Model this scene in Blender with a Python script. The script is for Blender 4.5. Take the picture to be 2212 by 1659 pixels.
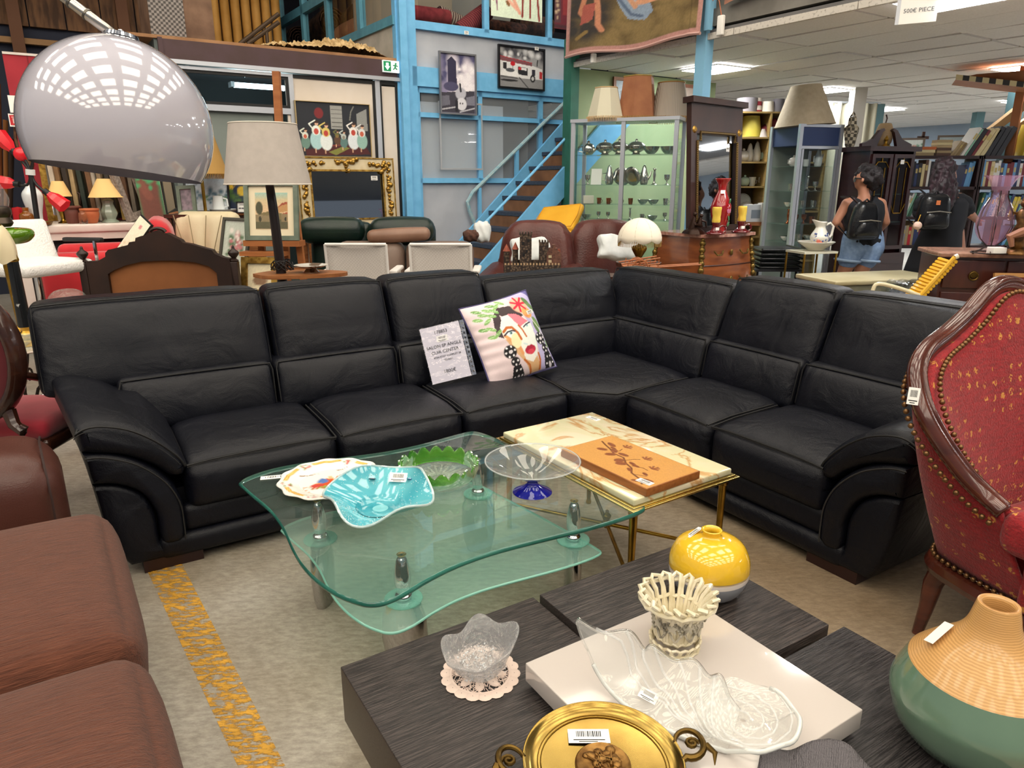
import bpy, bmesh, math, random
import numpy as np
from mathutils import Vector, Matrix, noise
for o in list(bpy.data.objects): bpy.data.objects.remove(o)
SC = bpy.context.scene; C = SC.collection
random.seed(7)
rad = math.radians
# ---------------------------------------------------------------- camera
F, CX, CY, HOR, H = 1534.0, 1106.0, 829.5, 390.0, 1.5
TH = math.atan((CY - HOR) / F)
cam = bpy.data.cameras.new('camera'); cam.sensor_fit = 'HORIZONTAL'; cam.sensor_width = 36.0
cam.lens = 36.0 * F / 2212.0; cam.clip_start = 0.05; cam.clip_end = 200
camo = bpy.data.objects.new('camera', cam); C.objects.link(camo)
camo.location = (0, 0, H); camo.rotation_euler = (math.pi / 2 - TH, 0, 0); SC.camera = camo
# ---------------------------------------------------------------- world, lamps, exposure
w = bpy.data.worlds.new('hall_air'); SC.world = w; w.use_nodes = True
w.node_tree.nodes['Background'].inputs[0].default_value = (0.88, 0.93, 1.0, 1)
w.node_tree.nodes['Background'].inputs[1].default_value = 0.36
vs = SC.view_settings; vs.view_transform = 'Standard'; vs.look = 'None'; vs.gamma = 1; vs.use_curve_mapping = False
vs.exposure = -0.36
try:
    SC.cycles.use_denoising = True; SC.cycles.transparent_max_bounces = 16; SC.cycles.max_bounces = 10
    SC.cycles.transmission_bounces = 10; SC.cycles.sample_clamp_indirect = 6; SC.cycles.caustics_reflective = False
except Exception: pass
ROOFLIGHT = 9.5; PANEL = 62.0
# ---------------------------------------------------------------- helpers: pixels of the photograph -> the place
_c, _s = math.cos(TH), math.sin(TH)
def ray(px, py):
    x = (px - CX) / F; y = -(py - CY) / F
    return np.array([x, _c + y * _s, -_s + y * _c])
O3 = np.array([0, 0, H])
def FL(px, py, z=0.0):
    d = ray(px, py); return O3 + (z - H) / d[2] * d
def W(px, py, Y):
    d = ray(px, py); return O3 + Y / d[1] * d
BA = rad(33.5); BU = np.array([math.cos(BA), math.sin(BA)]); BN = np.array([-BU[1], BU[0]])
def B(s, t, z=0.0):
    p = BU * s + BN * t; return np.array([p[0], p[1], z])
def BT(px, py, t):
    d = ray(px, py); k = t / (d[:2] @ BN); return O3 + k * d
def BS(px, py, s):
    d = ray(px, py); k = s / (d[:2] @ BU); return O3 + k * d
def st(P): return float(P[:2] @ BU), float(P[:2] @ BN), float(P[2])
# ---------------------------------------------------------------- helpers: geometry = (N x 3 array, faces)
def A3(v): return np.array(v, float).reshape(-1, 3)
def join(*gs):
    V, Fc, n = [], [], 0
    for g in gs:
        V.append(A3(g[0])); Fc += [tuple(i + n for i in f) for f in g[1]]; n += len(g[0])
    return np.vstack(V), Fc
def rotm(rx=0, ry=0, rz=0):
    return np.array(Matrix.Rotation(rz, 3, 'Z') @ Matrix.Rotation(ry, 3, 'Y') @ Matrix.Rotation(rx, 3, 'X'))
def xf(g, loc=(0, 0, 0), rot=(0, 0, 0), sc=(1, 1, 1)):
    if not hasattr(sc, '__len__'): sc = (sc,) * 3
    return (A3(g[0]) * np.array(sc)) @ rotm(*rot).T + np.array(loc, float), g[1]
def box(x0, x1, y0, y1, z0, z1):
    V = [(x, y, z) for x in (x0, x1) for y in (y0, y1) for z in (z0, z1)]
    return A3(V), [(0, 1, 3, 2), (4, 6, 7, 5), (0, 4, 5, 1), (2, 3, 7, 6), (0, 2, 6, 4), (1, 5, 7, 3)]
def cbox(c, s): return box(c[0]-s[0]/2, c[0]+s[0]/2, c[1]-s[1]/2, c[1]+s[1]/2, c[2]-s[2]/2, c[2]+s[2]/2)
def rbox(sx, sy, sz, r=.03, n=5, fn=None, k=3):
    """rounded box centred on 0; fn(P, Q) may push the points (Q: -1..1 box coordinates)"""
    h = np.array([sx, sy, sz]) / 2.0; r = min(r, *(h * .98))
    ax = []
    for i in range(3):
        e = [-h[i] + r * (1 - math.cos(j / k * math.pi / 2)) for j in range(k)]
        m = list(np.linspace(-h[i] + r, h[i] - r, n + 1)); ax.append(e + m + [-v for v in reversed(e)])
    idx, P, Fc = {}, [], []
    def vid(a, b, c):
        key = (a, b, c)
        if key not in idx: idx[key] = len(P); P.append((ax[0][a], ax[1][b], ax[2][c]))
        return idx[key]
    L = [len(a) - 1 for a in ax]
    for d in range(3):
        e, f = (d + 1) % 3, (d + 2) % 3
        for side in (0, L[d]):
            for i in range(L[e]):
                for j in range(L[f]):
                    q = []
                    for (ii, jj) in ((i, j), (i+1, j), (i+1, j+1), (i, j+1)):
                        t = [0, 0, 0]; t[d] = side; t[e] = ii; t[f] = jj; q.append(vid(*t))
                    Fc.append(tuple(q if side else q[::-1]))
    P = A3(P); Q = P / h
    inner = np.clip(P, -(h - r), h - r); D = P - inner
    nn = np.linalg.norm(D, axis=1, keepdims=True); nn[nn == 0] = 1
    P = inner + D / nn * r
    if fn is not None: P = fn(P.copy(), Q)
    return P, Fc
def puff(ax=2, amt=.02, both=True, p=2):
    o = [i for i in range(3) if i != ax]
    def fn(P, Q):
        b = amt * (1 - np.abs(Q[:, o[0]])**p) * (1 - np.abs(Q[:, o[1]])**p)
        sgn = np.sign(Q[:, ax]) if both else (Q[:, ax] > 0)
        P[:, ax] += b * sgn * np.abs(Q[:, ax]); return P
    return fn
def lathe(prof, n=24, wob=None, a0=0, a1=2*math.pi):
    """prof: list of (r, z) bottom to top"""
    full = abs(a1 - a0 - 2*math.pi) < 1e-6; m = n if full else n + 1
    V, Fc = [], []
    for i in range(m):
        a = a0 + (a1 - a0) * i / n
        for j, (r, z) in enumerate(prof):
            rr, zz = (r, z) if wob is None else wob(a, r, z)
            V.append((rr * math.cos(a), rr * math.sin(a), zz))
    k = len(prof)
    for i in range(n):
        i2 = (i + 1) % m
        for j in range(k - 1):
            Fc.append((i*k+j, i2*k+j, i2*k+j+1, i*k+j+1))
    return A3(V), Fc
def smoothprof(pts, sub=4):
    out = []
    P = [pts[0]] + list(pts) + [pts[-1]]
    for i in range(1, len(P) - 2):
        for k in range(sub):
            t = k / sub; out.append(tuple(.5*((2*P[i][c]) + (P[i+1][c]-P[i-1][c])*t + (2*P[i-1][c]-5*P[i][c]+4*P[i+1][c]-P[i+2][c])*t*t + (3*P[i][c]-P[i-1][c]-3*P[i+1][c]+P[i+2][c])*t**3) for c in range(len(pts[0]))))
    out.append(tuple(pts[-1])); return out
def cyl(p0, p1, r0, r1=None, n=12, cap=True):
    r1 = r0 if r1 is None else r1
    return tube([p0, p1], [r0, r1], n, cap)
def tube(pts, r, n=8, cap=True, closed=False, flat=1.0):
    P = [Vector(p) for p in pts]; m = len(P)
    rs = r if hasattr(r, '__len__') else [r] * m
    V, Fc = [], []; up = None
    for i in range(m):
        a = P[i-1] if (i > 0 or closed) else P[i]; b = P[(i+1) % m] if (i < m-1 or closed) else P[i]
        t = (b - a); t = t.normalized() if t.length > 1e-9 else Vector((0, 0, 1))
        if up is None:
            up = Vector((0, 0, 1)) if abs(t.z) < .95 else Vector((1, 0, 0))
        x = t.cross(up)
        x = x.normalized() if x.length > 1e-6 else t.orthogonal().normalized()
        y = x.cross(t).normalized(); up = y
        for j in range(n):
            q = 2*math.pi*j/n
            V.append(tuple(P[i] + x * (rs[i]*math.cos(q)) + y * (rs[i]*flat*math.sin(q))))
    for i in range(m if closed else m - 1):
        i2 = (i + 1) % m
        for j in range(n):
            j2 = (j+1) % n; Fc.append((i*n+j, i*n+j2, i2*n+j2, i2*n+j))
    if cap and not closed:
        Fc.append(tuple(reversed(range(n)))); Fc.append(tuple(range((m-1)*n, m*n)))
    return A3(V), Fc
def prism(poly, z0, z1, cap=True):
    n = len(poly)
    V = [(x, y, z0) for x, y in poly] + [(x, y, z1) for x, y in poly]
    Fc = [(i, (i+1) % n, n+(i+1) % n, n+i) for i in range(n)]
    if cap: Fc += [tuple(reversed(range(n))), tuple(range(n, 2*n))]
    return A3(V), Fc
def plate(poly, y0, y1):
    """outline in x,z extruded along y"""
    g = prism(poly, y0, y1); V = g[0][:, [0, 2, 1]]
    return V, [tuple(reversed(f)) for f in g[1]]
def ball(c, r, n=10, m=8, sc=(1, 1, 1)):
    prof = [(r*math.cos(-math.pi/2 + math.pi*j/m), r*math.sin(-math.pi/2 + math.pi*j/m)) for j in range(m+1)]
    prof[0] = (1e-4*r, -r); prof[-1] = (1e-4*r, r)
    return xf(lathe(prof, n), c, sc=sc)
def loft(secs, closed=True, cap=True):
    """secs: list of equal-length rings"""
    n = len(secs[0]); V = [tuple(p) for s in secs for p in s]; Fc = []
    for i in range(len(secs)-1):
        for j in range(n if closed else n-1):
            j2 = (j+1) % n; Fc.append((i*n+j, i*n+j2, (i+1)*n+j2, (i+1)*n+j))
    if cap and closed: Fc += [tuple(reversed(range(n))), tuple(range((len(secs)-1)*n, len(secs)*n))]
    return A3(V), Fc
def ring(cx, cy, z, rx, ry, n=16, p=1.0, a0=0):
    out = []
    for i in range(n):
        a = 2*math.pi*i/n + a0; c, s = math.cos(a), math.sin(a)
        out.append((cx + rx*math.copysign(abs(c)**p, c), cy + ry*math.copysign(abs(s)**p, s), z))
    return out
def sheet(nx, ny, fn, two=False):
    """grid surface fn(u,v)->xyz"""
    V = [fn(i/nx, j/ny) for j in range(ny+1) for i in range(nx+1)]
    Fc = [(j*(nx+1)+i, j*(nx+1)+i+1, (j+1)*(nx+1)+i+1, (j+1)*(nx+1)+i) for j in range(ny) for i in range(nx)]
    return A3(V), Fc
def arcpts(c, r, a0, a1, n, ax='xz'):
    out = []
    for i in range(n+1):
        a = rad(a0 + (a1-a0)*i/n); p = [c[0], c[1], c[2]]
        p['xyz'.index(ax[0])] += r*math.cos(a); p['xyz'.index(ax[1])] += r*math.sin(a); out.append(tuple(p))
    return out
# ---------------------------------------------------------------- helpers: objects
def obj(name, g, m, parent=None, loc=None, rot=None, smooth=40, solid=0, sub=0):
    me = bpy.data.meshes.new(name)
    if isinstance(g, bpy.types.Mesh): me = g
    else:
        me.from_pydata(A3(g[0]).tolist(), [], g[1]); me.update()
        if m is not None:
            for mm in (m if isinstance(m, (list, tuple)) else [m]): me.materials.append(mm)
        if smooth:
            me.polygons.foreach_set('use_smooth', [True]*len(me.polygons))
            if smooth < 180: me.set_sharp_from_angle(angle=rad(smooth))
    o = bpy.data.objects.new(name, me); C.objects.link(o)
    if parent is not None: o.parent = parent
    if loc is not None: o.location = loc
    if rot is not None: o.rotation_euler = rot
    if solid:
        md = o.modifiers.new('t', 'SOLIDIFY'); md.thickness = solid; md.offset = 0
    if sub:
        md = o.modifiers.new('s', 'SUBSURF'); md.levels = sub; md.render_levels = sub
    return o
def tag(o, label, cat, group=None, kind=None):
    o['label'] = label; o['category'] = cat
    if group: o['group'] = group
    if kind: o['kind'] = kind
    return o
def thing(name, label, cat, loc=(0, 0, 0), rz=0, group=None, rot=None):
    o = bpy.data.objects.new(name, None); C.objects.link(o); o.empty_display_size = .05
    o.location = loc; o.rotation_euler = rot if rot is not None else (0, 0, rz)
    return tag(o, label, cat, group)
def struct(name, g, m, parent=None, smooth=0, **k):
    o = obj(name, g, m, parent, smooth=smooth, **k)
    if parent is None: o['kind'] = 'structure'
    return o
def dup(root, loc, rz=None, label=None, group=None):
    r = root.copy(); C.objects.link(r); r.location = loc
    if rz is not None: r.rotation_euler = (0, 0, rz)
    if label: r['label'] = label
    if group: r['group'] = group
    for ch in list(root.children):
        c = ch.copy(); C.objects.link(c); c.parent = r
        for g in list(ch.children):
            d = g.copy(); C.objects.link(d); d.parent = c
    return r
# ---------------------------------------------------------------- helpers: materials
def hx(s):
    v = [int(s[i:i+2], 16)/255 for i in (0, 2, 4)]
    return tuple(x/12.92 if x <= .04045 else ((x+.055)/1.055)**2.4 for x in v)
def col(c): return hx(c) if isinstance(c, str) else tuple(c)
MATS = {}
def M(name, c, r=.5, m=0, c2=None, sc=6, kind='noise', st=(1, 1, 1), det=5, ramp=(.35, .65), bump=0, bsc=60, bst=None,
      trans=0, ior=1.45, emit=0, coat=0, sheen=0, spec=.5, alpha=1, dist=0, wdir='X'):
    if name in MATS: return MATS[name]
    mt = bpy.data.materials.new(name); mt.use_nodes = True; MATS[name] = mt
    nt = mt.node_tree; N = nt.nodes; L = nt.links; b = N['Principled BSDF']
    I = b.inputs
    cc = col(c)
    I['Base Color'].default_value = (*cc, 1); I['Roughness'].default_value = r; I['Metallic'].default_value = m
    I['IOR'].default_value = ior; I['Transmission Weight'].default_value = trans
    I['Coat Weight'].default_value = coat; I['Coat Roughness'].default_value = .05; I['Sheen Weight'].default_value = sheen
    I['Specular IOR Level'].default_value = spec; I['Alpha'].default_value = alpha
    if emit:
        I['Emission Color'].default_value = (*cc, 1); I['Emission Strength'].default_value = emit
    tc = None
    def coords(s3):
        nonlocal tc
        tc = tc or N.new('ShaderNodeTexCoord'); mp = N.new('ShaderNodeMapping'); mp.inputs['Scale'].default_value = s3
        L.new(tc.outputs['Object'], mp.inputs['Vector']); return mp.outputs['Vector']
    if c2 is not None:
        v = coords(st)
        if kind == 'wave':
            t = N.new('ShaderNodeTexWave'); t.inputs['Scale'].default_value = sc; t.inputs['Distortion'].default_value = dist; t.inputs['Detail'].default_value = det
            t.bands_direction = wdir; out = t.outputs['Fac']
        elif kind == 'voronoi':
            t = N.new('ShaderNodeTexVoronoi'); t.inputs['Scale'].default_value = sc; out = t.outputs['Distance']
        elif kind == 'checker':
            t = N.new('ShaderNodeTexChecker'); t.inputs['Scale'].default_value = sc; out = t.outputs['Fac']
        else:
            t = N.new('ShaderNodeTexNoise'); t.inputs['Scale'].default_value = sc; t.inputs['Detail'].default_value = det; t.inputs['Distortion'].default_value = dist; out = t.outputs['Fac']
        L.new(v, t.inputs['Vector'])
        rp = N.new('ShaderNodeValToRGB'); e = rp.color_ramp.elements
        e[0].position, e[1].position = ramp; e[0].color = (*cc, 1); e[1].color = (*col(c2), 1)
        L.new(out, rp.inputs['Fac']); L.new(rp.outputs['Color'], I['Base Color'])
        if emit: L.new(rp.outputs['Color'], I['Emission Color'])
    if bump:
        v = coords(bst or (1, 1, 1)); t = N.new('ShaderNodeTexNoise'); t.inputs['Scale'].default_value = bsc; t.inputs['Detail'].default_value = 3
        L.new(v, t.inputs['Vector']); bp = N.new('ShaderNodeBump'); bp.inputs['Strength'].default_value = bump; bp.inputs['Distance'].default_value = .01
        L.new(t.outputs['Fac'], bp.inputs['Height']); L.new(bp.outputs['Normal'], I['Normal'])
    return mt
def glass(name, tint=(1, 1, 1), body=0.0, rough=0.0, ior=1.45, solid=False, bodycol=None, through=.4, edge=0, bump=0, bsc=40):
    """sheet glass: tinted see-through plus mirror by Fresnel; solid=True refracts as well; body adds a milky share"""
    if name in MATS: return MATS[name]
    mt = bpy.data.materials.new(name); mt.use_nodes = True; MATS[name] = mt
    nt = mt.node_tree; N = nt.nodes; L = nt.links; N.remove(N['Principled BSDF']); out = N['Material Output']
    tr = N.new('ShaderNodeBsdfTransparent'); tr.inputs[0].default_value = (*col(tint), 1)
    gl = N.new('ShaderNodeBsdfGlossy'); gl.inputs['Roughness'].default_value = max(rough, .01)
    fr = N.new('ShaderNodeFresnel'); fr.inputs[0].default_value = ior
    ge = N.new('ShaderNodeNewGeometry'); mb_ = N.new('ShaderNodeMath'); mb_.operation = 'SUBTRACT'; mb_.use_clamp = True; L.new(fr.outputs[0], mb_.inputs[0]); L.new(ge.outputs['Backfacing'], mb_.inputs[1])
    mx = N.new('ShaderNodeMixShader'); L.new(mb_.outputs[0], mx.inputs[0]); L.new(tr.outputs[0], mx.inputs[1]); L.new(gl.outputs[0], mx.inputs[2])
    cur = mx
    if bump:
        tc = N.new('ShaderNodeTexCoord'); t = N.new('ShaderNodeTexNoise'); t.inputs['Scale'].default_value = bsc; L.new(tc.outputs['Object'], t.inputs['Vector'])
        bp = N.new('ShaderNodeBump'); bp.inputs['Strength'].default_value = bump; bp.inputs['Distance'].default_value = .01
        L.new(t.outputs['Fac'], bp.inputs['Height']); L.new(bp.outputs[0], gl.inputs['Normal']); L.new(bp.outputs[0], fr.inputs['Normal'])
    if solid:
        rf = N.new('ShaderNodeBsdfGlass'); rf.inputs['Color'].default_value = (*col(tint), 1); rf.inputs['IOR'].default_value = ior; rf.inputs['Roughness'].default_value = rough
        if bump: L.new(bp.outputs[0], rf.inputs['Normal'])
        m2 = N.new('ShaderNodeMixShader'); m2.inputs[0].default_value = through; L.new(rf.outputs[0], m2.inputs[1]); L.new(cur.outputs[0], m2.inputs[2]); cur = m2
    if body:
        df = N.new('ShaderNodeBsdfDiffuse'); df.inputs[0].default_value = (*col(bodycol or tint), 1)
        m3 = N.new('ShaderNodeMixShader'); m3.inputs[0].default_value = body; L.new(cur.outputs[0], m3.inputs[1]); L.new(df.outputs[0], m3.inputs[2]); cur = m3
    L.new(cur.outputs[0], out.inputs['Surface']); return mt
def attrmat(name, r=.6, coat=0):
    if name in MATS: return MATS[name]
    mt = M(name, 'ffffff', r, coat=coat); nt = mt.node_tree; a = nt.nodes.new('ShaderNodeAttribute'); a.attribute_name = 'print'
    nt.links.new(a.outputs['Color'], nt.nodes['Principled BSDF'].inputs['Base Color']); return mt
# ---------------------------------------------------------------- helpers: flat prints (paintings, posters, painted plates, cushion cover)
def paint(nx, ny, bg, layers, asp=1.0, seed=0, grain=.0):
    """image-style coordinates: x right, y down, both 0..1; returns (ny+1)(nx+1) x 3 linear colours, bottom row first"""
    X, Y = np.meshgrid(np.linspace(0, 1, nx+1), np.linspace(1, 0, ny+1))
    return paint_at(X, Y, bg, layers, asp, seed, grain)
def paint_at(X, Y, bg, layers, asp=1.0, seed=0, grain=.0):
    rng = np.random.RandomState(seed); img = np.empty(X.shape + (3,)); img[:] = col(bg)
    for l in layers:
        k, c = l[0], np.array(col(l[-1]))
        if k == 'e':
            cx, cy, rx, ry, rot = l[1:6]; dx, dy = (X-cx)*asp, (Y-cy); ca, sa = math.cos(rad(rot)), math.sin(rad(rot))
            d = ((dx*ca+dy*sa)/(rx*asp))**2 + ((-dx*sa+dy*ca)/ry)**2; m = np.clip((1.15-d)/.3, 0, 1)
        elif k == 'p':
            pts = l[1]; ins = np.zeros(X.shape, bool); n = len(pts)
            for i in range(n):
                (x1, y1), (x2, y2) = pts[i], pts[(i+1) % n]
                if y1 == y2: continue
                ins ^= ((y1 > Y) != (y2 > Y)) & (X < (x2-x1)*(Y-y1)/(y2-y1)+x1)
            m = ins.astype(float)
        elif k == 'l':
            pts, wd = l[1], l[2]; m = np.zeros(X.shape)
            for (x1, y1), (x2, y2) in zip(pts[:-1], pts[1:]):
                dx, dy = (x2-x1)*asp, y2-y1; L2 = dx*dx+dy*dy+1e-9
                t = np.clip(((X-x1)*asp*dx+(Y-y1)*dy)/L2, 0, 1); dd = np.hypot((X-x1)*asp-t*dx, (Y-y1)-t*dy)
                m = np.maximum(m, np.clip((wd-dd)/(wd*.4)+.5, 0, 1))
        elif k == 'g':   # vertical blend towards a colour from y0 to y1
            m = np.clip((Y-l[1])/(l[2]-l[1]), 0, 1)
        elif k == 's':   # scattered dabs inside a rectangle: x0,x1,y0,y1,count,size
            m = np.zeros(X.shape)
            for _ in range(l[5]):
                cx, cy = rng.uniform(l[1], l[2]), rng.uniform(l[3], l[4]); sz = l[6]*rng.uniform(.5, 1.3)
                m = np.maximum(m, np.clip(1.4-np.hypot((X-cx)*asp, (Y-cy)*rng.uniform(.6, 1.6))/sz, 0, 1))
        img = img*(1-m[..., None]) + c*m[..., None]
    if grain: img *= 1 + grain*rng.uniform(-1, 1, X.shape)[..., None]
    return np.clip(img, 0, 1).reshape(-1, 3)
def setprint(me, cols):
    a = me.color_attributes.new('print', 'FLOAT_COLOR', 'POINT')
    a.data.foreach_set('color', np.hstack([cols, np.ones((len(cols), 1))]).astype(np.float32).ravel())
def picture(name, wd, ht, nx, ny, bg, layers, parent, y=0, z0=0, x0=None, r=.5, coat=0, seed=0, grain=.06, fn=None):
    x0 = -wd/2 if x0 is None else x0
    f = fn or (lambda u, v: (x0+u*wd, y, z0+v*ht))
    g = sheet(nx, ny, f); o = obj(name, g, attrmat('print_%g_%g' % (r, coat), r, coat), parent, smooth=180)
    setprint(o.data, paint(nx, ny, bg, layers, wd/ht, seed, grain)); return o
def text(name, s, size, m, parent=None, loc=(0, 0, 0), rot=(0, 0, 0), align='CENTER', ext=.0003):
    cu = bpy.data.curves.new(name, 'FONT'); cu.body = s; cu.size = size; cu.extrude = ext; cu.align_x = align; cu.align_y = 'CENTER'; cu.resolution_u = 2
    tmp = bpy.data.objects.new(name, cu); me = bpy.data.meshes.new_from_object(tmp); bpy.data.objects.remove(tmp); bpy.data.curves.remove(cu)
    me.materials.clear(); me.materials.append(m); me.name = name
    o = obj(name, me, None, parent, loc, rot); o['kind'] = 'stuff'; return o
def parts(name, gs, m, parent, smooth=40, **k): return [obj(name, g, m, parent, smooth=smooth, **k) for g in gs]
def stuffed(o): o['kind'] = 'stuff'; return o
def frame(wd, ht, b, d, z0=0, x0=None):
    """picture frame: four mitred bars in the xz plane, front at y=-d"""
    x0 = -wd/2 if x0 is None else x0; x1, z1 = x0+wd, z0+ht
    o = [(x0, z0), (x1, z0), (x1, z1), (x0, z1)]; i = [(x0+b, z0+b), (x1-b, z0+b), (x1-b, z1-b), (x0+b, z1-b)]
    gs = []
    for k in range(4):
        k2 = (k+1) % 4; gs.append(plate([o[k], o[k2], i[k2], i[k]], -d, 0))
    return join(*gs)
def sticker(parent, loc, rot=(0, 0, 0), wd=.05, ht=.028, bars=True, m=None):
    """white price sticker with a barcode and a line of print, lying in local xy"""
    o = obj('price_sticker', box(-wd/2, wd/2, -ht/2, ht/2, 0, .0006), PAPER, parent, loc, rot, smooth=0)
    if bars:
        gs = []; x = -wd*.3; rr = random.Random(3)
        while x < wd*.3:
            b = rr.uniform(.3, 1)*wd*.03; gs.append(box(x, x+b, -ht*.05, ht*.35, .0006, .0009)); x += b + wd*.022
        gs.append(box(-wd*.38, wd*.38, -ht*.3, -ht*.24, .0006, .0009)); gs.append(box(-wd*.25, wd*.2, -ht*.42, -ht*.37, .0006, .0009))
        stuffed(obj('barcode', join(*gs), INK, o, smooth=0))
    return o
PAPER = M('paper_white', 'f0eee9', .7); INK = M('ink_black', '141414', .7)
# ================================================================ THE SETTING
T0 = 8.213; S0 = 3.898; RB = (0, 0, BA)
def sx(px, py=250, t=T0): return st(BT(px, py, t))[0]
def zz(px, py, t=T0): return float(BT(px, py, t)[2])
BLUE = M('blue_paint', '78bdea', .45, c2='6cb2e0', sc=9, bump=.05, bsc=30); BLUED = M('blue_paint_teal', '5f9fb4', .5, c2='5591a8', sc=8)
GREYW = M('grey_board', 'b4b9c2', .7, c2='a9aeb8', sc=3); GREYD = M('grey_board_dark', '8e939c', .6, c2='83888f', sc=4)
CREAMW = M('cream_panel', 'd9cfc4', .7, c2='d2c6b8', sc=2.5); ALU = M('aluminium', 'c4c8d0', .35, .7); BLK = M('black_plastic', '141416', .5)
MAROON = M('maroon_fascia', '4a353a', .6, c2='44302f', sc=5); REDW = M('red_panel', 'a32a36', .8, c2='962430', sc=4)
WOOD = M('wood_mid', '9a6238', .45, c2='7d4a28', sc=3, st=(1, 12, 12), det=6); WOODD = M('wood_dark', '4a2a1c', .4, c2='33190f', sc=3, st=(1, 10, 10))
CHROME = M('chrome', 'd8d8dc', .08, 1); SILVER = M('silver_plate', 'cfcac2', .18, 1); BRASS = M('brass', 'b8923f', .28, 1, c2='94702c', sc=14); GOLD = M('gilt', 'c09a4c', .38, .85, c2='7c5a24', sc=25)
# --- floor
fm = M('concrete_floor', 'b4b0a8', .42, c2='8f8474', sc=1.3, det=12, dist=.6, ramp=(.3, .72), bump=.12, bsc=90)
nt = fm.node_tree; N = nt.nodes; L = nt.links; b = N['Principled BSDF']; src = b.inputs['Base Color'].links[0].from_socket
tc = N.new('ShaderNodeTexCoord'); mp = N.new('ShaderNodeMapping'); mp.inputs['Scale'].default_value = (14, 34, 1); mp.inputs['Rotation'].default_value = (0, 0, -.35)
n1 = N.new('ShaderNodeTexNoise'); n1.inputs['Scale'].default_value = 1.6; n1.inputs['Detail'].default_value = 10; n1.inputs['Roughness'].default_value = .75
r1 = N.new('ShaderNodeValToRGB'); r1.color_ramp.elements[0].position = .4; r1.color_ramp.elements[1].position = .66
r1.color_ramp.elements[0].color = (.74, .72, .69, 1); r1.color_ramp.elements[1].color = (1.2, 1.2, 1.18, 1)
mx = N.new('ShaderNodeMix'); mx.data_type = 'RGBA'; mx.blend_type = 'MULTIPLY'; mx.inputs['Factor'].default_value = 1
L.new(tc.outputs['Object'], mp.inputs['Vector']); L.new(mp.outputs[0], n1.inputs['Vector']); L.new(n1.outputs['Fac'], r1.inputs['Fac'])
L.new(src, mx.inputs[6]); L.new(r1.outputs['Color'], mx.inputs[7])
# the floor is browner towards the dark-wood table and the wing chair
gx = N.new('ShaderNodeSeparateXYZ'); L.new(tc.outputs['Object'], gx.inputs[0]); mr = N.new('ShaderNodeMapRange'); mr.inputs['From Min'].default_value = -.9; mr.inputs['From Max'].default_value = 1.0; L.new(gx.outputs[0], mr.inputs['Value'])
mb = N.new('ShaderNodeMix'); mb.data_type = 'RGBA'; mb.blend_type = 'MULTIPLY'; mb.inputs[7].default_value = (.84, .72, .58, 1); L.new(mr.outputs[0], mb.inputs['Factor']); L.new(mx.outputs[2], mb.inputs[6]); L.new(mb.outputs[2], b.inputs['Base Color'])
floor = struct('floor', box(-14, 22, -3, 26, -.1, 0), fm)
ym = M('worn_yellow_paint', 'd8a23a', .55, c2='c08f30', sc=20)
nt = ym.node_tree; N = nt.nodes; L = nt.links; tc = N.new('ShaderNodeTexCoord'); mp = N.new('ShaderNodeMapping'); mp.inputs['Scale'].default_value = (14, 40, 1); mp.inputs['Rotation'].default_value = (0, 0, -.35)
n1 = N.new('ShaderNodeTexNoise'); n1.inputs['Scale'].default_value = 1.5; n1.inputs['Detail'].default_value = 9; n1.inputs['Roughness'].default_value = .7
r1 = N.new('ShaderNodeValToRGB'); r1.color_ramp.elements[0].position = .46; r1.color_ramp.elements[1].position = .56
L.new(tc.outputs['Object'], mp.inputs['Vector']); L.new(mp.outputs[0], n1.inputs['Vector']); L.new(n1.outputs['Fac'], r1.inputs['Fac']); L.new(r1.outputs['Color'], N['Principled BSDF'].inputs['Alpha'])
struct('floor_bounce', box(6.2, 24, -12, 20, .0, .004), M('bounce_floor_pale', 'd8d4cc', .5, c2='cac6be', sc=2), rot=RB)  # unseen pale floor added to bounce light up onto the dropped ceiling
q = [FL(326, 1255), FL(404, 1240), FL(618, 1659), FL(528, 1659)]
d0 = (q[2]-q[1])*.6; q2 = [q[0]-(q[2]-q[1])*.15, q[1]-(q[2]-q[1])*.15, q[2]+d0, q[3]+d0]
struct('trim_1', prism([(p[0], p[1]) for p in q2], .0005, .0015), ym, smooth=0)
# --- hall roof lights: rows of skylight panes high above the hall (they mirror in the glossy things)
ym = None
SKYL = M('skylight_pane', 'fff3df', .5, emit=ROOFLIGHT)
pg = box(-.75, .75, -.5, .5, -.02, .02)
sk = None
for i in range(7):
    for j in range(8):
        s_, t_ = -7.5 + i*2.3, -7.2 + j*2.0
        p = B(s_, t_, 6.6)
        if sk is None: sk = obj('skylight', pg, SKYL, smooth=0); o = sk
        else: o = sk.copy(); C.objects.link(o)
        o.location = p; o.rotation_euler = (rad(12), 0, BA); o['kind'] = 'structure'
# --- maroon-topped kiosk along u
k0, k1 = sx(349, 127), S0
struct('trim_2', join(box(k0, k1-.02, T0-.03, T0+.02, 2.645, 2.83), box(k0-.02, k0+.02, T0-.04, T0+.02, 2.62, 2.84)), [MAROON], rot=RB)
struct('trim_3', box(k0, k1, T0-.05, T0-.01, 2.61, 2.65), ALU, rot=RB)
kw = struct('wall_kiosk', join(box(k0-.05, k0, T0, T0+3, 0, 2.83), box(k0, k1, T0+2.6, T0+2.65, 0, 2.8)), M('kiosk_inner', '5c6664', .7), rot=RB)
struct('ceiling_kiosk', box(k0, k1, T0+.04, T0+2.6, 2.79, 2.82), M('kiosk_ceiling', 'a8b0b4', .8), rot=RB)
struct('roof_kiosk', box(k0-.4, k1, T0-.02, T0+3, 2.83, 2.86), M('cardboard', 'a37a55', .8, c2='8b6444', sc=4), rot=RB)
wa, wb = sx(366), sx(628)        # upper window
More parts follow.
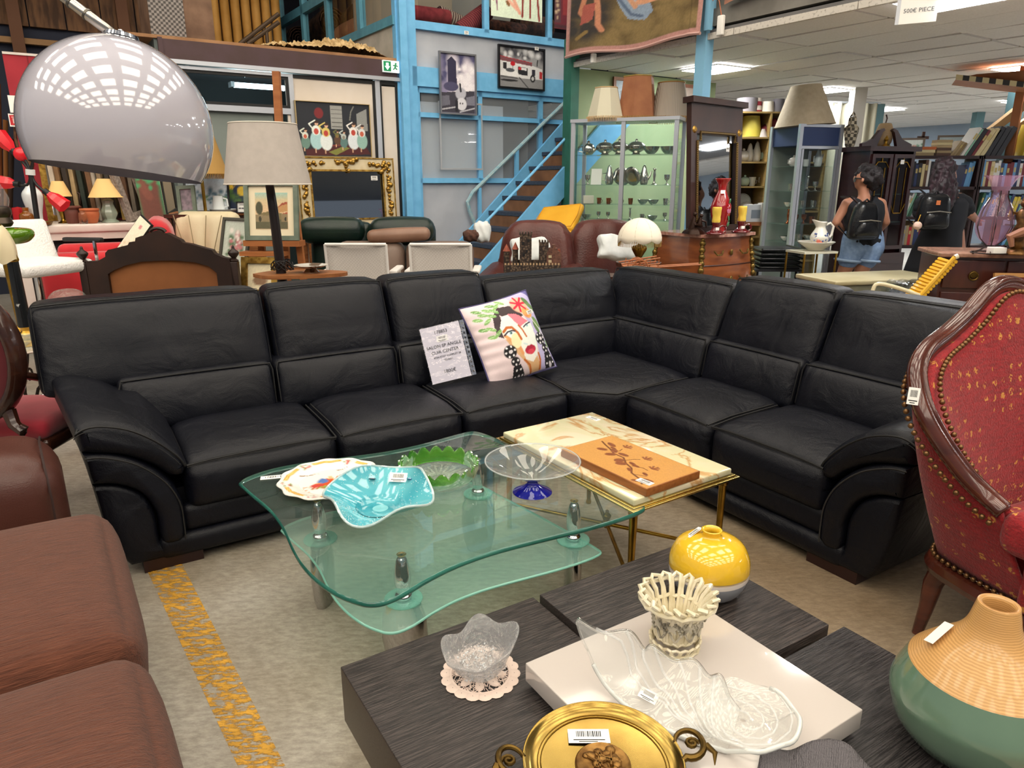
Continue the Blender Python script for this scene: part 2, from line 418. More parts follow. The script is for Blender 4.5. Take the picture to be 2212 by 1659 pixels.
cA, cB, cC = sx(618), sx(818), sx(866)
zt, zb_ = 2.60, zz(500, 228)
win = struct('window_1', join(box(wa-.04, wa, T0-.02, T0+.03, zb_, zt), box(wb, wb+.05, T0-.02, T0+.03, 0, zt), box(wa, wb, T0-.02, T0+.03, zb_-.06, zb_), box(wa, wb, T0-.02, T0+.03, zt-.03, zt)), ALU, rot=RB)
obj('window_gasket', join(box(wa, wa+.03, T0-.005, T0+.02, zb_, zt-.03), box(wb-.03, wb, T0-.005, T0+.02, zb_, zt-.03), box(wa+.03, wb-.03, T0-.005, T0+.02, zb_, zb_+.03), box(wa+.03, wb-.03, T0-.005, T0+.02, zt-.06, zt-.03)), BLK, win, smooth=0)
obj('pane', box(wa+.03, wb-.03, T0+.005, T0+.012, zb_+.03, zt-.06), glass('kiosk_glass', (.75, .8, .85)), win, smooth=0)
for i, (px, py) in enumerate(((470, 155), (560, 187))):
    p = BT(px, py, T0+.9+.5*i); s_, t_, z_ = st(p)
    t = thing('tube_light', ('fluorescent tube light behind the kiosk window beside the easel post', 'fluorescent tube light behind the kiosk window above the white dome lamp')[1-i], 'light', (p[0], p[1], z_), BA)
    obj('diffuser', rbox(.62, .14, .05, .02, 2), M('tube_glow', 'dff3f2', .4, emit=16), t); parts('end_cap', [cbox((-.33, 0, 0), (.04, .15, .06)), cbox((.33, 0, 0), (.04, .15, .06))], PAPER, t)
struct('wall_kiosk_front', box(wa, sx(600, 350), T0+.03, T0+.06, 0, zb_-.06), M('kiosk_grey_green', '77807c', .7), rot=RB)
pan = struct('wall_cream', box(cA+.02, cB-.03, T0, T0+.03, 0, 2.57), CREAMW, rot=RB)
obj('panel', box(cB+.03, cC-.03, T0, T0+.03, 0, 2.55), CREAMW, pan, smooth=0)
for a, bw in ((cB, .035), (cC, .035)):
    obj('mullion', box(a-bw, a+bw, T0-.02, T0+.04, 0, 2.62), ALU, pan, smooth=0); obj('gasket', join(box(a-bw-.03, a-bw, T0-.01, T0+.035, 0, 2.6), box(a+bw-.012, a+bw+.008, T0-.022, T0+.035, 0, 2.6)), BLK, pan, smooth=0)
obj('rail', join(box(cA, cC, T0-.012, T0+.04, 2.565, 2.6)), BLK, pan, smooth=0)
# exit sign on the fascia
p = BT(844, 144, T0-.06); es = thing('exit_sign', 'green illuminated exit sign with arrow on the maroon fascia', 'sign', p, BA)
obj('housing', cbox((0, 0, 0), (.2, .03, .125)), M('exit_housing', 'e8f0ea', .4, emit=.8), es, smooth=0)
GRN = M('exit_green', '0f7a4a', .4, emit=.6)
obj('arrow_panel', cbox((-.05, -.017, 0), (.09, .004, .105)), GRN, es, smooth=0)
obj('arrow', plate([(-.065, .035), (-.035, .035), (-.035, 0), (-.018, 0), (-.05, -.04), (-.082, 0), (-.065, 0)], -.022, -.018), M('exit_white', 'ffffff', .4, emit=1.5), es, smooth=0)
obj('running_figure', join(xf(ball((0, 0, 0), .011, 8, 6), (.055, -.02, .032)), cyl((.052, -.02, .02), (.045, -.02, -.008), .009), cyl((.045, -.02, -.008), (.07, -.02, -.03), .006), cyl((.045, -.02, -.008), (.022, -.02, -.032), .006), cyl((.05, -.02, .016), (.08, -.02, .004), .005), cyl((.05, -.02, .016), (.02, -.02, .012), .005)), GRN, es)
# insulation rubble on the kiosk roof
def rub(u, v):
    s_ = k0+.95+(k1-k0-1.1)*u; e = min(1, u*9, (1-u)*9)*math.sin(math.pi*min(1, .08+v*.95))**.6; f = noise.fractal(Vector((u*26, v*9, 3)), 1.0, 2.0, 5); return (s_, T0+.0+.5*v, 2.86+e*(.05+.11*math.exp(-((u-.65)/.3)**2)+.055*f))
ru = obj('insulation_rubble', sheet(240, 40, rub), M('mineral_wool', 'cdb184', .95, c2='8e7144', sc=16, bump=1.0, bsc=60), rot=RB, smooth=30)
tag(ru, 'torn yellow-brown insulation wool heaped along the kiosk roof', 'insulation', kind='stuff')
# --- red partition wall
r0, r1_ = sx(4, 112), k0-.1
rw = struct('wall_red', box(r0, r1_, T0, T0+.04, 0, 2.58), REDW, rot=RB)
obj('panel_joint', box(sx(72, 200)-.005, sx(72, 200)+.005, T0-.004, T0, 0, 2.58), M('red_joint', '7a1a24', .8), rw, smooth=0)
obj('top_rail', box(r0, r1_, T0-.01, T0+.05, 2.58, 2.6), M('rail_white', 'cfc6c0', .5), rw, smooth=0)
p = BT(33, 222, T0-.02); sw = tag(obj('wall_switch', join(cbox((0, 0, .02), (.1, .02, .08)), cbox((0, 0, -.05), (.1, .024, .07))), PAPER, loc=p, rot=RB, smooth=0), 'white plastic push switch on the red partition', 'switch')
p = BT(38, 260, T0-.01); t = thing('fire_sign', 'small red and white fire extinguisher sign on the red partition', 'sign', p, BA)
obj('plate', cbox((0, 0, 0), (.13, .006, .11)), PAPER, t, smooth=0); obj('red_field', cbox((-.03, -.004, 0), (.055, .003, .085)), M('sign_red', 'c02028', .5), t, smooth=0)
stuffed(obj('pictogram', join(cbox((-.03, -.006, -.005), (.014, .003, .045)), cbox((-.03, -.006, .026), (.026, .003, .008)), *[cbox((.02+.018*(i % 3), -.004, -.025+.024*(i//3)), (.011, .003, .015)) for i in range(9)]), M('sign_mark', 'd8b0ac', .5), t, smooth=0))
# --- dark roof space behind: boarded gable and trusses
DARK = M('roof_dark', '20202a', .9)
struct('wall_back', box(-9, 16, 15.5, 15.6, 0, 9), DARK, rot=RB)
struct('roof', xf(box(-9, 16, 7.5, 15.6, 0, .05), (0, 0, 5.6), (rad(7), 0, 0)), DARK, rot=RB)
BOARD = M('roof_board', '6b4c33', .85, c2='3f2b1e', sc=3, st=(6, 1, 1))
gab = struct('wall_gable', box(-8, 3.5, 11.95, 12.0, 0, 6), M('gable_dark', '252938', .9), rot=RB)
xs = np.arange(-5.5, 2.8, .42)
for i, s_ in enumerate(xs):
    obj('plank', box(s_, s_+.405, 11.9-.01*(i % 3), 11.95, 3.42, 3.98), BOARD, gab, smooth=0)
for s_ in (-3.6, -2.35, -1.1, .15, 1.4): obj('stud', box(s_, s_+.14, 11.8, 11.95, 1.5, 5), M('stud_wood', '5f3f2c', .8), gab, smooth=0)
obj('batten', box(-6, 3, 11.84, 11.95, 3.2, 3.27), M('batten_wood', '8a6a48', .8), gab, smooth=0)
STEEL = M('truss_steel', '5d646a', .6, .3)
tr = thing('roof_truss', 'grey steel roof truss above the boarded gable', 'truss', B(0, 10.6, 0), BA)
for a, bq in (((-.7, 3.2), (.9, 5.4)), ((-.35, 3.2), (1.25, 5.4)), ((-4, 4.75), (3, 4.95)), ((-4, 4.3), (3, 4.5)), ((-.2, 4.4), (.2, 4.95)), ((-1, 4.35), (-.6, 4.9)), ((-1.6, 4.85), (-1.2, 4.35)), ((.6, 4.45), (1.0, 4.9))):
    obj('truss_bar', xf(cbox((0, 0, 0), (math.dist(a, bq), .05, .06)), ((a[0]+bq[0])/2, 0, (a[1]+bq[1])/2), (0, -math.atan2(bq[1]-a[1], bq[0]-a[0]), 0)), STEEL, tr, smooth=0)
tag(tr, 'grey steel roof truss bars above the boarded gable', 'truss')
# tweed cabinet standing on the kiosk
p0 = BT(328, 82, T0+.25); p1 = BT(403, 82, T0+.25); wv = st(p1)[0]-st(p0)[0]
t = thing('speaker_cabinet', 'tweed-fronted box with worn brown side on the kiosk roof', 'speaker', (p0[0], p0[1], 2.86), BA)
tw = M('tweed', '8a8480', .9, c2='4e4a48', sc=42, kind='checker'); obj('grille_cloth', box(.0, wv, -.012, 0, 0, .95), tw, t, smooth=0)
obj('cabinet_body', box(0, wv+.28, 0, .62, 0, 1.0), M('worn_board', '7a5f4c', .85, c2='5c4536', sc=5), t, smooth=0)
# padded ochre wall behind it
pz = thing('padded_wall', 'ochre padded tarpaulin wall with vertical seams above the kiosk', 'tarpaulin', B(0, 11.55, 0), BA)
sa, sb = st(BT(455, 60, 11.55))[0], st(BT(608, 60, 11.55))[0]; nn_ = 7
OCH = M('ochre_tarp', 'b98a44', .7, c2='a1742f', sc=3, bump=.3, bsc=6)
for i in range(nn_):
    wd = (sb-sa)/nn_; obj('padded_panel', xf(rbox(wd-.02, .14, 2.2, .05, 4, puff(1, .02)), (sa+wd*(i+.5), 0, 4.0)), OCH, pz)
# stair rails on the roof left of the blue mezzanine
p = BT(560, 80, T0+2.5); t = thing('steel_handrail', 'rusty steel handrail rising above the kiosk roof', 'handrail', (0, 0, 0))
for (a, b2) in (((518, 95), (602, 30)), ((535, 95), (602, 48))):
    obj('rail_bar', cyl(BT(*a, T0+2.5), BT(*b2, T0+2.5), .028, n=8), M('rusty', '5a4a3c', .6, .4), t)
obj('post', cyl(BT(575, 60, T0+2.5), BT(578, 95, T0+2.5), .025, n=8), MATS['rusty'], t)
# --- blue mezzanine: front wall along u
mz = struct('wall_blue', join(box(S0, 6.75, T0+.02, T0+.05, 2.79, 3.2), box(S0, 6.75, T0+.02, T0+.05, 0, 1.48)), GREYW, rot=RB)
vs_ = [S0+.12, sx(1035), sx(1166), 6.5]
def brd(nm, *g, m=BLUE): return obj(nm, join(*g), m, mz, smooth=0)
brd('post', box(S0-.06, S0+.03, T0-.1, T0-.02, 0, 4.6), box(S0+.0, S0+.16, T0-.06, T0+.02, 0, 4.6), box(S0-.08, S0+.0, T0-.03, T0+.06, 0, 4.6))
brd('band', box(S0+.1, 6.75, T0-.06, T0+.02, 2.575, 2.79)); brd('rail', box(S0+.1, 6.75, T0-.03, T0+.03, 3.2, 3.29)); brd('rail', box(S0+.1, 6.75, T0-.03, T0+.03, 2.235, 2.29))
brd('rail', box(S0+.1, 6.75, T0-.03, T0+.03, 1.47, 1.53)); brd('rail', box(S0+.1, 6.75, T0-.03, T0+.03, 2.51, 2.575)); brd('rail', box(S0+.1, 6.75, T0-.03, T0+.03, 4.2, 4.3))
for v in vs_[1:]: brd('stile', box(v-.03, v+.03, T0-.03, T0+.03, 1.5, 2.575))
brd('stile', box(S0+.1, S0+.2, T0-.03, T0+.03, 0, 2.575))
for v in (sx(1049, 60), sx(1185, 90)): brd('stile', box(v-.035, v+.035, T0-.03, T0+.03, 3.25, 4.25))
edges = [S0+.2] + [v for v in vs_[1:]]
for a, bq in zip(edges[:-1], edges[1:]):
    obj('pane', box(a+.03, bq-.03, T0, T0+.006, 2.29, 2.51), glass('dusty_glass', (.93, .95, .96), body=.2, bodycol='b4bac2'), mz, smooth=0)
    obj('pane', box(a+.03, bq-.03, T0, T0+.006, 1.53, 2.235), MATS['dusty_glass'], mz, smooth=0)
ue = [S0+.2, sx(1049, 60), sx(1185, 90), 6.75]
for a, bq in zip(ue[:-1], ue[1:]): obj('pane', box(a+.035, bq-.035, T0, T0+.006, 3.29, 4.2), glass('window_glass', (.9, .92, .92)), mz, smooth=0)
# grey boards leaning inside the lower panes, the room behind
br_ = obj('backing_board', box(S0+.2, sx(1092, 300), T0+.06, T0+.1, 0, 2.42), M('board_pale', 'e0e4ea', .8), mz, smooth=0)
fr_ = obj('blank_frame', xf(frame(sx(1040, 300)-sx(948, 300), .8, .02, .03, 1.63, sx(948, 300)), (0, T0-.002, 0)), M('blank_frame_grey', 'a4a8ae', .6), mz, smooth=0)
struct('wall_mezz_inner', join(box(S0+.1, 6.8, T0+1.6, T0+1.65, 0, 4.6), box(S0+.1, 6.8, T0+.06, T0+1.6, 2.7, 2.75)), M('mezz_inner', '8a8884', .8), rot=RB)
# left wing of the mezzanine along n, above the kiosk
s1 = S0-.05
ml = struct('wall_blue_side', box(s1-.02, s1+.02, T0, 13.0, 2.84, 3.22), M('side_board', 'c0bdb4', .8, c2='a8a59c', sc=4), rot=RB)
def bl(nm, g): return obj(nm, g, BLUED, ml, smooth=0)
bl('rail', box(s1-.05, s1+.03, T0, 13, 3.22, 3.32)); bl('rail', box(s1-.05, s1+.03, T0, 13, 3.86, 3.98)); bl('rail', box(s1-.05, s1+.03, T0, 13, 4.6, 4.7))
ts = [st(BS(x, y, s1))[1] for x, y in ((783, 60), (715, 85), (662, 85), (612, 80))]
for v in ts: bl('stile', box(s1-.05, s1+.03, v-.05, v+.05, 3.25, 4.65))
bl('post', box(s1-.07, s1+.05, 12.9, 13.2, 2.84, 4.7))
tt = [T0+.05] + ts + [12.95]
for a, bq in zip(tt[:-1], tt[1:]):
    obj('pane', box(s1-.005, s1+.001, a+.05, bq-.05, 3.32, 3.86), MATS['window_glass'], ml, smooth=0); obj('pane', box(s1-.005, s1+.001, a+.05, bq-.05, 3.98, 4.6), MATS['window_glass'], ml, smooth=0)
struct('wall_mezz_room', join(box(s1+1.4, s1+1.45, T0+1.3, 13, 2.8, 4.7), box(s1, s1+1.4, T0+1.2, T0+1.25, 2.8, 4.7)), M('mezz_room', '9a8c7c', .9), rot=RB)
# rolled and heaped rugs behind the mezzanine windows
def roll(nm, label, p, ang, ln, r, m, tilt=0):
    prof = []
    t = thing(nm, label, 'rug', p, rot=(0, tilt, ang), group='rugs stored behind the mezzanine windows')
    obj('roll', xf(lathe(smoothprof([(r*.92, -ln/2), (r, -ln/2+.03), (r*1.03, 0), (r, ln/2-.03), (r*.92, ln/2)], 3), 14), (0, 0, r), (0, math.pi/2, 0)), m, t)
    sp = [(ln/2*1.001, r*.85*(1-i/40)*math.cos(i*.6), r+r*.85*(1-i/40)*math.sin(i*.6)) for i in range(38)]
    parts('rolled_end', [tube(sp, .008, 5), tube([(-a, b, c) for a, b, c in sp], .008, 5)], m, t)
RUGA = M('rug_brown', '6b4636', .95, c2='3c2a24', sc=14, bump=.6, bsc=30); RUGB = M('rug_red', '8e3238', .95, c2='702028', sc=12); RUGC = M('rug_stripe', 'b8a89a', .95, c2='5a3a3a', sc=9, kind='wave', wdir='X')
RUGD = M('rug_peach', 'c98a6c', .95, c2='b0745a', sc=10); RUGE = M('rug_dark', '3a3440', .95, c2='26222a', sc=8)
for nm, lab, px, py, s_, ln, r, m, tilt in (
    ('rug_roll', 'peach rug roll with pale cut end behind side windows', 765, 75, s1+.4, .8, .15, RUGD, 0), ('rug_roll', 'brown patterned rug roll lying highest behind side windows', 790, 40, s1+.95, 1.2, .2, RUGA, .1),
    ('rug_roll', 'dark brown rug roll behind the far side window', 700, 85, s1+.6, 1.0, .24, RUGA, .12), ('rug_roll', 'brown rug roll at the end of the side windows', 632, 100, s1+.55, .9, .2, RUGA, 0)):
    p = BS(px, py+18, s_); roll(nm, lab, p, BA+math.pi/2, ln, r, m, tilt)
for ri_, (nm, lab, px, py, ln, r, m, tilt) in enumerate((
    ('rug_roll', 'plain red rug roll above the train poster', 930, 45, .5, .1, RUGB, 0), ('rug_roll', 'striped rug roll beside the red rug roll', 975, 52, .45, .1, RUGC, .25), ('rug_roll', 'dark blanket roll sloping under the striped roll', 1000, 62, .5, .09, RUGE, .3),
    ('rug_roll', 'red striped rug roll leaning at the window post', 1032, 55, .5, .11, M('rug_redstripe', '9a3a40', .95, c2='5c2a30', sc=11, kind='wave'), -.6), ('rug_roll', 'dark patterned rug roll under the bright painting', 1090, 78, .6, .12, M('rug_pattern', '3c2a26', .95, c2='7c4a3a', sc=20), 0), ('rug_roll', 'brown patterned rug bundle right beside the window stile', 1150, 70, .6, .14, RUGA, 0))):
    p = BT(px, py+10, T0+.25+.3*(ri_ % 3)); roll(nm, lab, (p[0], p[1], max(p[2], 3.05)), BA, ln, r, m, tilt)
# --- staircase in front of the blue wall, climbing along u
stt = thing('staircase', 'blue steel staircase with dark blue treads climbing the blue wall', 'staircase', (0, 0, 0), BA)
TRD = M('tread_blue', '3f4a5e', .5, c2='2f3848', sc=40); RI, GO = .186, .212; sB, zB = 5.459, 1.494
for k in range(-7, 6):
    s_, z_ = sB+GO*k, zB+RI*k
    obj('tread', box(s_-.02, s_+.24, T0-.93, T0-.08, z_-.045, z_), TRD, stt, smooth=0)
    if k > -6: obj('riser_board', box(s_+.2, s_+.215, T0-.9, T0-.1, z_-.02, z_+RI*.72), M('riser_brown', '8a6244', .7, c2='6d4a32', sc=4), stt, smooth=0)
def stringer(t0_, t1_):
    a = (sB-GO*8, zB-RI*8); b2 = (sB+GO*5.6, zB+RI*5.6)
    return plate([(a[0]-.02, a[1]-.02), (a[0]+.28, a[1]-.02), (b2[0]+.2, b2[1]-.14), (b2[0]-.02, b2[1]+.1)], t0_, t1_)
obj('stringer', stringer(T0-.97, T0-.93), BLUE, stt, smooth=0); obj('stringer', stringer(T0-.08, T0-.04), BLUE, stt, smooth=0)
WORN = M('rail_worn', '9fb6bb', .5, c2='7ea8b8', sc=20)
def P_(px, py, t): return st(BT(px, py, t))
a, b2 = P_(1010, 440, T0-.05), P_(1240, 202, T0-.05)
lo = P_(1028, 488, T0-.05)
obj('handrail', tube([(lo[0], T0-.05, lo[2]), (a[0]+.03, T0-.05, a[2]-.1), (a[0], T0-.05, a[2]+.02), (a[0]+.08, T0-.05, a[2]+.14), (b2[0], T0-.05, b2[2])], .026, 8), WORN, stt)
a, b2 = P_(1030, 500, T0-.95), P_(1232, 288, T0-.95)
obj('lower_rail', tube([(a[0], T0-.95, a[2]), (b2[0], T0-.95, b2[2])], .017, 8), BLUE, stt)
q0, q1 = P_(1226, 205, T0-.95), P_(1226, 400, T0-.95)
obj('baluster', box(q0[0]-.03, q0[0]+.03, T0-.99, T0-.93, q1[2], q0[2]), BLUE, stt, smooth=0)
q0 = P_(1036, 440, T0-.05); obj('baluster', box(q0[0]-.02, q0[0]+.02, T0-.07, T0-.03, q0[2]-.6, q0[2]+.2), BLUE, stt, smooth=0)
obj('baluster', box(5.45, 5.5, T0-.07, T0-.03, 1.5, 1.9), BLUE, stt, smooth=0)
struct('wall_under_stair', box(5.2, 5.75, T0-1.0, T0-.98, 0, 1.0), M('hardboard', '9a7048', .7, c2='85603c', sc=3), rot=RB)
# --- dropped ceiling of the right hall
SE, CZ = 5.63, 2.8
TILE = M('ceiling_tile', 'ece9e4', .9, c2='e4e0da', sc=60); TILE2 = M('ceiling_tile_warm', 'c6c0b8', .9, c2='bab4ab', sc=60)
GRID = M('ceiling_grid', '6a6868', .6)
ce = struct('ceiling', join(box(SE, 8.3, -12, 7.3, CZ+.03, CZ+.07), box(8.3, 24, -12, 21, CZ+.03, CZ+.07)), GRID, rot=RB)
tg = box(-.282, .282, -.582, .582, -.012, .012); tme = None
rr = random.Random(5)
lights = [(1577, 150), (1782, 193), (1914, 236), (2090, 4), (2200, 139), (1870, 268), (2205, 215)]
lp_ = []
for px, py in lights:
    s_, t_, _ = st(FL(px, py, CZ)); lp_.append((SE+.3+.6*round((s_-SE-.3)/.6), t_))
nT = 0
for i in range(16):
    for j in range(-6, 10):
        s_, t_ = SE+.3+.6*i, 7.3-.6-1.2*j - (0)
        if s_ < 8.3 and j < 0: continue
        P = B(s_, t_, CZ); v = P - O3; dz = v[1]*_c - v[2]*_s
        if dz < 1: continue
        px = CX+F*v[0]/dz; py = CY-F*(v[1]*_s+v[2]*_c)/dz
        if px < 1150 or px > 2500 or py < -220: continue
        if tme is None: o = obj('tile', tg, TILE, ce, smooth=0); tme = o
        else: o = tme.copy(); C.objects.link(o)
        o.location = (s_, t_, CZ+.015+rr.uniform(-.004, .006)); o.rotation_euler = (rr.uniform(-.012, .012), 0, 0); nT += 1
far = obj('tile_field', join(*[box(SE+.6*i+.012, SE+.6*i+.588, 7.3-1.2*j-1.188, 7.3-1.2*j-.012, CZ, CZ+.03) for i in range(16, 30) for j in range(-11, 12)]), TILE, ce, smooth=0); far['kind'] = 'stuff'
LED = M('led_panel', 'ffffff', .4, emit=PANEL)
lp_ += [(SE+.3+.6*i, 6.1-1.2*j) for i in (8, 12, 16) for j in (4, 7, 10)]  # panels added out of view to brighten the hall, continuing the ceiling lights
for k, (s_, t_) in enumerate(lp_):
    p = B(s_, t_, CZ-.012)
    t = thing('ceiling_light', ('square lit ceiling panel beside the blue post above the carved mirror', 'square lit ceiling panel above the big cone lampshade', 'square lit ceiling panel beyond the white column', 'bright square ceiling panel beside the hanging price sheet', 'square lit ceiling panel above the hazard-taped beam', 'small far lit ceiling panel behind the candle lantern', 'far lit ceiling panel behind the dark teal post')[k] if k < 7 else 'square lit panel added out of view in the dropped ceiling', 'ceiling light', p, BA, 'lit panels in the dropped ceiling')
    obj('diffuser', box(-.285, .285, -.285, .285, -.012, .0), LED, t, smooth=0); obj('frame', xf(frame(.6, .6, .016, .014, -.3), (0, 0, 0), (math.pi/2, 0, 0)), PAPER, t, smooth=0)
# ceiling edge, dark slot and beam above
struct('trim_4', join(*[box(SE-.03, SE+.01, 7.2-1.2*i-1.19, 7.2-1.2*i, CZ-.02, CZ+.035) for i in range(8)]), M('edge_strip', 'cfc9c0', .8, c2='8d877c', sc=40, ramp=(.55, .75)), rot=RB)
struct('beam_1', join(box(SE+.1, SE+.3, -4, 7.3, CZ+.1, CZ+.5), box(SE+.02, SE+.12, -4, 6.1, CZ+.1, CZ+.25)), M('beam_grey', '8f8b84', .7, c2='77736c', sc=3), rot=RB)
struct('wall_upper', box(SE+.35, SE+.4, -4, 7.3, CZ+.05, 5), M('upper_dark', '2c2f3a', .9), rot=RB)
# posts
GRNP = M('green_post', '2f6e5e', .5, c2='28604f', sc=6)
struct('pillar_1', join(box(SE-.06, SE+.06, 7.15, 7.3, 0, 3.1)), GRNP, rot=RB)
p = W(1536, 150, 7.5); s_, t_, _ = st(p)
struct('pillar_2', join(box(SE-.05, SE+.06, t_-.07, t_+.05, 0, 3.25), box(SE-.1, SE-.05, t_-.14, t_-.08, 2.85, 3.3)), M('post_blue', '86bcdc', .5), rot=RB)
def pill(nm, px, w_, Y, z1, m):
    p = W(px, 300, Y); return struct(nm, xf(cbox((0, 0, z1/2), (w_, w_, z1)), (p[0], p[1], 0)), m)
pill('pillar_3', 1842, .18, 11.2, CZ, M('post_white', 'b5b1a8', .6)); pill('pillar_4', 1888, .16, 13.5, CZ, M('post_teal', '5d7f86', .6)); pill('pillar_5', 2180, .14, 9.4, CZ, M('post_darkteal', '2e4a50', .6)); pill('pillar_6', 2105, .16, 15, CZ, MATS['post_teal'])
# green partition and far walls of the right hall
gw = struct('wall_green', box(SE+.06, SE+2.6, 7.3, 7.34, 0, CZ), M('green_wall', 'a9b78e', .7, c2='98ab82', sc=1.5), rot=RB)
sF = st(FL(1920, 277, CZ))[0]
struct('wall_far', box(sF, sF+.1, -14, 22, 0, CZ), M('far_wall', 'a3b2c2', .8, c2='98a8ba', sc=2), rot=RB)
struct('wall_far_side', box(SE+2.6, sF, 20.9, 21.0, 0, CZ), M('far_wall_warm', '6d675e', .8), rot=RB)
# ================================================================ BLACK LEATHER CORNER SOFA
LEA = M('black_leather', '070912', .42, c2='0a0c16', sc=3, bump=.22, bsc=320, spec=.34)
nt = LEA.node_tree; N = nt.nodes; L = nt.links      # second, broad crease relief
bp0 = [n for n in N if n.type == 'BUMP'][0]; tc = N.new('ShaderNodeTexCoord'); mp = N.new('ShaderNodeMapping'); mp.inputs['Scale'].default_value = (1, 1, 1)
n2 = N.new('ShaderNodeTexNoise'); n2.inputs['Scale'].default_value = 5; n2.inputs['Detail'].default_value = 5; n2.inputs['Distortion'].default_value = 1.2
b2_ = N.new('ShaderNodeBump'); b2_.inputs['Strength'].default_value = .45; b2_.inputs['Distance'].default_value = .025
L.new(tc.outputs['Object'], n2.inputs['Vector']); L.new(n2.outputs['Fac'], b2_.inputs['Height']); L.new(bp0.outputs['Normal'], b2_.inputs['Normal']); L.new(b2_.outputs['Normal'], N['Principled BSDF'].inputs['Normal'])
STITCH = M('stitching', '0b0b0d', .6); STITCH2 = M('stitch_thread', '2e2c2a', .7, c2='0c0c0e', sc=70, kind='wave', ramp=(.45, .55))
SA = rad(32.0); pA = FL(290, 1250)
sofa = thing('corner_sofa', 'large black leather corner sofa with seven back cushions', 'sofa', (pA[0], pA[1], 0), SA)
PF, QB = 2.334, -1.566
def LR(g): return g                                             # left run: x along the run, y depth
def RR(g): V = A3(g[0]).copy(); V = np.stack([V[:, 1]+PF, V[:, 0]+QB, V[:, 2]], 1); return V, [tuple(reversed(f)) for f in g[1]]
def nz(P, sc, seed): return np.array([noise.noise(Vector((p[0]*sc+seed, p[1]*sc, p[2]*sc))) for p in P])
def seat(a0, a1, run, sd):
    def fn(P, Q):
        up = Q[:, 2] > 0
        P[:, 2] += up*(.03*(1-np.abs(Q[:, 0])**4)*(1-np.abs(Q[:, 1])**3) - .02*np.clip(-Q[:, 1], 0, 1)**4 + .004*nz(P, 6, sd))
        P[:, 1] -= .02*(Q[:, 1] < 0)*(1-np.abs(Q[:, 0])**6)*(1-np.abs(Q[:, 2])**2)
        return P
    w_ = a1-a0-.006
    g = xf(rbox(w_, .66, .215, .045, 14, fn), ((a0+a1)/2, .33, .335))
    o = obj('seat_cushion', run(g), LEA, sofa)
    xs = np.linspace(-w_/2+.012, w_/2-.012, 14); ln = [((a0+a1)/2+x, -.004 - .006*(1-abs(2*x/w_)**6), .424+.014*(1-abs(2*x/w_)**4)) for x in xs]
    obj('seam', run(tube(ln, .0045, 6)), STITCH, o); obj('stitch_line', run(tube([(x, y+.003, z-.009) for x, y, z in ln], .0016, 5)), STITCH2, o)
    for e in (a0+.012, a1-.012): obj('side_seam', run(tube([(e, .0, .425), (e, .15, .442), (e, .45, .45)], .004, 5)), STITCH, o)
def upper(a0, a1, run, sd, z0=.60, z1=.985, d0=.60):
    w_, h_ = a1-a0-.008, z1-z0
    def fn(P, Q):
        f = Q[:, 1] < 0
        P[:, 1] -= f*(.035*(1-np.abs(Q[:, 0])**4)*(1-np.abs(Q[:, 2])**2.5) + .006*nz(P, 7, sd))
        P[:, 1] += (Q[:, 2]+1)/2*.15 ; P[:, 2] += (Q[:, 2] > 0)*(.012*(1-np.abs(Q[:, 0])**4) + .004*nz(P, 5, sd+3))
        return P
    o = obj('back_cushion', run(xf(rbox(w_, .2, h_, .05, 13, fn), ((a0+a1)/2, d0+.1, (z0+z1)/2))), LEA, sofa)
    xs = np.linspace(-w_/2+.02, w_/2-.02, 12); ln = [((a0+a1)/2+x, d0+.165-.012*(1-abs(2*x/w_)**4), z1-.008+.012*(1-abs(2*x/w_)**4)) for x in xs]
    obj('seam', run(tube(ln, .004, 5)), STITCH, o); obj('stitch_line', run(tube([(x, y+.012, z+.006) for x, y, z in ln], .0016, 5)), STITCH2, o)
    for e in (a0+.02, a1-.02): obj('side_seam', run(tube([(e, d0+.165, z1-.01), (e, d0+.09, (z0+z1)/2), (e, d0+.03, z0+.03)], .004, 5)), STITCH, o)
def lumbar(a0, a1, run, sd, z0=.415, z1=.665, d0=.49):
    w_, h_ = a1-a0-.006, z1-z0
    def fn(P, Q):
        f = Q[:, 1] < 0
        P[:, 1] -= f*(.03*(1-np.abs(Q[:, 0])**4)*(1-np.abs(Q[:, 2])**2) + .004*nz(P, 8, sd)); P[:, 1] += (Q[:, 2]+1)/2*.07
        return P
    o = obj('lumbar_cushion', run(xf(rbox(w_, .2, h_, .04, 11, fn), ((a0+a1)/2, d0+.1, (z0+z1)/2))), LEA, sofa)
    ln = [(a0+.02+(w_-.03)*i/9, d0+.075, z1-.012+.004*math.sin(math.pi*i/9)) for i in range(10)]
    obj('seam', run(tube([(a0+.012, d0+.03, z0+.05)]+[(a0+.01, d0+.06, z1-.04)]+ln+[(a1-.01, d0+.06, z1-.04), (a1-.012, d0+.03, z0+.05)], .0042, 5)), STITCH, o)
for i, (a, b) in enumerate(((.225, .855), (.855, 1.48), (1.48, 2.115))): seat(a, b, LR, i*3.1)
for i, (a, b) in enumerate(((.205, .806), (.806, 1.4))): seat(a, b, RR, 20+i*3.1)
for i, (a, b) in enumerate(((-.225, .762), (.762, 1.40), (1.40, 2.011))): upper(a, b, LR, i*5.3)
for i, (a, b) in enumerate(((-.16, .747), (.747, 1.384))): upper(a, b, RR, 30+i*5.3)
upper(2.011, 2.99, LR, 51, z1=.94); upper(1.384, 2.42, RR, 57, z1=.94)
for i, (a, b) in enumerate(((.06, .735), (.735, 1.375), (1.375, 1.93))): lumbar(a, b, LR, i*4.7)
for i, (a, b) in enumerate(((.05, .76), (.76, 1.366))): lumbar(a, b, RR, 40+i*4.7)
lumbar(1.93, 2.9, LR, 61); lumbar(1.366, 2.3, RR, 67)
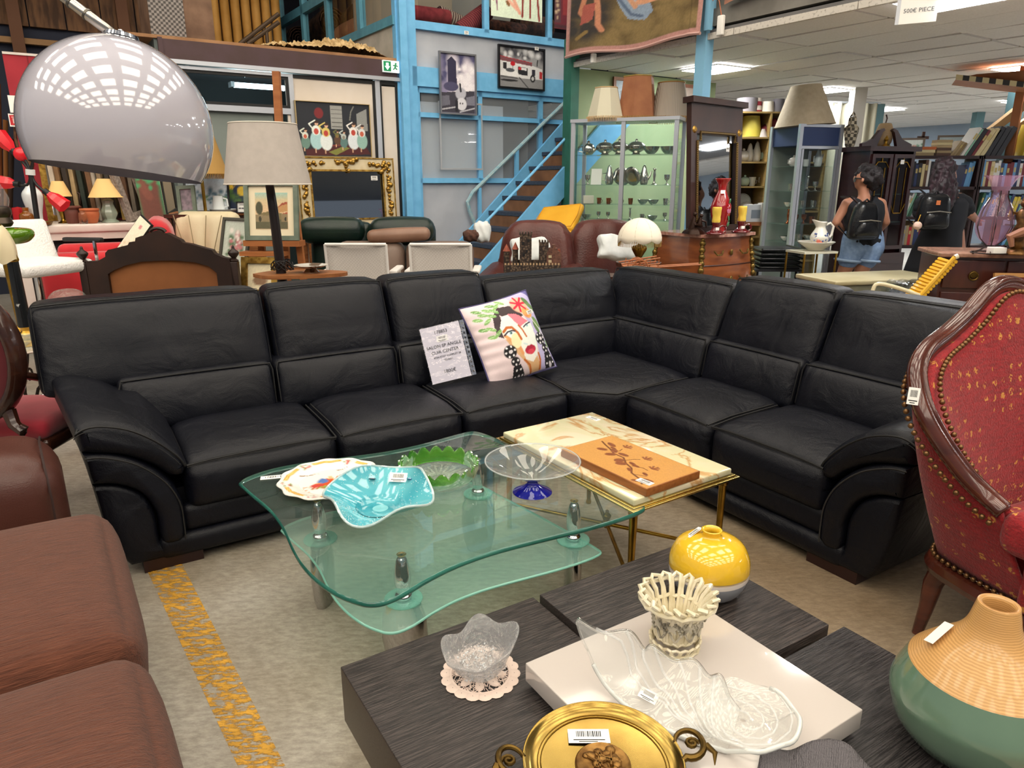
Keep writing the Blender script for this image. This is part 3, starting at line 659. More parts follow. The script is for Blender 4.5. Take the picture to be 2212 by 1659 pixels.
# corner seat
cp = [(2.122, .02), (2.30, -.158), (3.05, -.158), (3.05, .7), (2.122, .7)]
def shr(poly, d):
    n = len(poly); out = []
    for i in range(n):
        a, b, c = Vector(poly[i-1]), Vector(poly[i]), Vector(poly[(i+1) % n]); e1 = (b-a).normalized(); e2 = (c-b).normalized()
        n1, n2_ = Vector((-e1.y, e1.x)), Vector((-e2.y, e2.x)); m_ = (n1+n2_); m_ = m_/max(m_.length_squared, .3)*2
        out.append((b.x+m_.x*d/1.0*.5*1.0*1.0, b.y+m_.y*d*.5)) if False else out.append((b.x+m_.x*d, b.y+m_.y*d))
    return out
rings = []
for d, z in ((.03, .23), (0, .26), (0, .40), (.01, .425), (.035, .44), (.08, .452), (.2, .462)):
    rings.append([(x, y, z) for x, y in shr(cp, d)])
cs = obj('seat_cushion', loft(rings), LEA, sofa, smooth=60)
obj('seam', tube([(2.126, .2, .44), (2.128, .03, .426), (2.302, -.15, .426), (2.7, -.15, .45)], .0045, 5), STITCH, cs)
# arms
def pex(poly, d0, d1, bev, rise=0):
    poly = [p for i, p in enumerate(poly) if math.dist(p, poly[i-1]) > 1e-4]
    n = len(poly); secs = []
    for d, sh in ((d0, bev*1.0), (d0+bev*.3, bev*.35), (d0+bev, 0)) + tuple((d0+bev+(d1-d0-bev)*k/4, 0) for k in (1, 2, 3, 4)):
        q = shr(poly, sh); f = (d-d0)/(d1-d0); secs.append([(x-.09*f*max(0, min(1, (z-.25)/.3))*(x < .12), d, z+rise*f*max(0, min(1, (z-.3)/.3))) for x, z in q])
    return loft(secs)
def curve(pts, sub=5): return [p for p in smoothprof(pts, sub)]
topc = curve([(-.105, .60), (-.1, .64), (-.04, .655), (.06, .625), (.15, .56), (.22, .48), (.243, .425)]); botc = curve([(.225, .385), (.18, .39), (.12, .45), (.03, .505), (-.06, .53), (-.1, .545)])
pad = botc[::-1][0:0] + [p for p in reversed(topc)] + [p for p in reversed(botc)]
band = [p for p in reversed(curve([(-.095, .535), (-.02, .525), (.08, .475), (.165, .385), (.205, .29), (.21, .2), (.208, .13)]))] + [p for p in reversed(curve([(.18, .108), (.13, .112), (.115, .15), (.112, .25), (.075, .34), (0, .395), (-.085, .415)]))]
panel = [(.0, .045), (-.035, .1), (-.07, .25), (-.085, .41)] + curve([(-.085, .41), (0, .388), (.07, .335), (.105, .25), (.108, .15), (.12, .108), (.2, .1)]) + [(.22, .045)]
for run in (LR, RR):
    for nm, pl, d0, bev, rise in (('arm_pad', pad, -.01, .035, .06), ('arm_band', band, -.005, .022, .045), ('arm_panel', panel, .012, .02, .03)):
        ar = sum(pl[i-1][0]*pl[i][1]-pl[i][0]*pl[i-1][1] for i in range(len(pl)))
        if ar < 0: pl = pl[::-1]
        o = obj(nm, run(pex(pl, d0, .84, bev, rise)), LEA, sofa, smooth=50)
        if nm == 'arm_pad':
            obj('seam', run(tube([(-.18, .75, .685), (-.13, .3, .652), (-.1, .012, .632)] + [(x-.004, .0, z-.018) for x, z in topc[4:-2]], .0048, 6)), STITCH, o)
            obj('stitch_line', run(tube([(x-.012, .0-.006, z-.03) for x, z in topc[4:-4]], .0018, 5)), STITCH2, o)
        if nm == 'arm_band': obj('seam', run(tube([(x-.008, -.003, z-.012) for x, z in curve([(-.085, .535), (-.02, .525), (.08, .475), (.165, .385), (.205, .29), (.21, .2), (.208, .13)])], .003, 5)), STITCH2, o)
# rails, plinth, shell of the back
for run, a1 in ((LR, 2.2), (RR, 1.45)):
    obj('front_rail', run(xf(rbox(a1-.2, .3, .118, .03, 5, puff(1, .008)), ((a1+.2)/2, .17, .19))), LEA, sofa)
    obj('lower_rail', run(xf(rbox(a1-.1, .34, .1, .035, 5, puff(1, .006)), ((a1+.1)/2, .175, .085))), LEA, sofa)
    obj('rail_seam', run(tube([(1.0, .016, .14), (1.0, .01, .19), (1.0, .016, .245)], .003, 5)), STITCH, sofa)
obj('corner_rail', loft([[(x, y, z) for x, y in shr(cp, d)] for d, z in ((.04, .04), (.02, .06), (.02, .24), (.05, .25))]), LEA, sofa, smooth=50)
for run, a0, a1 in ((LR, 0, 3.2), (RR, 0, 2.4)):
    obj('back_shell', run(xf(rbox(a1-a0, .13, .8, .05, 4, lambda P, Q: np.stack([P[:, 0], P[:, 1]+(Q[:, 2]+1)/2*.08, P[:, 2]], 1)), ((a0+a1)/2, .80, .45))), LEA, sofa)
    obj('under_frame', run(box(a0+.06, a1-.2, .1, .7, .05, .3)), LEA, sofa, smooth=0)
    for aa, dd in ((.04, .02), (a1-.5, .6)): obj('wooden_foot', run(box(aa, aa+.22, dd, dd+.1, 0, .05)), M('sofa_foot', '2a1512', .4), sofa, smooth=0)
    obj('wooden_foot', run(box(.03, .12, .62, .8, 0, .05)), MATS['sofa_foot'], sofa, smooth=0)
# ---------------------------------------------------------------- price sheet in a plastic sleeve on the sofa
def SL(p, q, z): v = rotm(0, 0, SA) @ np.array([p, q, z]); return v + np.array([pA[0], pA[1], 0])
c0 = W(935, 831, 3.58); c1 = W(1018, 822, 3.62)
ps_ = thing('price_sheet', 'white price sheet in a shiny plastic sleeve leaning on the sofa', 'paper sheet', c0, rot=(rad(-17), rad(-11), math.atan2(c1[1]-c0[1], c1[0]-c0[0])))
wd, ht = .21, .297
obj('sheet', box(0, wd, .001, .002, 0, ht), M('sheet_lilac', 'd8d4de', .6), ps_, smooth=0)
slm = glass('sleeve_plastic', (.97, .97, 1), rough=.05, ior=1.5, bump=.9, bsc=26)
obj('plastic_sleeve', join(sheet(24, 32, lambda u, v: (u*(wd+.03)-.004, -.003-.003*noise.noise(Vector((u*9, v*13, 1))), v*(ht+.006)-.002)), sheet(2, 2, lambda u, v: (u*(wd+.03)-.004, .003, v*(ht+.006)-.002))), slm, ps_, smooth=180)
obj('punched_strip', box(wd+.004, wd+.026, -.001, .001, 0, ht), M('strip_grey', '8f96a4', .3, alpha=.6), ps_, smooth=0)
stuffed(obj('hole', join(*[cbox((wd+.015, -.0015, .02+i*.026), (.009, .001, .011)) for i in range(11)]), BLK, ps_, smooth=0))
for s, sz, x, z in (('178853', .024, .105, .262), ('SALON SP ANGLE', .0235, .105, .188), ('CUIR CENTER', .0235, .105, .158), ('BON ETAT COMPLET SR', .0135, .112, .132), ('VENDU', .0135, .112, .112), ('1800\u20ac', .026, .105, .052)):
    text('printed_line', s, sz, M('print_grey', '202028', .7), ps_, (x, -.0005, z), (math.pi/2, 0, 0))
sticker(ps_, (.105, .0003, .226), (math.pi/2, 0, 0), .06, .032)
# ---------------------------------------------------------------- face cushion
cb = W(1135, 818, 3.78)
cu = thing('face_cushion', 'square scatter cushion printed with a woman\'s face and flowers', 'cushion', cb, rot=(rad(-27), rad(-7), rad(40)))
cw = .475
def csurf(u, v, sgn):
    x, z = 2*u-1, 2*v-1; e = (1-abs(x)**2.2)*(1-abs(z)**2.2); k = 1-.055*(1-z*z)*abs(x)**3 ; k2 = 1-.05*(1-x*x)*abs(z)**3
    cr = .004*math.sin(z*26+x*3)*max(0, -x)*(1-abs(z))
    return (x*cw/2*k, sgn*(.075*max(e, 0)**.55)+cr, cw/2+z*cw/2*k2)
SK, LG, OR = 'f3efe6', '86b46a', 'c0682c'
face = [('p', [(.62, 0), (1, 0), (1, 1), (.7, 1), (.78, .55), (.72, .25)], 'bdb6dc'), ('p', [(.9, .0), (1, 0), (1, .1)], '6a64a0'),
 ('p', [(.26, .36), (.3, .22), (.42, .12), (.6, .14), (.72, .3), (.55, .34), (.4, .22), (.36, .4), (.33, .5), (.26, .45)], '43363a'),
 ('p', [(.33, .36), (.42, .24), (.55, .24), (.72, .34), (.78, .45), (.77, .62), (.7, .8), (.62, .86), (.52, .8), (.43, .66), (.33, .5)], SK),
 ('p', [(.5, .23), (.62, .26), (.75, .38), (.6, .42), (.55, .34)], 'f0808e'), ('p', [(.6, .42), (.78, .4), (.77, .62), (.68, .82), (.62, .7), (.63, .5)], 'e6ece6'),
 ('p', [(.33, .5), (.43, .56), (.5, .66), (.52, .8), (.62, .86), (.7, .8), (.74, .98), (.56, .98), (.52, .86), (.42, .7)], 'ddb080'), ('l', [(.35, .47), (.41, .55), (.48, .62), (.5, .72)], .022, 'e2a068'), ('l', [(.5, .8), (.56, .88), (.57, .98)], .014, OR), ('l', [(.73, .78), (.735, .86), (.71, .97)], .014, OR),
 ('e', .47, .56, .07, .09, 20, 'efe6b8'), ('l', [(.35, .42), (.41, .385), (.48, .4), (.53, .48), (.545, .56)], .016, OR), ('l', [(.58, .4), (.61, .46), (.63, .55)], .011, OR), ('l', [(.56, .62), (.6, .64)], .012, 'cfe0de'),
 ('e', .435, .455, .065, .022, -4, 'f4f4f0'), ('l', [(.345, .465), (.4, .436), (.47, .437), (.5, .452)], .009, '2a2c40'), ('e', .44, .46, .022, .017, 0, '8ab6b8'), ('e', .44, .46, .009, .01, 0, '24303c'),
 ('e', .7, .43, .05, .016, -6, 'eef0ec'), ('l', [(.645, .435), (.7, .412), (.77, .402)], .008, '2a2c40'), ('e', .705, .432, .016, .013, 0, '8ab6b8'),
 ('e', .625, .71, .085, .05, -4, 'c02a44'), ('p', [(.54, .7), (.6, .655), (.625, .668), (.655, .652), (.715, .69), (.63, .705)], 'a81f3c'), ('e', .625, .735, .05, .03, 0, 'd84458'),
 ('e', .74, .16, .13, .11, 10, 'f4b49a'), ('e', .8, .28, .08, .07, 30, 'f0a868')]
for a in range(0, 360, 52): face += [('l', [(.74, .15), (.74+.11*math.cos(rad(a)), .15+.1*math.sin(rad(a)))], .014, 'd2203e')]
for (x, y, r_) in ((.15, .1, 20), (.2, .16, 15), (.28, .12, 25), (.35, .07, 10), (.42, .1, -30), (.12, .2, 15), (.22, .25, -25), (.3, .2, 20), (.13, .33, 12), (.22, .35, 30), (.2, .44, 10), (.28, .42, -30), (.5, .06, 40), (.36, .15, 40)): face += [('e', x, y, .062, .022, r_, LG if (x*100) % 2 < 1 else '6c9c54'), ('l', [(x-.05, y-.02*math.sin(rad(r_))), (x+.05, y+.02*math.sin(rad(r_)))], .003, 'c4dcb0')]
for (x, y, r_, c_) in ((.88, .15, 60, '5c7c4c'), (.93, .22, 40, '6c8c58'), (.86, .48, 78, '5f7a48'), (.9, .42, 60, '78985c'), (.95, .7, 85, '86b46a')): face += [('e', x, y, .085 if y < .6 else .05, .036 if y < .6 else .018, r_, c_)]
face += [('l', [(.82, .35), (.9, .5), (.96, .62)], .006, 'e8ecd8')]
for cx_, c2_ in ((.34, .66), (.85, .62)):
    f = lambda x, y: (cx_+x, c2_+y)
    face += [('e', *f(0, 0), .088, .078, 0, '18161a'), ('e', *f(.03, .125), .062, .055, 0, '18161a'), ('p', [f(-.02, .18), f(.09, .17), f(.13, .3), f(.125, .37), f(-.04, .37), f(-.045, .3)], '18161a'), ('e', *f(.005, .0), .028, .02, 0, 'ded8dc'), ('e', *f(.045, .33), .022, .04, 0, 'cfcad0')]
    face += [('e', cx_+dx, c2_+dy, .0135, .0125, 0, 'f2f0f2') for dx, dy in ((-.06, 0), (-.035, -.05), (.03, -.055), (.065, -.005), (.03, .05), (-.03, .052), (0, .115), (.065, .12), (.03, .16), (.02, .23), (.08, .23), (-.01, .31), (.1, .31))]
pf = picture('printed_front', cw, cw, 130, 130, 'e3cfd2', face, cu, r=.75, fn=lambda u, v: csurf(u, v, -1), grain=.03)
obj('back_panel', sheet(24, 24, lambda u, v: csurf(u, v, .8)), M('cushion_back', '4a4670', .85), cu, smooth=180)
ed = [csurf(u, v, 0) for u, v in [(i/20, 0) for i in range(20)]+[(1, i/20) for i in range(20)]+[(1-i/20, 1) for i in range(20)]+[(0, 1-i/20) for i in range(20)]]
obj('edge_seam', tube([(a, 0, c) for a, b, c in ed], .005, 6, closed=True), MATS['cushion_back'], cu)
sticker(cu, (.135, -.088, .335), (math.pi/2, 0, -.3), .035, .022)
# ================================================================ GLASS COFFEE TABLE
GZ = .43
edge_px = [(518, 1042), (545, 1066), (585, 1100), (613, 1138), (632, 1180), (652, 1215), (685, 1250), (730, 1280), (775, 1297), (800, 1301), (830, 1297), (870, 1280), (930, 1245), (990, 1216), (1060, 1191), (1130, 1172), (1200, 1155), (1270, 1138), (1340, 1118), (1378, 1104), (1391, 1094), (1372, 1081), (1290, 1042), (1200, 1002), (1120, 968), (1060, 942), (1032, 933), (1010, 933), (960, 946), (900, 962), (830, 976), (750, 987), (660, 999), (590, 1012), (535, 1030)]
ew = [FL(x, y, GZ) for x, y in edge_px]; gc = np.mean(ew, 0)
out = [(p[0]-gc[0], p[1]-gc[1]) for p in ew]; out = [tuple(p) for p in smoothprof(out+[out[0]], 3)][:-1]
gt = thing('glass_coffee_table', 'wavy clear glass coffee table with lower glass shelf and chrome legs', 'coffee table', (gc[0], gc[1], 0))
GTOP = glass('table_glass', (.93, .97, .955), ior=1.5, body=.035, bodycol='a8ccc0'); GEDGE = M('glass_edge', '1f5a50', .08, trans=.25, c2='3a7d70', sc=6, spec=.8); GEDGE2 = M('glass_edge_pale', '8fd0c0', .1, trans=.3, spec=.8)
def slab(nm, poly, z, th, mt, me_):
    V, Fc = prism(poly, z-th, z); n = len(poly)
    o = obj(nm, (V, Fc[n:]), mt, gt, smooth=0)
    b_ = [(z-th, 0), (z-th*.85, .003), (z-th*.5, .005), (z-th*.15, .003), (z, 0)]
    obj('glass_edge', loft([[(x, y, zz_) for x, y in shr(poly, -d)] for zz_, d in b_], cap=False), me_, o, smooth=180); return o
def shr2(poly, k, c=(0, 0)): return [(c[0]+(x-c[0])*k, c[1]+(y-c[1])*k) for x, y in poly]
ar = sum(out[i-1][0]*out[i][1]-out[i][0]*out[i-1][1] for i in range(len(out)))
if ar < 0: out = out[::-1]
slab('glass_top', out, GZ, .017, GTOP, GEDGE); slab('glass_shelf', shr2(out, .80, (.03, .0)), .255, .01, glass('shelf_glass', (.87, .95, .925), ior=1.5, body=.17, bodycol='b4dcd0'), GEDGE2)
for i, (x, y) in enumerate(((-.335, 1.925), (.22, 2.30), (-.69, 2.305), (-.14, 2.69))):
    lx, ly = x-gc[0], y-gc[1]
    obj('spindle', xf(lathe(smoothprof([(.010, .257), (.024, .262), (.026, .275), (.018, .285), (.024, .31), (.026, .345), (.018, .39), (.011, .405), (.012, .4115)], 4), 18), (lx, ly, 0)), CHROME, gt)
    obj('brass_cap', xf(lathe([(.004, .4105), (.014, .4105), (.015, .4125)], 16), (lx, ly, 0)), BRASS, gt)
    obj('glass_disc', xf(lathe([(.001, .256), (.058, .256), (.060, .260), (.058, .264), (.001, .264)], 28), (lx, ly, 0)), glass('disc_glass', (.75, .95, .9), body=.3, bodycol='9fd8cc'), gt)
    ang = math.atan2(ly, lx)+math.pi/2
    prof = [(.0, .05), (.04, .062), (.12, .075), (.2, .07), (.243, .055)]
    secs = [ring(0, 0, z, hw, .028*(1 if z > .03 else .9), 20, .8) for z, hw in prof]
    obj('leg', xf(loft(secs), (lx, ly, 0), (0, 0, ang)), M('leg_chrome', 'b9b6b4', .07, 1), gt)
tg_ = FL(590, 1031, GZ+.002)
t = tag(obj('table_tag', box(-.045, .045, -.016, .016, 0, .0012), PAPER, loc=tg_, rot=(0, 0, .25), smooth=0), 'narrow white price tag lying at the glass table corner', 'price tag')
tx = text('tag_number', '1788519', .018, INK, t, (0, 0, .0016))
# ---- faience plate
pp = FL(716, 1036, GZ+.012)
PL = thing('faience_plate', 'scalloped white faience plate with yellow rim and painted figure', 'plate', (pp[0], pp[1], GZ+.001), .35)
def wobp(a, r, z): return r*(1+.028*max(0, (r-.1)/.085)*math.cos(12*a)), z
prof = [(.001, .004), (.105, .004), (.118, .006), (.15, .016), (.186, .021)]; prof = [(r, z) for r, z in smoothprof(prof, 9)]
g = lathe(prof, 120, wobp); low = lathe([(.186, .021), (.189, .019), (.186, .016), (.12, .001), (.09, .0), (.001, .0)], 72, wobp)
o = obj('plate_top', g, attrmat('print_plate', .12, .6), PL, smooth=180)
X, Y = (g[0][:, 0]/.19+1)/2, (1-g[0][:, 1]/.19)/2
lay = []
for k in range(6):
    a0 = k*60+12; pts = [(.5+.43*math.cos(rad(a0+i*5)), .5+.43*math.sin(rad(a0+i*5))+.008*math.sin(i*1.6)) for i in range(8)]; lay += [('l', pts, .02, 'd99a34'), ('l', pts, .008, 'f0cf7a')]
    ca, sa_ = math.cos(rad(a0-13)), math.sin(rad(a0-13)); lay += [('s', .5+.42*ca-.045, .5+.42*ca+.045, .5+.42*sa_-.045, .5+.42*sa_+.045, 7, .014, 'c84a48'), ('s', .5+.42*ca-.05, .5+.42*ca+.05, .5+.42*sa_-.05, .5+.42*sa_+.05, 6, .011, '7a9a58')]
lay += [('e', .5, .53, .16, .09, 0, 'e8a040'), ('e', .46, .5, .06, .1, 10, 'cf5a30'), ('e', .42, .46, .05, .06, 0, '5a7ab8'), ('e', .36, .56, .06, .05, 20, 'c8483c'), ('e', .52, .6, .07, .06, 0, '3f58a0'), ('e', .42, .62, .06, .035, 0, '8aa850'), ('e', .5, .41, .03, .035, 0, 'f0c090'), ('e', .62, .5, .07, .08, 0, 'e08a34'), ('l', [(.62+.07*math.cos(i*.4), .45+.08*math.sin(i*.4)) for i in range(17)], .009, 'c87828'), ('l', [(.3, .62), (.74, .64)], .01, 'a8743a'), ('s', .22, .32, .56, .7, 10, .013, 'd08a60'), ('s', .72, .84, .4, .5, 9, .013, 'c87a50')]
for wx, wy, n_ in ((.22, .3, 16), (.58, .24, 11)): lay += [('l', [(wx+i*.012, wy-i*.003+.008*(i % 2)) for i in range(n_)], .005, '8a6a50')]
setprint(o.data, paint_at(X, Y, 'f4f0e8', lay, 1.0, 4)); obj('plate_underside', low, M('faience', 'f0ece4', .15, coat=.5), PL, smooth=180)
# ---- turquoise bowl
bp_ = FL(822, 1105, GZ+.01)
TB = thing('turquoise_bowl', 'wavy-rimmed turquoise glass bowl with silver flecks', 'bowl', (bp_[0], bp_[1], GZ+.001), -.1)
def wobt(a, r, z):
    k = max(0, (r-.06)/.12); return r*(1+.09*k*math.cos(4*a+.6)-.03*k*math.cos(3*a)), z+.019*k*k*math.cos(4*a+.6+math.pi*.9)+.022*k*math.sin(a)
TQ = M('turquoise_glass', '4aa6b6', .08, c2='6cbcc6', sc=7, coat=.7)
prof = smoothprof([(.001, .02), (.055, .02), (.085, .034), (.13, .06), (.172, .085)], 6); o = obj('bowl_body', lathe(prof + [(.176, .087), (.172, .081)] + smoothprof([(.13, .054), (.085, .026), (.055, .008), (.001, .008)], 5), 72, wobt), TQ, TB, smooth=180)
rim = [(*[c for c in (lambda rz, a: (rz[0]*math.cos(a), rz[0]*math.sin(a), rz[1]))(wobt(a, .174, .085), a)],) for a in np.linspace(0, 2*math.pi, 72, endpoint=False)]
obj('clear_rim', tube(rim, .0042, 8, closed=True), M('rim_frost', 'd8ecec', .1, trans=.4), TB)
rr = random.Random(4); gs = []
for i in range(300):
    a = rr.uniform(0, 6.283); r = .07+.1*rr.random()**.7; z = np.interp(r, [p[0] for p in prof], [p[1] for p in prof]); r2, z2 = wobt(a, r, z); gs.append(xf(ball((0, 0, 0), rr.uniform(.0007, .0018), 4, 3), (r2*math.cos(a), r2*math.sin(a), z2+.0008)))
stuffed(obj('silver_flecks', join(*gs), M('fleck', 'e8f0f0', .3, .3), TB, smooth=0))
def inl(a, r, rad_, m):
    z = np.interp(r, [p[0] for p in prof], [p[1] for p in prof]); r2, z2 = wobt(a, r, z); return xf(lathe([(.0005, .0015), (rad_*.9, .0012), (rad_, .0)], 18), (r2*math.cos(a), r2*math.sin(a), z2), (rad(24)*math.sin(a)*-1, rad(24)*math.cos(a)*1, 0) if False else (-rad(24)*math.sin(a), 0, 0))
for nm, a, r, r0, m in (('murrine', 2.05, .13, .013, M('murrine_dark', '2e3a50', .2)), ('murrine', 2.05, .13, .007, M('murrine_mid', 'b8a8b0', .2)), ('murrine', 1.0, .135, .012, M('murrine_blue', '3a70a0', .2)), ('murrine', 1.0, .135, .005, M('murrine_pale', 'c8dce8', .2))):
    g = inl(a, r, r0, m); g = (g[0]+np.array([0, -.002*(r0 < .01), .003+.002*(r0 < .01)]), g[1]); obj(nm, g, m, TB)
obj('basin', lathe([(r, z+.0012) for r, z in smoothprof([(.001, .02), (.055, .02), (.08, .0315)], 5)], 48, wobt), M('basin_shading', '2f8fa0', .1, coat=.7, c2='5fb0bc', sc=14), TB, smooth=180)  # darker teal paints the shading of the hollow into the bowl
obj('pontil', xf(lathe([(.001, .0225), (.02, .0225), (.026, .021)], 20), (0, 0, 0)), M('pontil_pale', '7cc0c8', .2), TB)
sticker(TB, (.03, .128, .078), (rad(38), 0, 0), .062, .036)
# ---- green crystal bowl
bq = FL(948, 1020, GZ+.03)
GB = thing('green_crystal_bowl', 'round scalloped crystal bowl with bright green rim', 'bowl', (bq[0], bq[1], GZ+.001))
def wobg(a, r, z):
    k = max(0, min(1, (z-.012)/.05)); sc_ = abs(math.cos(9*a)); return r*(1+.02*k*sc_), z+.022*k*k*(sc_-.4)
GGL = M('green_glass', '4aa83a', .04, trans=.75, ior=1.45, c2='8fd060', sc=8, spec=.8); CGL = glass('clear_glass', (.98, 1, .99), ior=1.5, solid=True, through=.45)
obj('clear_base', lathe(smoothprof([(.001, .006), (.1, .006), (.118, .012), (.13, .022)], 5) + [(.136, .02), (.12, .002), (.1, .0), (.001, .0)], 96, wobg), glass('crystal', (.97, 1, .97), ior=1.5, body=.1, bodycol='dfe8df', bump=.8, bsc=60), GB, smooth=60)
obj('green_rim', lathe(smoothprof([(.128, .02), (.133, .035), (.137, .058), (.14, .066)], 5) + [(.146, .065), (.147, .05), (.141, .03), (.136, .02), (.128, .02)], 144, wobg), GGL, GB, smooth=60)
for i in range(26):
    a = 2*math.pi*i/26; obj('cut_ray', xf(plate([(-.0035, 0), (.0035, 0), (.0015, .004), (-.0015, .004)], .03, .115), (0, 0, .0065), (0, 0, a)), MATS['crystal'], GB, smooth=0)
# ---- clear bowl on a cobalt foot
bf = FL(1150, 1063, GZ)
FB = thing('footed_glass_bowl', 'wide clear glass bowl on a cobalt blue foot', 'bowl', (bf[0], bf[1], GZ+.001))
COB = M('cobalt_glass', '1a1c8c', .05, trans=.6, ior=1.45, c2='2a2cc0', sc=9, spec=.8)
obj('foot', lathe(smoothprof([(.001, .0), (.064, .0), (.066, .003), (.04, .017), (.022, .03), (.019, .036)], 4), 36), COB, FB, smooth=180)
obj('bowl', lathe(smoothprof([(.018, .036), (.022, .042), (.05, .06), (.11, .092), (.166, .117), (.169, .120), (.165, .121), (.108, .096), (.05, .066), (.001, .05)], 5), 64), glass('thin_glass', (.95, .97, .97), ior=1.6, body=.05, bodycol='ffffff'), FB, smooth=180); obj('rim', tube([(.167*math.cos(a), .167*math.sin(a), .1205) for a in np.linspace(0, 6.283, 64, endpoint=False)], .0022, 6, closed=True), glass('rim_glass', (.9, .93, .93), ior=1.8, body=.25, bodycol='ffffff'), FB)
# ================================================================ ONYX TABLE
OZ = .455
oc = [FL(x, y, OZ) for x, y in ((1094, 934), (1277, 893), (1572, 1013), (1372, 1070))]
e1 = oc[1]-oc[0]; oa = math.atan2(oc[2][1]-oc[1][1], oc[2][0]-oc[1][0]); om = np.mean(oc, 0)
ow, od = .82, .50
OT = thing('onyx_table', 'low table with cream onyx top and slender brass legs', 'coffee table', (om[0], om[1], 0), oa)
ONX = M('onyx', 'd9d5ae', .12, c2='e8dcc0', sc=3, dist=2.2, coat=.5, ramp=(.4, .6)); nt = ONX.node_tree; N = nt.nodes; L = nt.links; b_ = N['Principled BSDF']; src = b_.inputs['Base Color'].links[0].from_socket
tcn = N.new('ShaderNodeTexCoord'); wv_ = N.new('ShaderNodeTexNoise'); wv_.inputs['Scale'].default_value = 2.4; wv_.inputs['Detail'].default_value = 7; wv_.inputs['Distortion'].default_value = 1.6
rp = N.new('ShaderNodeValToRGB'); e = rp.color_ramp.elements; e[0].position = .47; e[1].position = .53; e[0].color = (0, 0, 0, 1); e[1].color = (0, 0, 0, 1); m_ = e.new(.5); m_.color = (1, 1, 1, 1)
mxx = N.new('ShaderNodeMix'); mxx.data_type = 'RGBA'; mxx.inputs[7].default_value = (*hx('c89a62'), 1); L.new(tcn.outputs['Object'], wv_.inputs['Vector']); L.new(wv_.outputs['Fac'], rp.inputs['Fac']); L.new(rp.outputs['Color'], mxx.inputs['Factor']); L.new(src, mxx.inputs[6]); L.new(mxx.outputs[2], b_.inputs['Base Color'])
obj('onyx_top', xf(rbox(ow, od, .026, .006, 1), (0, 0, OZ-.013)), ONX, OT)
for i, (g_, z_) in enumerate(((.012, .028), (.024, .034))): obj('brass_rim', xf(rbox(ow+2*g_, od+2*g_, .008, .003, 1), (0, 0, OZ-z_)), M('brass_pale', 'cdb46a', .25, 1), OT)
for x in (-1, 1):
    for y in (-1, 1):
        lx, ly = x*(ow/2-.02), y*(od/2-.02); o = obj('leg', xf(lathe([(.012, 0), (.013, .01), (.010, .02), (.013, .25), (.015, .385), (.02, .39), (.02, .4), (.016, .405), (.02, .42)], 14), (lx, ly, 0)), BRASS, OT)
for y in (-1, 1): obj('stretcher', cyl((-(ow/2-.02), y*(od/2-.02), .12), (ow/2-.02, -y*(od/2-.02), .12), .008), BRASS, OT)
obj('finial', lathe(smoothprof([(.012, .105), (.02, .115), (.02, .13), (.009, .138), (.016, .15), (.017, .16), (.007, .172), (.008, .18), (.001, .186)], 3), 14), BRASS, OT)
sticker(OT, (-.33, .19, OZ+.0005), (0, 0, .1), .07, .03)
# ---- marquetry board
bcn = [FL(x, y, OZ+.03) for x, y in ((1205, 967), (1328, 943), (1520, 1021), (1391, 1055))]; bm = np.mean(bcn, 0)
ba = math.atan2(bcn[2][1]-bcn[1][1], bcn[2][0]-bcn[1][0]); bw = np.linalg.norm(bcn[2]-bcn[1]); bd = np.linalg.norm(bcn[1]-bcn[0])
MB_ = thing('marquetry_board', 'orange wooden board with inlaid flowering branch', 'wooden board', (bm[0], bm[1], OZ+.001), ba)
obj('board', xf(rbox(bw, bd, .03, .002, 1), (0, 0, .015)), M('orange_wood', 'a06434', .35, c2='8a5228', sc=5, st=(2, 14, 14)), MB_)
DK, MD = '6a3a22', '8a5030'
lay = [('l', [(.06, .3), (.14, .36), (.24, .42), (.33, .5), (.45, .5), (.55, .62), (.65, .68), (.72, .8), (.85, .86), (.92, .95)], .014, DK), ('l', [(.3, .48), (.32, .36), (.3, .28)], .008, DK), ('l', [(.5, .55), (.53, .42), (.56, .36)], .008, DK), ('l', [(.62, .62), (.7, .55), (.76, .56)], .008, DK), ('l', [(.76, .8), (.84, .72)], .007, DK)]
for cx_, cy_ in ((.29, .2), (.58, .3), (.76, .48)):
    for a in range(-80, 260, 34): lay += [('l', [(cx_, cy_), (cx_+.05*math.cos(rad(a)), cy_-.11*abs(math.sin(rad(a)))-.01)], .009, MD if a % 68 else DK)]
for x, y, rx, ry, r_ in ((.17, .28, .06, .045, 15), (.2, .52, .05, .05, -25), (.33, .56, .05, .055, -50), (.29, .42, .05, .05, 35), (.4, .42, .055, .045, -5), (.24, .36, .04, .03, 10), (.47, .62, .045, .07, -70), (.53, .68, .05, .06, -40), (.59, .56, .045, .035, 15), (.64, .58, .04, .03, 0), (.8, .68, .035, .03, 20), (.85, .93, .045, .04, -30), (.9, .8, .05, .035, -10), (.66, .74, .04, .03, 30)): lay += [('e', x, y, rx, ry, r_, MD), ('l', [(x-rx*.8, y-ry*.4*math.sin(rad(r_))), (x+rx*.8, y+ry*.4*math.sin(rad(r_)))], .006, DK)]
picture('inlay', bw*.985, bd*.97, 170, 110, 'c8934f', lay, MB_, r=.3, coat=.2, fn=lambda u, v: ((u-.5)*bw*.985, (v-.5)*bd*.97, .0305), grain=.1)
sticker(MB_, (bw*.40, -bd*.36, .031), (0, 0, .1), .062, .03)
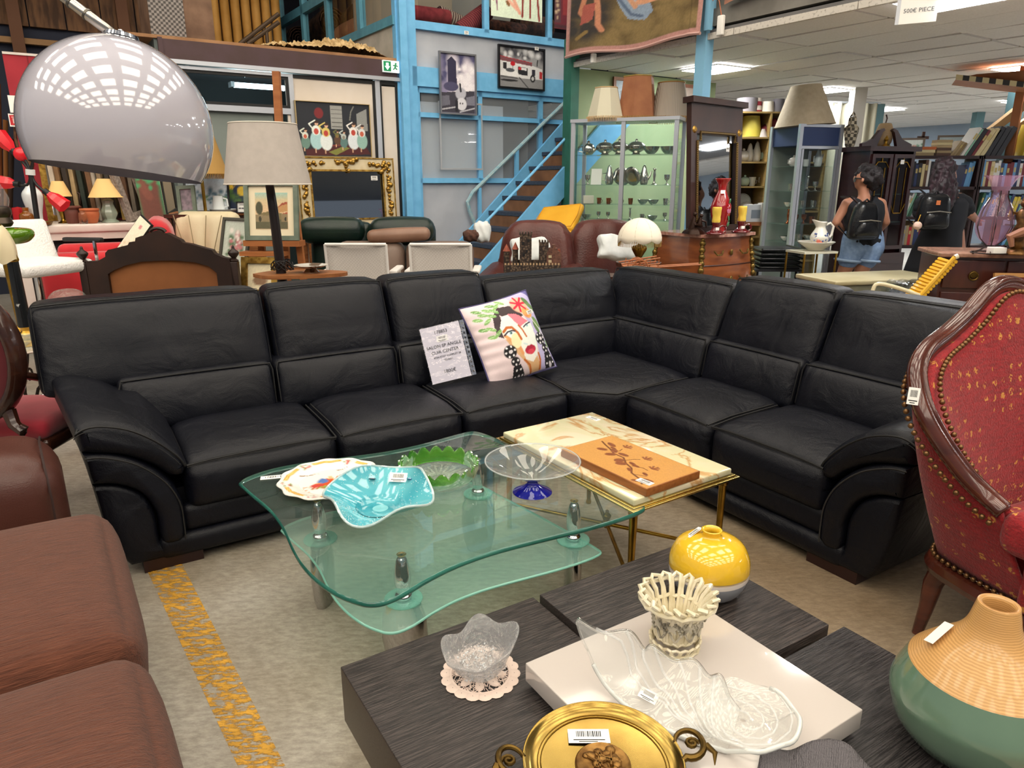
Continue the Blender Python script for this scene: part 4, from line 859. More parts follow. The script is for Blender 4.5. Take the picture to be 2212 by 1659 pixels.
# ================================================================ DARK WOOD COFFEE TABLE
BZ = .35; ba_ = rad(32.3); b0 = FL(735, 1440, BZ)
DT = thing('dark_coffee_table', 'low square coffee table of four dark oak blocks', 'coffee table', (b0[0], b0[1], 0), ba_)
OAK = M('dark_oak', '1f1b1a', .33, c2='4d4542', sc=4, st=(3, 70, 70), det=6, ramp=(.42, .68), bump=.25, bsc=30, bst=(2, 30, 30)); OAK2 = M('dark_oak_cross', '1e1c1d', .3, c2='4a4646', sc=4, st=(3, 70, 70), det=6, ramp=(.42, .68), bump=.25, bsc=30, bst=(2, 30, 30))
for x0, x1, y0, y1, z1, m_ in ((0, .572, -.575, 0, BZ, OAK), (.58, 1.15, -.55, -.02, BZ+.016, OAK), (.585, 1.2, -1.14, -.562, BZ, OAK2), (0, .575, -1.14, -.585, BZ+.012, OAK2)):
    obj('oak_block', xf(rbox(x1-x0, y1-y0, .16, .003, 1), ((x0+x1)/2, (y0+y1)/2, z1-.08)), m_, DT)
obj('base', box(.15, 1.0, -1.0, -.14, 0, .2), M('base_black', '0e0e0f', .5), DT, smooth=0)
def TL(x, y, z): v = rotm(0, 0, ba_) @ np.array([x, y, z]); return v + np.array([b0[0], b0[1], 0])
WS = tag(obj('lacquer_tray', xf(rbox(.525, .512, .05, .003, 1), (0, 0, .025)), M('white_lacquer', 'c4bcb6', .12, coat=.6), loc=TL(.607, -.56, BZ+.017), rot=(0, 0, ba_)), 'glossy white lacquer slab on top of the dark blocks', 'tray')
SZ = BZ+.067
# ---- lace doily and bubble-glass bowl
dl = TL(.278, -.208, BZ+.001); LACE = M('lace', 'd6c2b6', .9)
t = thing('lace_doily', 'round beige crocheted lace doily under the bubble-glass bowl', 'doily', dl)
for i in range(18):
    a = 2*math.pi*i/18; obj('scallop', xf(lathe([(.001, .003), (.013, .0035), (.017, .001)], 12), (.082*math.cos(a), .082*math.sin(a), 0), (0, 0, a), (.9, 1.05, 1)), LACE, t)
obj('lace_ring', tube([(.072*math.cos(i*.1745), .072*math.sin(i*.1745), .0022) for i in range(36)], .004, 6, closed=True, flat=.5), LACE, t)
for i in range(8):
    a = 2*math.pi*i/8; obj('lace_petal', xf(lathe([(.001, .003), (.012, .0025), (.014, .0005)], 12), (.045*math.cos(a), .045*math.sin(a), 0), (0, 0, a), (1.3, .8, 1)), LACE, t)
rr = random.Random(8)
stuffed(obj('lace_threads', join(*[tube([(r_*math.cos(a), r_*math.sin(a), .002), ((r_+.013)*math.cos(a+d_), (r_+.013)*math.sin(a+d_), .002)], .0009, 4) for r_, a, d_ in [(rr.uniform(.022, .068), rr.uniform(0, 6.28), rr.uniform(-.35, .35)) for _ in range(260)]]), LACE, t)); obj('lace_centre', lathe([(.001, .0025), (.02, .0025), (.024, .001)], 20), LACE, t)
BB = thing('bubble_glass_bowl', 'thick lobed bubble-glass bowl standing on the lace doily', 'bowl', (dl[0], dl[1], dl[2]+.004), .5)
def wobb(a, r, z):
    k = max(0, (z-.005)/.08); l = math.cos(5*a+.4); return r*(1.08+.08*k*l+.06*k*math.cos(2*a-.4)), z*(.92+.1*k*l)+.014*k*math.cos(a-.1)
obj('bowl_body', lathe(smoothprof([(.001, 0), (.03, .0), (.042, .008), (.062, .04), (.078, .078), (.083, .088), (.078, .09), (.062, .07), (.045, .04), (.025, .028), (.001, .026)], 5), 60, wobb), glass('bubble_glass', (.98, .99, 1), ior=1.48, solid=True, through=.35, body=.1, bodycol='ffffff', bump=1.0, bsc=70), BB, smooth=180); stuffed(obj('air_bubbles', join(*[ball((.05*rr.uniform(-1, 1), .05*rr.uniform(-1, 1), rr.uniform(.008, .05)), rr.uniform(.001, .003), 5, 4) for _ in range(160)]), M('bubble_white', 'f4f6f8', .1, trans=.3), BB))
# ---- woven ceramic basket
bk = TL(.688, -.441, SZ); CER = M('cream_ceramic', 'e4dcc4', .3, c2='cfc4a4', sc=30, coat=.4); CERD = M('ceramic_dark', 'b9b2a0', .4, c2='5c564a', sc=40, ramp=(.45, .7))
BK = thing('ceramic_basket', 'openwork cream ceramic basket with grape decoration', 'basket', bk)
for i in range(18):
    a = 2*math.pi*i/18; da = 2*math.pi/18*.42; pt = lambda aa, r_, z_: (r_*math.cos(aa), r_*math.sin(aa), z_)
    obj('strand', tube([pt(a-da*.6, .044, .03), pt(a-da*.7, .052, .08), pt(a-da, .064, .125), pt(a-da*.9, .08, .145), pt(a, .092, .143), pt(a+da*.9, .084, .135), pt(a+da, .066, .118), pt(a+da*.7, .054, .08), pt(a+da*.6, .046, .03)], .0056, 6), CER, BK)
    obj('foot_loop', tube([pt(a+da*math.cos(q)*1.2, .056+.004*math.sin(q), .013+.012*math.sin(q)) for q in np.linspace(0, 6.283, 9)], .004, 5), CER, BK)
for r_, z_, t_ in ((.046, .032, .006), (.058, .1, .005), (.088, .128, .0055), (.057, .003, .004)): obj('hoop', tube([(r_*math.cos(i*.2094), r_*math.sin(i*.2094), z_+.003*math.sin(i*2.5)) for i in range(30)], t_, 6, closed=True), CER, BK)
obj('floor_disc', lathe([(.001, .03), (.046, .03), (.046, .036), (.001, .036)], 24), CER, BK)
for a in np.arange(-2.9, .4, .62):
    gsn = [ball((.06*math.cos(a+dx), .06*math.sin(a+dx), .09-dz), .0042, 7, 5) for dx, dz in ((0, 0), (.12, .0), (-.12, .0), (.06, .009), (-.06, .009), (0, .017), (.18, -.006), (-.18, -.006), (.05, .024))]
    stuffed(obj('grape_cluster', join(*gsn), CERD, BK)); obj('vine_leaf', xf(plate([(.0, .016), (.006, .006), (.016, .006), (.008, -.002), (.011, -.013), (0, -.006), (-.011, -.013), (-.008, -.002), (-.016, .006), (-.006, .006)], -.004, .0), (.058*math.cos(a+.32), .058*math.sin(a+.32), .082), (0, 0, a+.32+math.pi/2)), CERD, BK, smooth=0)
    obj('vine', tube([(.057*math.cos(a+q*.62), .057*math.sin(a+q*.62), .058+.012*math.sin(q*6.28)) for q in np.linspace(0, 1, 8)], .003, 5), CERD, BK)
obj('ring_handle', tube([(.066+.001, .012*math.cos(q), .085+.018*math.sin(q)) for q in np.linspace(0, 6.283, 14)], .003, 5), CERD, BK)
# ---- yellow vase
yv = TL(1.003, -.257, BZ+.017)
YV = thing('yellow_vase', 'round yellow vase with white band and grey bottom', 'vase', yv); YV.scale = (1.13, 1.13, 1.08)
vp = smoothprof([(.045, 0), (.075, .006), (.095, .04), (.1, .075), (.096, .105), (.08, .135), (.05, .152), (.028, .157), (.022, .163), (.024, .172), (.026, .175)], 6)
def seg(p, a, b): return [(np.interp(z, [q[1] for q in p], [q[0] for q in p]), z) for z in np.linspace(a, b, 24)]
obj('grey_bottom', lathe([(.001, 0)]+seg(vp, 0, .056), 48), M('vase_grey', '8f929a', .12, coat=.6), YV, smooth=180); obj('white_band', lathe(seg(vp, .056, .074), 48), M('vase_white', 'e6dcd4', .12, coat=.6), YV, smooth=180)
obj('yellow_body', lathe(vp[[i for i, p in enumerate(vp) if p[1] > .074][0]-1:]+[(.022, .177), (.017, .172), (.015, .16), (.03, .14)], 48), M('vase_yellow', 'e2b62e', .1, coat=.8), YV, smooth=180)
sticker(YV, (-.038, .02, .1565), (rad(-20), rad(-22), .5), .045, .02)
# ---- shell dish
SHG = glass('shell_glass', (.985, .99, .985), ior=1.5, body=.16, bodycol='f4f2ee')
sp0 = np.array([.475, 1.213, SZ]); SH = thing('glass_shell_dish', 'large clear glass dish shaped like a spiral seashell', 'dish', sp0)
Bq = smoothprof([(.141, 1.35, .155), (.165, 1.333, .1), (.19, 1.31, .05), (.23, 1.27, .016), (.3, 1.208, .006), (.36, 1.165, .006), (.42, 1.138, .008)], 6)
Rq = smoothprof([(.145, 1.354, .16), (.2, 1.35, .128), (.256, 1.34, .138), (.288, 1.33, .1), (.304, 1.322, .115), (.35, 1.312, .085), (.39, 1.3, .095), (.418, 1.28, .07), (.437, 1.262, .085), (.452, 1.245, .05), (.47, 1.225, .03)], 6)
def res(c, u): x = u*(len(c)-1); i = min(int(x), len(c)-2); f = x-i; return np.array(c[i])*(1-f)+np.array(c[i+1])*f
def mantle(u, v):
    p = res(Bq, u)*(1-v)+res(Rq, u)*v; sag = math.sin(math.pi*v**.8)*min(1, u*3.5); q = p.copy(); lat = .03*sag*(1-u)
    q[2] = max(.005, p[2]-.55*p[2]*sag) + .006*math.cos(u*2*math.pi*6.5+v*2.0)*sag*(1-.4*u)
    q[0] -= lat*.5; q[1] -= lat; q[:2] -= sp0[:2]; return tuple(q)
obj('mantle', sheet(90, 30, mantle), SHG, SH, smooth=180, solid=.006); parts('flute', [tube([tuple(np.array(mantle(min(.985, u0+(.97-u0)*s*.85), 1-.8*s))+np.array([0, 0, .004])) for s in np.linspace(.02, 1, 14)], [.0035-.0015*s for s in np.linspace(0, 1, 14)], 6) for u0 in np.arange(.06, .86, .115)], glass('flute_glass', (.97, .98, .98), ior=1.6, body=.22, bodycol='ffffff'), SH, smooth=180)
def whorl(u, v):
    a = u*2*math.pi; r = .006+.096*v; rib = .004*math.cos(7*(a+2.2*math.log(.15+v)))*v; return (r*math.cos(a)*(1+.06*math.cos(a)), r*math.sin(a), .006+.03*v**2.5+rib+.01*(1-v)**3)
obj('whorl', sheet(72, 22, whorl), SHG, SH, smooth=180, solid=.005); parts('whorl_ridge', [tube([tuple(np.array(whorl((a0+s*1.1) % 1, .08+.9*s))+np.array([0, 0, .003])) for s in np.linspace(0, 1, 26)], .0024, 5) for a0 in (0, .33, .66)], MATS['flute_glass'], SH, smooth=180)
lip = [mantle(u, 1.0) for u in np.linspace(0, 1, 70)]; obj('thick_lip', tube(lip, .0045, 7), glass('lip_glass', (.97, .98, .98), ior=1.5, solid=True, through=.5), SH, smooth=180)
obj('frosted_foot', tube([mantle(u, 0.02) for u in np.linspace(.25, 1, 40)]+[whorl(u, 1) for u in np.linspace(.72, 1.12, 20)], .005, 7), M('frost', 'e2e4e0', .5, trans=.3), SH, smooth=180)
sticker(SH, tuple(np.array(mantle(.52, .5))+np.array([0, 0, .009])), (rad(25), rad(10), -.55), .04, .024)
# ---- brass dish, napkin, green vase on the dark table
bd_ = FL(1303, 1640, .45)
BD = thing('brass_dish', 'footed brass dish with scroll handles and relief medallion', 'dish', (bd_[0], bd_[1], BZ+.013), .12)
BRD = M('polished_brass', 'b09450', .22, 1, c2='987c40', sc=10)
obj('dish_body', lathe(smoothprof([(.06, 0), (.058, .006), (.03, .012), (.022, .04), (.03, .055), (.09, .066), (.14, .078), (.152, .088), (.149, .09), (.13, .08), (.07, .075), (.001, .074)], 5), 64), BRD, BD, smooth=180)
for r_ in (.118, .124): obj('groove_ring', tube([(r_*math.cos(i*.131), r_*math.sin(i*.131), .0795) for i in range(48)], .0012, 5, closed=True), M('brass_dark', '7a5c20', .4, 1), BD)
MDL = M('medallion_bronze', '9a7440', .45, .9, c2='6a4a26', sc=60); obj('medallion', lathe([(.001, .0775), (.046, .0775), (.05, .08), (.053, .077)], 36), MDL, BD)
rr = random.Random(3)
stuffed(obj('relief_figures', join(*[xf(ball((0, 0, 0), rr.uniform(.005, .011), 8, 6, (1, 1, .5)), (rr.uniform(-.03, .03), rr.uniform(-.03, .03), .079)) for _ in range(26)], *[tube([(rr.uniform(-.03, .03), rr.uniform(-.03, .03), .081), (rr.uniform(-.03, .03), rr.uniform(-.03, .03), .081)], .003, 6) for _ in range(8)]), MDL, BD))
ANT = M('antique_brass', '6e5628', .4, .9, c2='4a3818', sc=30)
for sg in (-1, 1):
    c_ = [(sg*(.15+.022*math.sin(q)*1.0+.004), .0+.03*math.cos(q)*.9, .088+.012*math.sin(q*.5)) for q in np.linspace(-.3, 3.6, 14)]
    o = obj('handle', tube([(sg*.148, -.02, .086)]+[(sg*(.172+.026*math.sin(q)), .012-.034*math.cos(q), .092+.006*math.sin(q)) for q in np.linspace(-.6, 4.4, 18)], [.005]+[.0075-.00018*i for i in range(18)], 8), ANT, BD)
    obj('leaf_tip', tube([(sg*.2, .0, .098), (sg*.212, -.018, .094), (sg*.205, -.036, .084)], [.008, .006, .001], 7, flat=.6), ANT, o)
    obj('scroll', tube([(sg*(.178+(.014-.0009*i)*math.cos(i*.7)), .012+(.014-.0009*i)*math.sin(i*.7), .092) for i in range(14)], .004, 6), ANT, o)
sticker(BD, (-.012, .068, .0795), (rad(4), 0, -.12), .082, .034)
nk = FL(1752, 1640, SZ+.01)
def nap(u, v): return ((u-.5)*.22+.02*v, (v-.85)*.2-.06*abs(u-.55), .004+.045*math.exp(-((u-.6)/.25)**2)*(v)*.9+.004*math.sin(u*20))
NK = tag(obj('woven_napkin', sheet(24, 18, nap), M('grey_knit', '6f6b6e', .95, c2='4a474b', sc=110, kind='wave', dist=3, bump=.8, bsc=160), loc=(nk[0], nk[1], SZ+.002), rot=(0, 0, -.35), solid=.005), 'folded grey knitted cloth on the white slab corner', 'cloth')
gv = TL(1.045, -.955, BZ+.001); GV = thing('green_vase', 'bulbous green glazed vase with bamboo-coil neck', 'vase', gv)
gp = smoothprof([(.085, 0), (.115, .008), (.15, .05), (.165, .1), (.163, .13), (.14, .185)], 7)
obj('glazed_body', lathe([(.001, 0)]+gp, 64), M('celadon_glaze', '66806c', .1, coat=.8, c2='5c7664', sc=4), GV, smooth=180)
bp2 = smoothprof([(.14, .185), (.112, .215), (.07, .255), (.05, .285), (.041, .32), (.0375, .337), (.036, .339)], 9)
obj('bamboo_neck', lathe(bp2+[(.03, .339), (.028, .33), (.03, .3), (.05, .25)], 64), M('bamboo_coil', 'd2a468', .3, c2='b88a52', sc=70, kind='wave', wdir='Z', dist=2.5, ramp=(.0, 1.3), coat=.3), GV, smooth=180)
sticker(GV, (-.085, .035, .247), (rad(-25), rad(-35), .3), .06, .03, bars=False)
# ================================================================ BROWN SOFA (building frame, faces +u)
BS_ = thing('brown_sofa', 'rust-brown chenille sofa with brown leather arm', 'sofa', (0, 0, 0), BA)
CHN = M('rust_chenille', '44200f', .9, c2='683a26', sc=18, st=(.8, 14, 4), det=8, ramp=(.3, .75), bump=.5, bsc=120, bst=(.3, 3, 3), sheen=.1); BLE = M('brown_leather', '4a2a22', .35, c2='55322a', sc=4, bump=.15, bsc=200)
for t0_, t1_, z1 in ((1.70, 2.56, .455), (.78, 1.685, .45)):
    def fn(P, Q):
        P[:, 2] += (Q[:, 2] > 0)*(.035*(1-np.abs(Q[:, 1])**4)*(1-np.abs(Q[:, 0])**4)); P[:, 0] += (Q[:, 0] > 0)*.03*(1-np.abs(Q[:, 2])**2)*(1-np.abs(Q[:, 1])**6); return P
    o = obj('seat_cushion', xf(rbox(.78, t1_-t0_, .2, .055, 9, fn), (-.33, (t0_+t1_)/2, z1-.1)), CHN, BS_)
    obj('welt', tube([(-.7, t0_+.02, z1-.03), (.0, t0_+.018, z1-.03), (.045, t0_+.05, z1-.035), (.05, (t0_+t1_)/2, z1-.035), (.045, t1_-.05, z1-.035)], .005, 6), CHN, o)
obj('seat_base', box(-.75, .0, .8, 2.58, .06, .27), CHN, BS_, smooth=0)
def afn(P, Q): P[:, 2] -= .05*(np.clip(Q[:, 0], -1, 1)+1)/2*(Q[:, 2] > 0); return P
a_ = obj('leather_arm', xf(rbox(.92, .42, .62, .13, 6, afn, 5), (-.5, 2.8, .38)), BLE, BS_)
obj('arm_seam', tube([(-.085, 2.6, .15), (-.08, 2.605, .5), (-.085, 2.66, .6), (-.09, 2.78, .645), (-.09, 2.92, .62), (-.085, 2.99, .5)], .004, 6), M('leather_seam', '2c1712', .6), a_)
obj('back_frame', xf(rbox(.25, 2.2, .6, .08, 3), (-.86, 1.75, .5)), BLE, BS_)
for x, y in ((-.08, .85), (-.08, 2.8), (-.85, .85), (-.85, 2.8)): obj('foot', cyl((x, y, 0), (x, y, .08), .025), WOODD, BS_)
# ================================================================ RED WING CHAIR
WCo = np.array([1.8325, 2.034, 0]); WC = thing('wing_chair', 'red patterned wingback armchair with carved mahogany frame', 'armchair', WCo, rad(25))
MAH = M('mahogany', '3e1a12', .2, c2='5a2a1c', sc=3, st=(1, 1, 6), coat=.5)
RC = M('red_chenille', '7e0c14', .85, c2='9c1820', sc=26, st=(1, 1, 5), det=6, sheen=.15, bump=.5, bsc=140)
nt = RC.node_tree; N = nt.nodes; L = nt.links; b_ = N['Principled BSDF']; src = b_.inputs['Base Color'].links[0].from_socket; tcn = N.new('ShaderNodeTexCoord'); vo = N.new('ShaderNodeTexVoronoi'); vo.inputs['Scale'].default_value = 21; vo.inputs['Randomness'].default_value = .25
nz_ = N.new('ShaderNodeTexNoise'); nz_.inputs['Scale'].default_value = 110; nz_.inputs['Detail'].default_value = 0
r1 = N.new('ShaderNodeValToRGB'); r1.color_ramp.elements[0].position = .25; r1.color_ramp.elements[1].position = .3; r1.color_ramp.elements[0].color = (1, 1, 1, 1); r1.color_ramp.elements[1].color = (0, 0, 0, 1)
r2 = N.new('ShaderNodeValToRGB'); r2.color_ramp.elements[0].position = .5; r2.color_ramp.elements[1].position = .54
mu = N.new('ShaderNodeMath'); mu.operation = 'MULTIPLY'; L.new(tcn.outputs['Object'], vo.inputs['Vector']); L.new(tcn.outputs['Object'], nz_.inputs['Vector']); L.new(vo.outputs['Distance'], r1.inputs['Fac']); L.new(nz_.outputs['Fac'], r2.inputs['Fac']); L.new(r1.outputs['Color'], mu.inputs[0]); L.new(r2.outputs['Color'], mu.inputs[1])
mx_ = N.new('ShaderNodeMix'); mx_.data_type = 'RGBA'; mx_.inputs[7].default_value = (*hx('c88a38'), 1); L.new(mu.outputs[0], mx_.inputs['Factor']); L.new(src, mx_.inputs[6]); L.new(mx_.outputs[2], b_.inputs['Base Color'])
Th = [(-.523, -.014, .611), (-.53, .04, .64), (-.557, .09, .685), (-.59, .15, .762), (-.611, .203, .84), (-.603, .244, .898), (-.559, .29, .952), (-.462, .335, .995), (-.333, .365, 1.029), (-.2, .39, 1.08), (-.09, .405, 1.145), (0, .41, 1.165)]
Bh = [(-.41, -.09, .31), (-.4, 0, .31), (-.39, .08, .31), (-.38, .14, .31), (-.37, .19, .31), (-.35, .235, .31), (-.31, .265, .31), (-.25, .285, .31), (-.18, .3, .31), (-.12, .31, .31), (-.06, .315, .31), (0, .318, .31)]
mir = lambda h: h + [(-x, y, z) for x, y, z in reversed(h[:-1])]
Tc, Bc = smoothprof(mir(Th), 5), smoothprof(mir(Bh), 5); nn_ = len(Tc)-1
def osh(u, v): a, b = np.array(Bc[round(u*nn_)]), np.array(Tc[round(u*nn_)]); p = a*(1-v)+b*v; p[:2] *= 1+.03*math.sin(math.pi*v); return tuple(p)
def ish(u, v):
    a, b = np.array(Bc[round(u*nn_)]), np.array(Tc[round(u*nn_)]); a = a*np.array([.86, .8, 1]); b = b*np.array([.95, .93, .98])
    p = a*(1-v)+b*v; p[:2] *= 1-.09*math.sin(math.pi*v); return tuple(p)
obj('outer_cover', sheet(nn_, 10, osh), RC, WC, smooth=180, solid=.012); obj('inner_cover', sheet(nn_, 10, ish), RC, WC, smooth=180, solid=.03)
obj('wood_frame', tube([(x*.985, y*.98, z) for x, y, z in Tc], .031, 10, flat=.75), MAH, WC, smooth=180)
obj('frame_bead', tube([(x*.95, y*.94, z+.016) for x, y, z in Tc], .008, 6), MAH, WC, smooth=180)
obj('seat_rail', tube([(x*1.02, y*1.02, .275) for x, y, z in Bc], .032, 8, flat=1.0), MAH, WC)
obj('front_rail', tube([(-.42, -.09, .275), (-.43, -.36, .275), (0, -.42, .275), (.43, -.36, .275), (.42, -.09, .275)], .032, 8), MAH, WC)
for sg in (-1, 1):
    obj('leg', tube([(sg*.335, .225, .28), (sg*.345, .245, .2), (sg*.352, .25, .1), (sg*.36, .26, 0)], [.036, .031, .023, .017], 10), MAH, WC)
    obj('leg', tube([(sg*.4, -.33, .28), (sg*.41, -.36, .2), (sg*.41, -.36, .08), (sg*.415, -.37, 0)], [.036, .032, .02, .018], 10), MAH, WC)
    obj('arm_pad', xf(rbox(.1, .32, .13, .045, 4), (sg*.49, -.17, .56)), RC, WC); obj('arm_post', tube([(sg*.48, -.32, .54), (sg*.46, -.34, .43), (sg*.42, -.34, .3)], [.022, .026, .03], 8), MAH, WC)
    obj('side_panel', xf(rbox(.05, .28, .22, .02, 2), (sg*.44, -.2, .42)), RC, WC)
obj('seat_cushion', xf(rbox(.76, .6, .14, .05, 6, puff(2, .02)), (0, -.09, .4)), RC, WC)
NAIL = M('nail_brass', '7a5a3a', .35, .8); nb = ball((0, 0, 0), .0085, 8, 6); base_n = None
def nails(path, step, off):
    global base_n
    acc, last = 0, None
    for i in range(len(path)-1):
        a, b = np.array(path[i]), np.array(path[i+1]); l = np.linalg.norm(b-a); d = -acc
        while d + step <= l:
            d += step; p = a+(b-a)*d/l
            if base_n is None: base_n = obj('brass_nail', nb, NAIL, WC); o = base_n
            else: o = base_n.copy(); C.objects.link(o)
            o.location = p*np.array([off, off, 1])
        acc = l-d
half = nn_//2+4
nails([(x, y, z-.045) for x, y, z in Tc[:half]], .022, 1.03); nails([(x, y, z+.006) for x, y, z in Bc[:half]], .022, 1.05); nails([(x*.87, y*.86, z-.02) for x, y, z in Tc[8:half+12]], .02, 1.0)
sticker(WC, (-.636, .222, .9), (rad(72), 0, rad(-58)), .03, .05)
# ================================================================ MEDALLION CHAIR (seen from behind)
mc = np.array([-2.27, 2.9, 0]); MC = thing('medallion_chair', 'dark oval-backed chair with crimson velvet seat beside brown sofa', 'chair', mc, rad(0))
CRM = M('crimson_velvet', '8e0f22', .8, sheen=.5, c2='a0162c', sc=5); WAL = M('walnut', '2c150e', .25, c2='3c2015', sc=3, st=(1, 1, 7), coat=.4)
ov = [(.21*math.cos(q), -.03, .80+.27*math.sin(q)) for q in np.linspace(0, 6.283, 40, endpoint=False)]
obj('back_frame', tube(ov, .05, 10, closed=True, flat=.6), WAL, MC, smooth=180); obj('back_pad', xf(lathe([(.001, .02), (.6, .018), (.85, 0)], 36), (0, -.03, .80), (math.pi/2, 0, 0), (.22, .28, 1)), M('crimson_dark', '5a0a16', .8, sheen=.3), MC)
obj('seat_pad', xf(rbox(.46, .44, .09, .04, 5, puff(2, .02)), (0, .25, .44)), CRM, MC); obj('seat_rail', xf(rbox(.48, .46, .06, .02, 2), (0, .25, .375)), WAL, MC)
for sg in (-1, 1):
    obj('scroll', tube([(sg*.13, -.03, .56), (sg*.15, -.04, .5), (sg*.19, -.05, .47), (sg*.2, -.05, .49), (sg*.185, -.05, .5)], [.03, .026, .02, .015, .01], 8), WAL, MC)
    obj('leg', tube([(sg*.19, .04, .4), (sg*.2, .0, .2), (sg*.21, -.05, 0)], [.03, .022, .018], 8), WAL, MC); obj('leg', tube([(sg*.2, .45, .38), (sg*.22, .47, .2), (sg*.2, .47, 0)], [.032, .022, .018], 8), WAL, MC); obj('arm', tube([(sg*.205, -.03, .72), (sg*.25, .1, .66), (sg*.26, .25, .64), (sg*.25, .3, .55), (sg*.24, .26, .42)], .016, 8), WAL, MC)
# ================================================================ ARC LAMP
dc = (W(68, 250, 2.2)+W(447, 310, 2.2))/2; DR = .254
AL = thing('arc_lamp', 'arc floor lamp with big glossy white dome shade', 'floor lamp', (0, 0, 0))
DOME = M('dome_acrylic', 'b9b6c0', .06, coat=1.0, spec=.7)
a0 = math.asin(-.48); prof = [(DR*math.cos(a), DR*math.sin(a)) for a in np.linspace(a0, math.pi/2-.12, 28)]
dm = join(xf(lathe(prof + [(.97*r, .97*z+.004) for r, z in reversed(prof)], 64), dc, (rad(-6), rad(6), 0)))
obj('dome_shade', dm, DOME, AL, smooth=60)
R_ = rotm(rad(-6), rad(6), 0); tp = lambda r, z: dc + R_ @ np.array([r, 0, z])
obj('chrome_cap', xf(lathe([(.045, DR*.985), (.05, DR*.99), (.046, DR*1.03), (.03, DR*1.05), (.012, DR*1.055), (.001, DR*1.056)], 28), dc, (rad(-6), rad(6), 0)), CHROME, AL)
tip = dc + R_ @ np.array([.0, 0, DR*1.05]); up = W(258, 84, 2.2); e_ = W(135, -8, 2.2); dirv = (e_-up)/np.linalg.norm(e_-up)
pth = [up, up+dirv*.14, up+dirv*.3, up+dirv*.6+np.array([0, 0, .0])]; lastp = pth[-1]
arc = [lastp+np.array([-1.3*(1-math.cos(q))*.0-1.25*math.sin(q), 0, .28*math.sin(q*2)*(q < 1.57)-2.0*max(0, q-.9)**2*0]) for q in np.linspace(.1, 1.2, 6)]
bx = arc[-1]; arc += [(bx[0]-.35, bx[1], bx[2]-.25), (bx[0]-.5, bx[1], bx[2]-.7), (bx[0]-.52, bx[1], .05)]
obj('arm', tube([tuple(p) for p in pth]+[tuple(p) for p in arc], .0145, 10), M('brushed_steel', 'b8b2aa', .25, 1), AL, smooth=180)
for k in (.1, .15): obj('arm_joint', cyl(up+dirv*k, up+dirv*(k+.006), .0165, n=14), M('joint_dark', '6a665f', .4, 1), AL)
obj('finial', cyl(tip, up, .01, n=10), CHROME, AL); obj('marble_base', xf(lathe([(.001, 0), (.2, 0), (.2, .05), (.19, .055), (.001, .055)], 32), (bx[0]-.52, bx[1], 0)), M('white_marble', 'd8d6d2', .3), AL)
# ================================================================ BACKGROUND, LEFT AND CENTRE
def pxs(Y, y=450): d = ray(CX, y); return F/(Y/d[1])      # pixels per metre at depth Y
def at(px, Y, z): d_ = Y*_c+(H-(z or 1.1))*_s; return np.array([(px-CX)/F*d_, Y, z])
def zat(py, Y): return float(W(CX, py, Y)[2])
def leg4(t, xs, ys, h, r, m, nm='leg'):
    for x in xs:
        for y in ys: obj(nm, cyl((x, y, 0), (x, y, h), r*.8, r, 10), m, t)
def shade_g(r0, r1, h, n=32, th=.004): return lathe([(r0, 0), (r1, h), (r1-th, h), (r0-th, 0)], n)
def fringe(r, z, ln, n, th=.004): return join(*[cyl((r*math.cos(a), r*math.sin(a), z), (r*math.cos(a), r*math.sin(a), z-ln), th, th*.7, 5) for a in np.linspace(0, 6.283, n, endpoint=False)])
# ---- counter along the red wall
c0 = BT(20, 489, 7.3); ca = BA; cz = float(c0[2]); cs0 = st(c0)[0]; cl = sx(335, 482, 7.3)-cs0
CT = thing('counter_table', 'long white-topped counter in front of the red partition', 'counter', (c0[0], c0[1], 0), ca)
obj('counter_top', xf(rbox(cl, .8, .07, .015, 1), (cl/2, .4, cz-.035)), M('counter_white', 'd8cfc8', .35, c2='cabfb6', sc=3), CT); obj('front_moulding', box(0, cl, .02, .05, cz-.13, cz-.07), MATS['counter_white'], CT, smooth=0)
obj('dark_body', box(.05, cl-.05, .1, .78, .1, cz-.1), M('counter_dark', '1c1818', .6), CT, smooth=0); parts('leg', [box(x, x+.07, .05, .12, 0, cz-.1) for x in (.02, cl-.1)], MATS['counter_white'], CT, smooth=0)
def onC(x, y, z=0): v = rotm(0, 0, ca) @ np.array([x, y, 0]); return np.array([c0[0]+v[0], c0[1]+v[1], cz+z])
def cpx(px, y=.2): return sx(px, 470, 7.3+y)-cs0
def lath(nm, lab, cat, prof, m, loc, n=24, sub=4, group=None, sc=1, rz=0):
    return tag(obj(nm, lathe(smoothprof([(r*sc, z*sc) for r, z in prof], sub), n), m, loc=loc, rot=(0, 0, rz), smooth=60), lab, cat, group)
lath('white_vase', 'tall white glazed baluster vase on the counter', 'vase', [(.001, 0), (.045, 0), (.05, .02), (.055, .1), (.075, .2), (.075, .26), (.04, .31), (.035, .33), (.045, .34)], M('white_glaze', 'd4d8da', .12, coat=.6), onC(cpx(78), .2))
lath('amber_bottle', 'squat amber glass bottle on the counter', 'bottle', [(.001, 0), (.05, 0), (.055, .04), (.05, .09), (.025, .11), (.025, .14), (.03, .145)], M('amber_glass', '9a5a12', .1, trans=.5, coat=.5), onC(cpx(58), .12))
lath('red_canister', 'red tin canister standing on the counter end', 'canister', [(.001, 0), (.045, 0), (.046, .01), (.045, .13), (.04, .14), (.02, .145), (.001, .15)], M('canister_red', 'a8161c', .3), onC(cpx(42), .22), sub=2)
lath('terracotta_pot', 'ribbed terracotta pot beside the celadon lamp', 'pot', [(.001, 0), (.045, 0), (.06, .03), (.075, .08), (.07, .105), (.078, .11), (.078, .125), (.07, .125), (.06, .08), (.001, .02)], M('terracotta', 'b8683f', .7, c2='a85a34', sc=8), onC(cpx(194), .12), sub=2)
